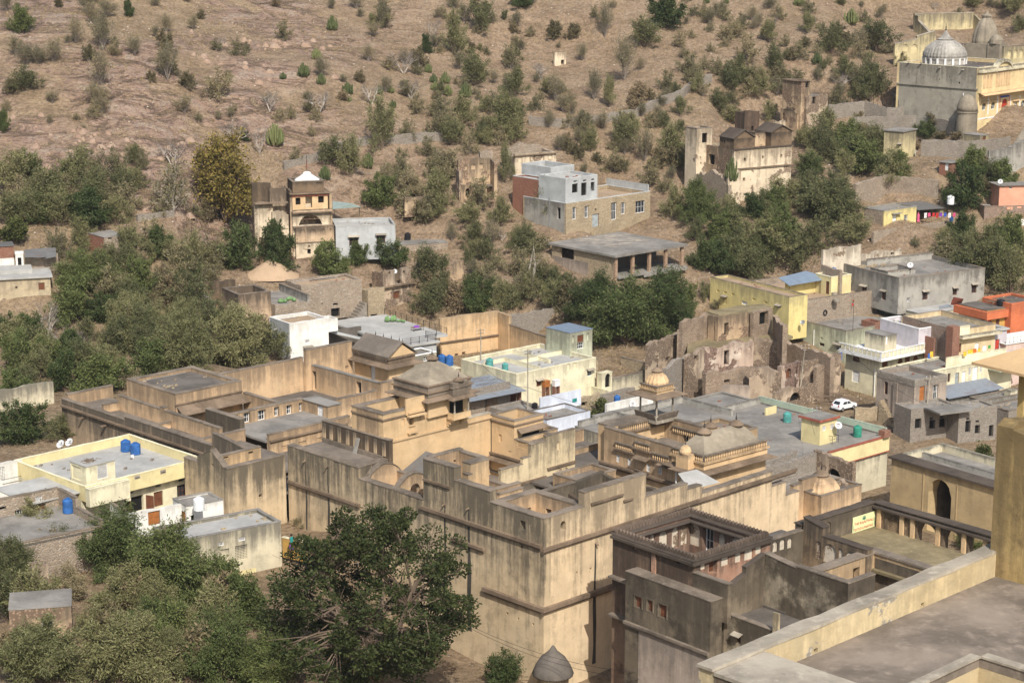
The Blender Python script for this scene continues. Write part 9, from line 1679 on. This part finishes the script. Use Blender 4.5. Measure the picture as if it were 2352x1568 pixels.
THICKETS = [(tl, (0, 1150, 950, 1560), 22, (A, A, G, O), (180, 320)), (ml, (350, 150, 1500, 560), 26, (A, A, G, O, D_), (170, 320)), (ml, (0, 800, 800, 1180), 16, (G, A, A), (200, 340)), (ml, (850, 620, 1850, 920), 14, (A, A, BA), (240, 420)), (tc, (380, 1150, 800, 1560), 10, (A, O, O), (130, 240)), (tc, (650, 700, 1250, 1000), 12, (A, O, A), (130, 240)), (tc, (1150, 1330, 1500, 1560), 7, (A, O, D_), (120, 220)), (mc, (480, 330, 1600, 600), 18, (A, A, G, D_, O), (150, 280)), (mc, (850, 60, 1400, 330), 8, (A, S_, O), (120, 220)), (tr, (0, 250, 1400, 700), 40, (A, O, S_, O, D_), (80, 200)), (tr, (800, 1000, 1600, 1300), 14, (A, G, A), (170, 300)), (tr, (200, 1400, 1150, 1560), 12, (A, G, A), (150, 230)), (mr, (0, 60, 1000, 330), 14, (A, G), (180, 320)), (mr, (1750, 60, 2352, 430), 12, (A, G, O), (160, 300)), (tc, (1500, 600, 2352, 1330), 44, (A, O, S_, S_, D_, O), (80, 190)), (tc, (0, 60, 1500, 700), 44, (O, S_, S_, D_, A), (60, 160)), (tl, (0, 0, 2300, 900), 40, (S_, S_, S_, O, D_), (70, 180)), (tr, (0, 0, 1500, 250), 22, (O, S_, S_), (60, 140)), (bl, (0, 1050, 1700, 1568), 16, (BA, A, A, D_, G), (260, 480)), (bl, (0, 480, 500, 1000), 6, (A, D_, O), (180, 340)), (tr, (1150, 850, 1750, 1250), 8, (O, A, D_), (90, 170)), (tr, (1750, 1200, 2352, 1560), 8, (G, A), (180, 300))]
for t_ in THICKETS: thicket(*t_)
def scatter(n, f, seed):
 r_ = random.Random(seed); out = []
 while len(out) < n:
  y = r_.uniform(285, 470); x = r_.uniform(-1, 1) * y * .30
  k = mnoise.noise(Vector((x * .05, y * .05, seed))) + .5 * mnoise.noise(Vector((x * .17, y * .17, seed)))
  if k > f + r_.uniform(-.3, .3): out.append((x, y, gz(x, y), r_))
 return out
sv, sf = [], []
for x, y, z, r_ in scatter(9000, .0, 3.0):
 s = .06 + .32 * r_.random() ** 3.2; n = len(sv)
 a = r_.uniform(0, 6.28)
 pts = [(math.cos(a + k * 1.57) * s * r_.uniform(.7, 1.3), math.sin(a + k * 1.57) * s * r_.uniform(.7, 1.3), r_.uniform(-.1, .25) * s) for k in range(4)] + [(0, 0, s * .8), (0, 0, -s * .4)]
 sv += [(x + p[0], y + p[1], z + p[2]) for p in pts]
 for k in range(4): sf += [(n + k, n + (k + 1) % 4, n + 4), (n + (k + 1) % 4, n + k, n + 5)]
gs = NT('loose_stone'); gs.col(gs.mix(gs.geo.outputs['Random Per Island'], (.24, .18, .13), (.42, .34, .26)))
me = npmesh('loose_stones', np.array(sv), np.array(sf)); me.materials.append(gs.m)
o = bpy.data.objects.new('loose_stones', me); COL.objects.link(o); o['kind'] = 'stuff'; o['label'] = 'loose pale stones strewn over the dry hillside'; o['category'] = 'stones'
P = []
for x, y, z, r_ in scatter(24000, -.2, 8.0):
 for k in range(3): P.append((x + r_.gauss(0, .2), y + r_.gauss(0, .2), z - .03))
P = np.array(P); D = np.tile(np.array([[0, 0, 1.2]]), (len(P), 1))
V, Q = leafquads(P, D, .42, .05, 0.0)
me = npmesh('dry_grass', V, Q); me.materials.append(M['strawgrass'])
o = bpy.data.objects.new('dry_grass', me); COL.objects.link(o); o['kind'] = 'stuff'; o['label'] = 'tufts of dry straw grass on the hillside'; o['category'] = 'grass'
rv, rf_ = [], []; r_ = random.Random(9)
for cx_, cy_, rr in ROCKS:
 for i in range(int(rr * 5)):
  a, d = r_.uniform(0, 6.283), rr * math.sqrt(r_.random()) * 1.05; x, y = cx_ + d * math.cos(a) * 1.5, cy_ + d * math.sin(a) * .8
  if mnoise.noise(Vector((x * .12, y * .12, 5))) < -.12: continue
  s = .12 + 1.0 * r_.random() ** 2.8; n = len(rv); z = gz(x, y); m = 6; a0 = r_.uniform(0, 6.28); tx, ty = r_.uniform(-.3, .3), r_.uniform(.0, .5)
  lo = [(x + math.cos(a0 + k * 6.283 / m) * s * r_.uniform(.9, 1.6), y + math.sin(a0 + k * 6.283 / m) * s * r_.uniform(.6, 1.0), z - .25) for k in range(m)]
  hi = [(p[0] * .45 + x * .55, p[1] * .45 + y * .55, z + s * (.45 + tx * math.cos(k) + ty * .4 + r_.uniform(-.1, .15))) for k, p in enumerate(lo)]
  rv += lo + hi + [(x, y, z + s * .62)]
  for k in range(m):
   j = (k + 1) % m; rf_ += [(n + k, n + j, n + m + j), (n + k, n + m + j, n + m + k), (n + m + k, n + m + j, n + 2 * m)]
gr = NT('outcrop_rock'); c_ = gr.mix(gr.geo.outputs['Random Per Island'], (.25, .165, .12), (.33, .23, .16)); gr.bump(gr.noise(2.5, 5, .7), .8, .2); gr.col(gr.mix(gr.ramp(gr.noise(.9, 5, .7), .45, .62), c_, (.34, .25, .185)))
me = npmesh('rock_outcrops', np.array(rv), np.array(rf_)); me.materials.append(gr.m); o = bpy.data.objects.new('rock_outcrops', me); COL.objects.link(o); o['kind'] = 'stuff'; o['label'] = 'pink and pale rocks breaking through the western slope'; o['category'] = 'rocks'
#== the big dark tree in the foreground
def big_tree(foot, rx, rz, zc, n, nl, label, seed=3, leaf='leaf_dark', ln=.30, wd=.095, bark='bark'):
 global rng
 rng = np.random.default_rng(seed); rd = random.Random(seed)
 T = Thing('shade_tree', label, 'tree', foot); c = Vector((foot.x, foot.y, zc)); tr_ = MB(); LP, LD = [], []
 fork = Vector((foot.x + .4, foot.y, foot.z + (zc - rz - foot.z) * .75 + 1.5)); tr_.tube(foot, fork, .75, .55, 9); limbs = []
 for i in range(6):
  a = 2 * math.pi * (i + rd.random() * .6) / 6; e = c + Vector((math.cos(a) * rx * .42, math.sin(a) * rx * .42, rd.uniform(-.25, .45) * rz)); m = fork.lerp(e, .5) + Vector((0, 0, -.6)); tr_.tube(fork, m, .42, .30, 7); tr_.tube(m, e, .30, .18, 6); limbs += [m, e, m.lerp(e, .5)]
 limbs.append(c)
 for i in range(n):
  u = rd.uniform(-1, 1); a = rd.uniform(0, 6.283); k = rd.uniform(.35, 1.0) ** .45; s = math.sqrt(1 - u * u)
  bl_ = 1 + .22 * mnoise.noise(Vector((math.cos(a) * s * 1.6, math.sin(a) * s * 1.6, u * 1.6 + seed)))
  p = c + Vector((math.cos(a) * s * rx, math.sin(a) * s * rx, u * rz * (1 if u > 0 else .8))) * k * bl_
  o = min(limbs, key=lambda q: (q - p).length); m = o.lerp(p, .5) + Vector((rd.gauss(0, .4), rd.gauss(0, .4), rd.gauss(.2, .3))); tr_.tube(o, m, .10, .07, 4); tr_.tube(m, p, .07, .03, 4)
  for _ in range(4): tr_.tube(m.lerp(p, rd.random()), p + Vector((rd.gauss(0, .9), rd.gauss(0, .9), rd.gauss(.1, .6))), .035, .012, 3)
  r_ = rd.uniform(.75, 1.5); q = rng.normal(0, 1, (nl, 3)); q /= np.linalg.norm(q, axis=1)[:, None]; q *= (rng.uniform(.25, 1, nl) ** .5)[:, None] * np.array([[r_, r_, r_ * .62]]); LP.append(q + np.array(p)[None]); LD.append(q + np.array([[0, 0, .4]]))
 T.part('trunk', tr_, M[bark]); V, Q_ = leafquads(np.concatenate(LP), np.concatenate(LD), ln, wd, .15); V -= np.array(foot)[None]
 me = npmesh('crown', V, Q_); me.materials.append(M[leaf]); o = bpy.data.objects.new('crown', me); COL.objects.link(o); o.parent = T.e
ft = up((852, 1650), .6)
big_tree(Vector((ft.x, ft.y, ft.z)), 9.3, 8.4, 11.6, 230, 190, 'huge dark-leaved shade tree in front of the great haveli wall')
q = up(bc(1458, 1540), 1.2); T = Thing('stone_sentry_box', 'small round turret with a dark pointed cap at the foot of the haveli corner', 'turret', (q.x, q.y, -1)); T.part('shaft', MB().lathe((q.x, q.y, -1.5), [(1.5, 0), (1.5, 3.2)], 18), M['fortR']); T.part('cap', MB().lathe((q.x, q.y, 1.7), [(1.95, 0), (2.0, .15), (1.75, .8), (1.2, 1.7), (.45, 2.35), (.1, 2.9)], 20), M['roofdark'], smooth=True)
def wire(name, label, a, b, sag=.8):
 a, b = Vector(a), Vector(b); n = 12; pts = [a.lerp(b, k / n) - Vector((0, 0, sag * 4 * (k / n) * (1 - k / n))) for k in range(n + 1)]
 single(name, MB().path(pts, .02, 4), M['metal'], label, 'wire', a)
for k, (a, b) in enumerate((((bc(830, 1145), 6.0), (bc(2100, 1500), 5.0)), ((bc(830, 1160), 5.6), (bc(2050, 1540), 4.4)))):
 wire('overhead_wire', ('upper', 'lower')[k] + ' thin wire slung before the foot of the haveli corner', up(*a), up(*b), 1.0)
q = hit(mc(1315, 440)); T = Thing('forked_tree', 'tall pale forked trunk with few leaves standing on the dry bank', 'tree', q); tm = MB()
def fk(pts, r0, r1):
 P = [q + Vector(p) * .52 for p in pts]; n = len(P) - 1
 for k in range(n): tm.tube(P[k], P[k + 1], r0 + (r1 - r0) * k / n, r0 + (r1 - r0) * (k + 1) / n, 7)
fk([(0, 0, -.5), (.1, 0, 2.5), (.35, 0, 5), (.9, .2, 8.0), (.7, .2, 10), (.4, 0, 14.5)], .3, .12); fk([(0, 0, 1.0), (-1.2, 0, 3.6), (-1.9, .2, 5.2), (-1.0, 0, 7.0), (-.6, .2, 9.0), (.2, 0, 13)], .26, .08); fk([(.9, .2, 8), (2.0, .3, 9.6), (2.8, .2, 10.4)], .14, .05)
T.part('trunk', tm, M['palebark']); V, Q_ = leafquads(np.concatenate([rng.normal(0, .7, (420, 3)) + np.array([c]) for c in ((1.3, .1, 5.2), (-.8, .1, 3.6), (.2, 0, 7.4))]), np.tile([[0, 0, .3]], (1260, 1)), .26, .07); me = npmesh('crown', V, Q_); me.materials.append(M['leaf_olive']); o = bpy.data.objects.new('crown', me); COL.objects.link(o); o.parent = T.e
w = RP.fr.w(-1.2, -1.0, 23.2); place_plant(CA, tr(285, 1150), 100, 160, Vector(w), label='tall yellow-green euphorbia growing on the gabled ruin wall')
person(bl(2010, 650), 9.4, 'person with dark hair standing by the yellow kerb wall', 'teal', 'violet', 'stand', 140, scarf=False); q = hit(ml(18, 1200)); person(proj(q), q.z, 'person in red at the left edge among the bushes', 'red', 'red', 'stand', 170); q = hit(ml(66, 1195)); person(proj(q), q.z, 'person in pink and blue by the bushes near the left edge', 'pink', 'blue', 'stand', 190)
#-- thin dusty air
hz = bpy.data.materials.new('haze_air'); hz.use_nodes = True; ht = hz.node_tree; ht.nodes.remove(ht.nodes['Principled BSDF'])
pv_ = ht.nodes.new('ShaderNodeVolumePrincipled'); pv_.inputs['Color'].default_value = (.86, .89, .93, 1); pv_.inputs['Density'].default_value = .00009; pv_.inputs['Anisotropy'].default_value = .25
ht.links.new(pv_.outputs[0], ht.nodes['Material Output'].inputs['Volume'])
o = single('haze', MB().hexa([(-421, -31, -8), (421, -31, -8), (421, 761, -8), (-421, 761, -8), (-421, -31, 110), (421, -31, 110), (421, 761, 110), (-421, 761, 110)]), hz, kind='stuff')
SC.cycles.volume_bounces = 0
#-- which plant is which
LMK = [(700, 480, 'the white-domed ruin'), (515, 440, 'the golden tree'), (845, 520, 'the grey plaster house'), (1150, 390, 'the niche ruin'), (1280, 360, 'the four-window ruin wall'), (1340, 460, 'the half-built stone house'), (1440, 560, 'the open slab house'), (1287, 130, 'the lone plaster slab'),
       (1700, 360, 'the gabled ruin'), (1845, 230, 'the tall tower ruin'), (2170, 110, 'the temple dome'), (2150, 220, 'the temple side wall'), (2080, 320, 'the concrete shed'), (2070, 490, 'the yellow washing hut'), (2200, 380, 'the tiny brick hut'), (1740, 680, 'the lemon-yellow house'), (2090, 650, 'the big grey cement house'),
       (1700, 820, 'the roofless ruin'), (910, 660, 'the pink ruined tower'), (600, 660, 'the burnt square turret'), (690, 770, 'the white cube house'), (620, 630, 'the sand heap'), (230, 550, 'the brick hut'), (50, 640, 'the cream rubble house'), (420, 890, 'the square haveli hall'), (240, 1060, 'the yellow house'), (160, 1160, 'the rubble roof terrace'),
       (560, 1230, 'the streaked cream house'), (80, 1440, 'the stone hut'), (850, 1300, 'the huge shade tree'), (1130, 640, 'the ochre court wall'), (1220, 620, 'the white forked trunk'), (1980, 1190, 'the shop banner'), (2160, 1120, 'the gateway arch'), (1350, 930, 'the bluish-white house'),
       (120, 80, 'the top left corner'), (400, 180, 'the bare rock face'), (700, 160, 'the cactus row'), (1000, 200, 'the cactus cluster'), (980, 40, 'the top edge, left of centre'), (1530, 30, 'the top edge, right of centre'), (1700, 130, 'the stony gully'), (250, 380, 'the pink rocks'), (1950, 70, 'the lone slope cactus'), (1240, 280, 'the slope wall bend'), (100, 300, 'the left rock outcrop'), (2330, 60, 'the top right corner'), (2330, 480, 'the salmon house'), (2240, 1000, 'the ochre tower'), (2000, 580, 'the old white wall')]
ORD = ['', 'second', 'third', 'fourth', 'fifth', 'sixth', 'seventh', 'eighth', 'ninth', 'tenth', 'eleventh', 'twelfth', 'thirteenth', 'fourteenth']
byl = {}
for e, ds, p in PLANTS:
 if e.get('label'): continue
 lx, ly, ln_ = min(LMK, key=lambda q: math.hypot(q[0] - p[0], q[1] - p[1])); dx, dy = p[0] - lx, p[1] - ly
 rel = ('right of' if dx > 0 else 'left of') if abs(dx) > abs(dy) * 1.3 else ('below' if dy > 0 else 'above')
 byl.setdefault('%s %s %s' % (ds, rel, ln_), []).append((math.hypot(dx, dy), e))
for lb, es in byl.items():
 es.sort(key=lambda q: q[0])
 for k, (_, e) in enumerate(es): e['label'] = lb + ('' if len(es) == 1 else ', nearest to it' if k == 0 else ', %s nearest' % (ORD[k] if k < len(ORD) else 'farthest'))
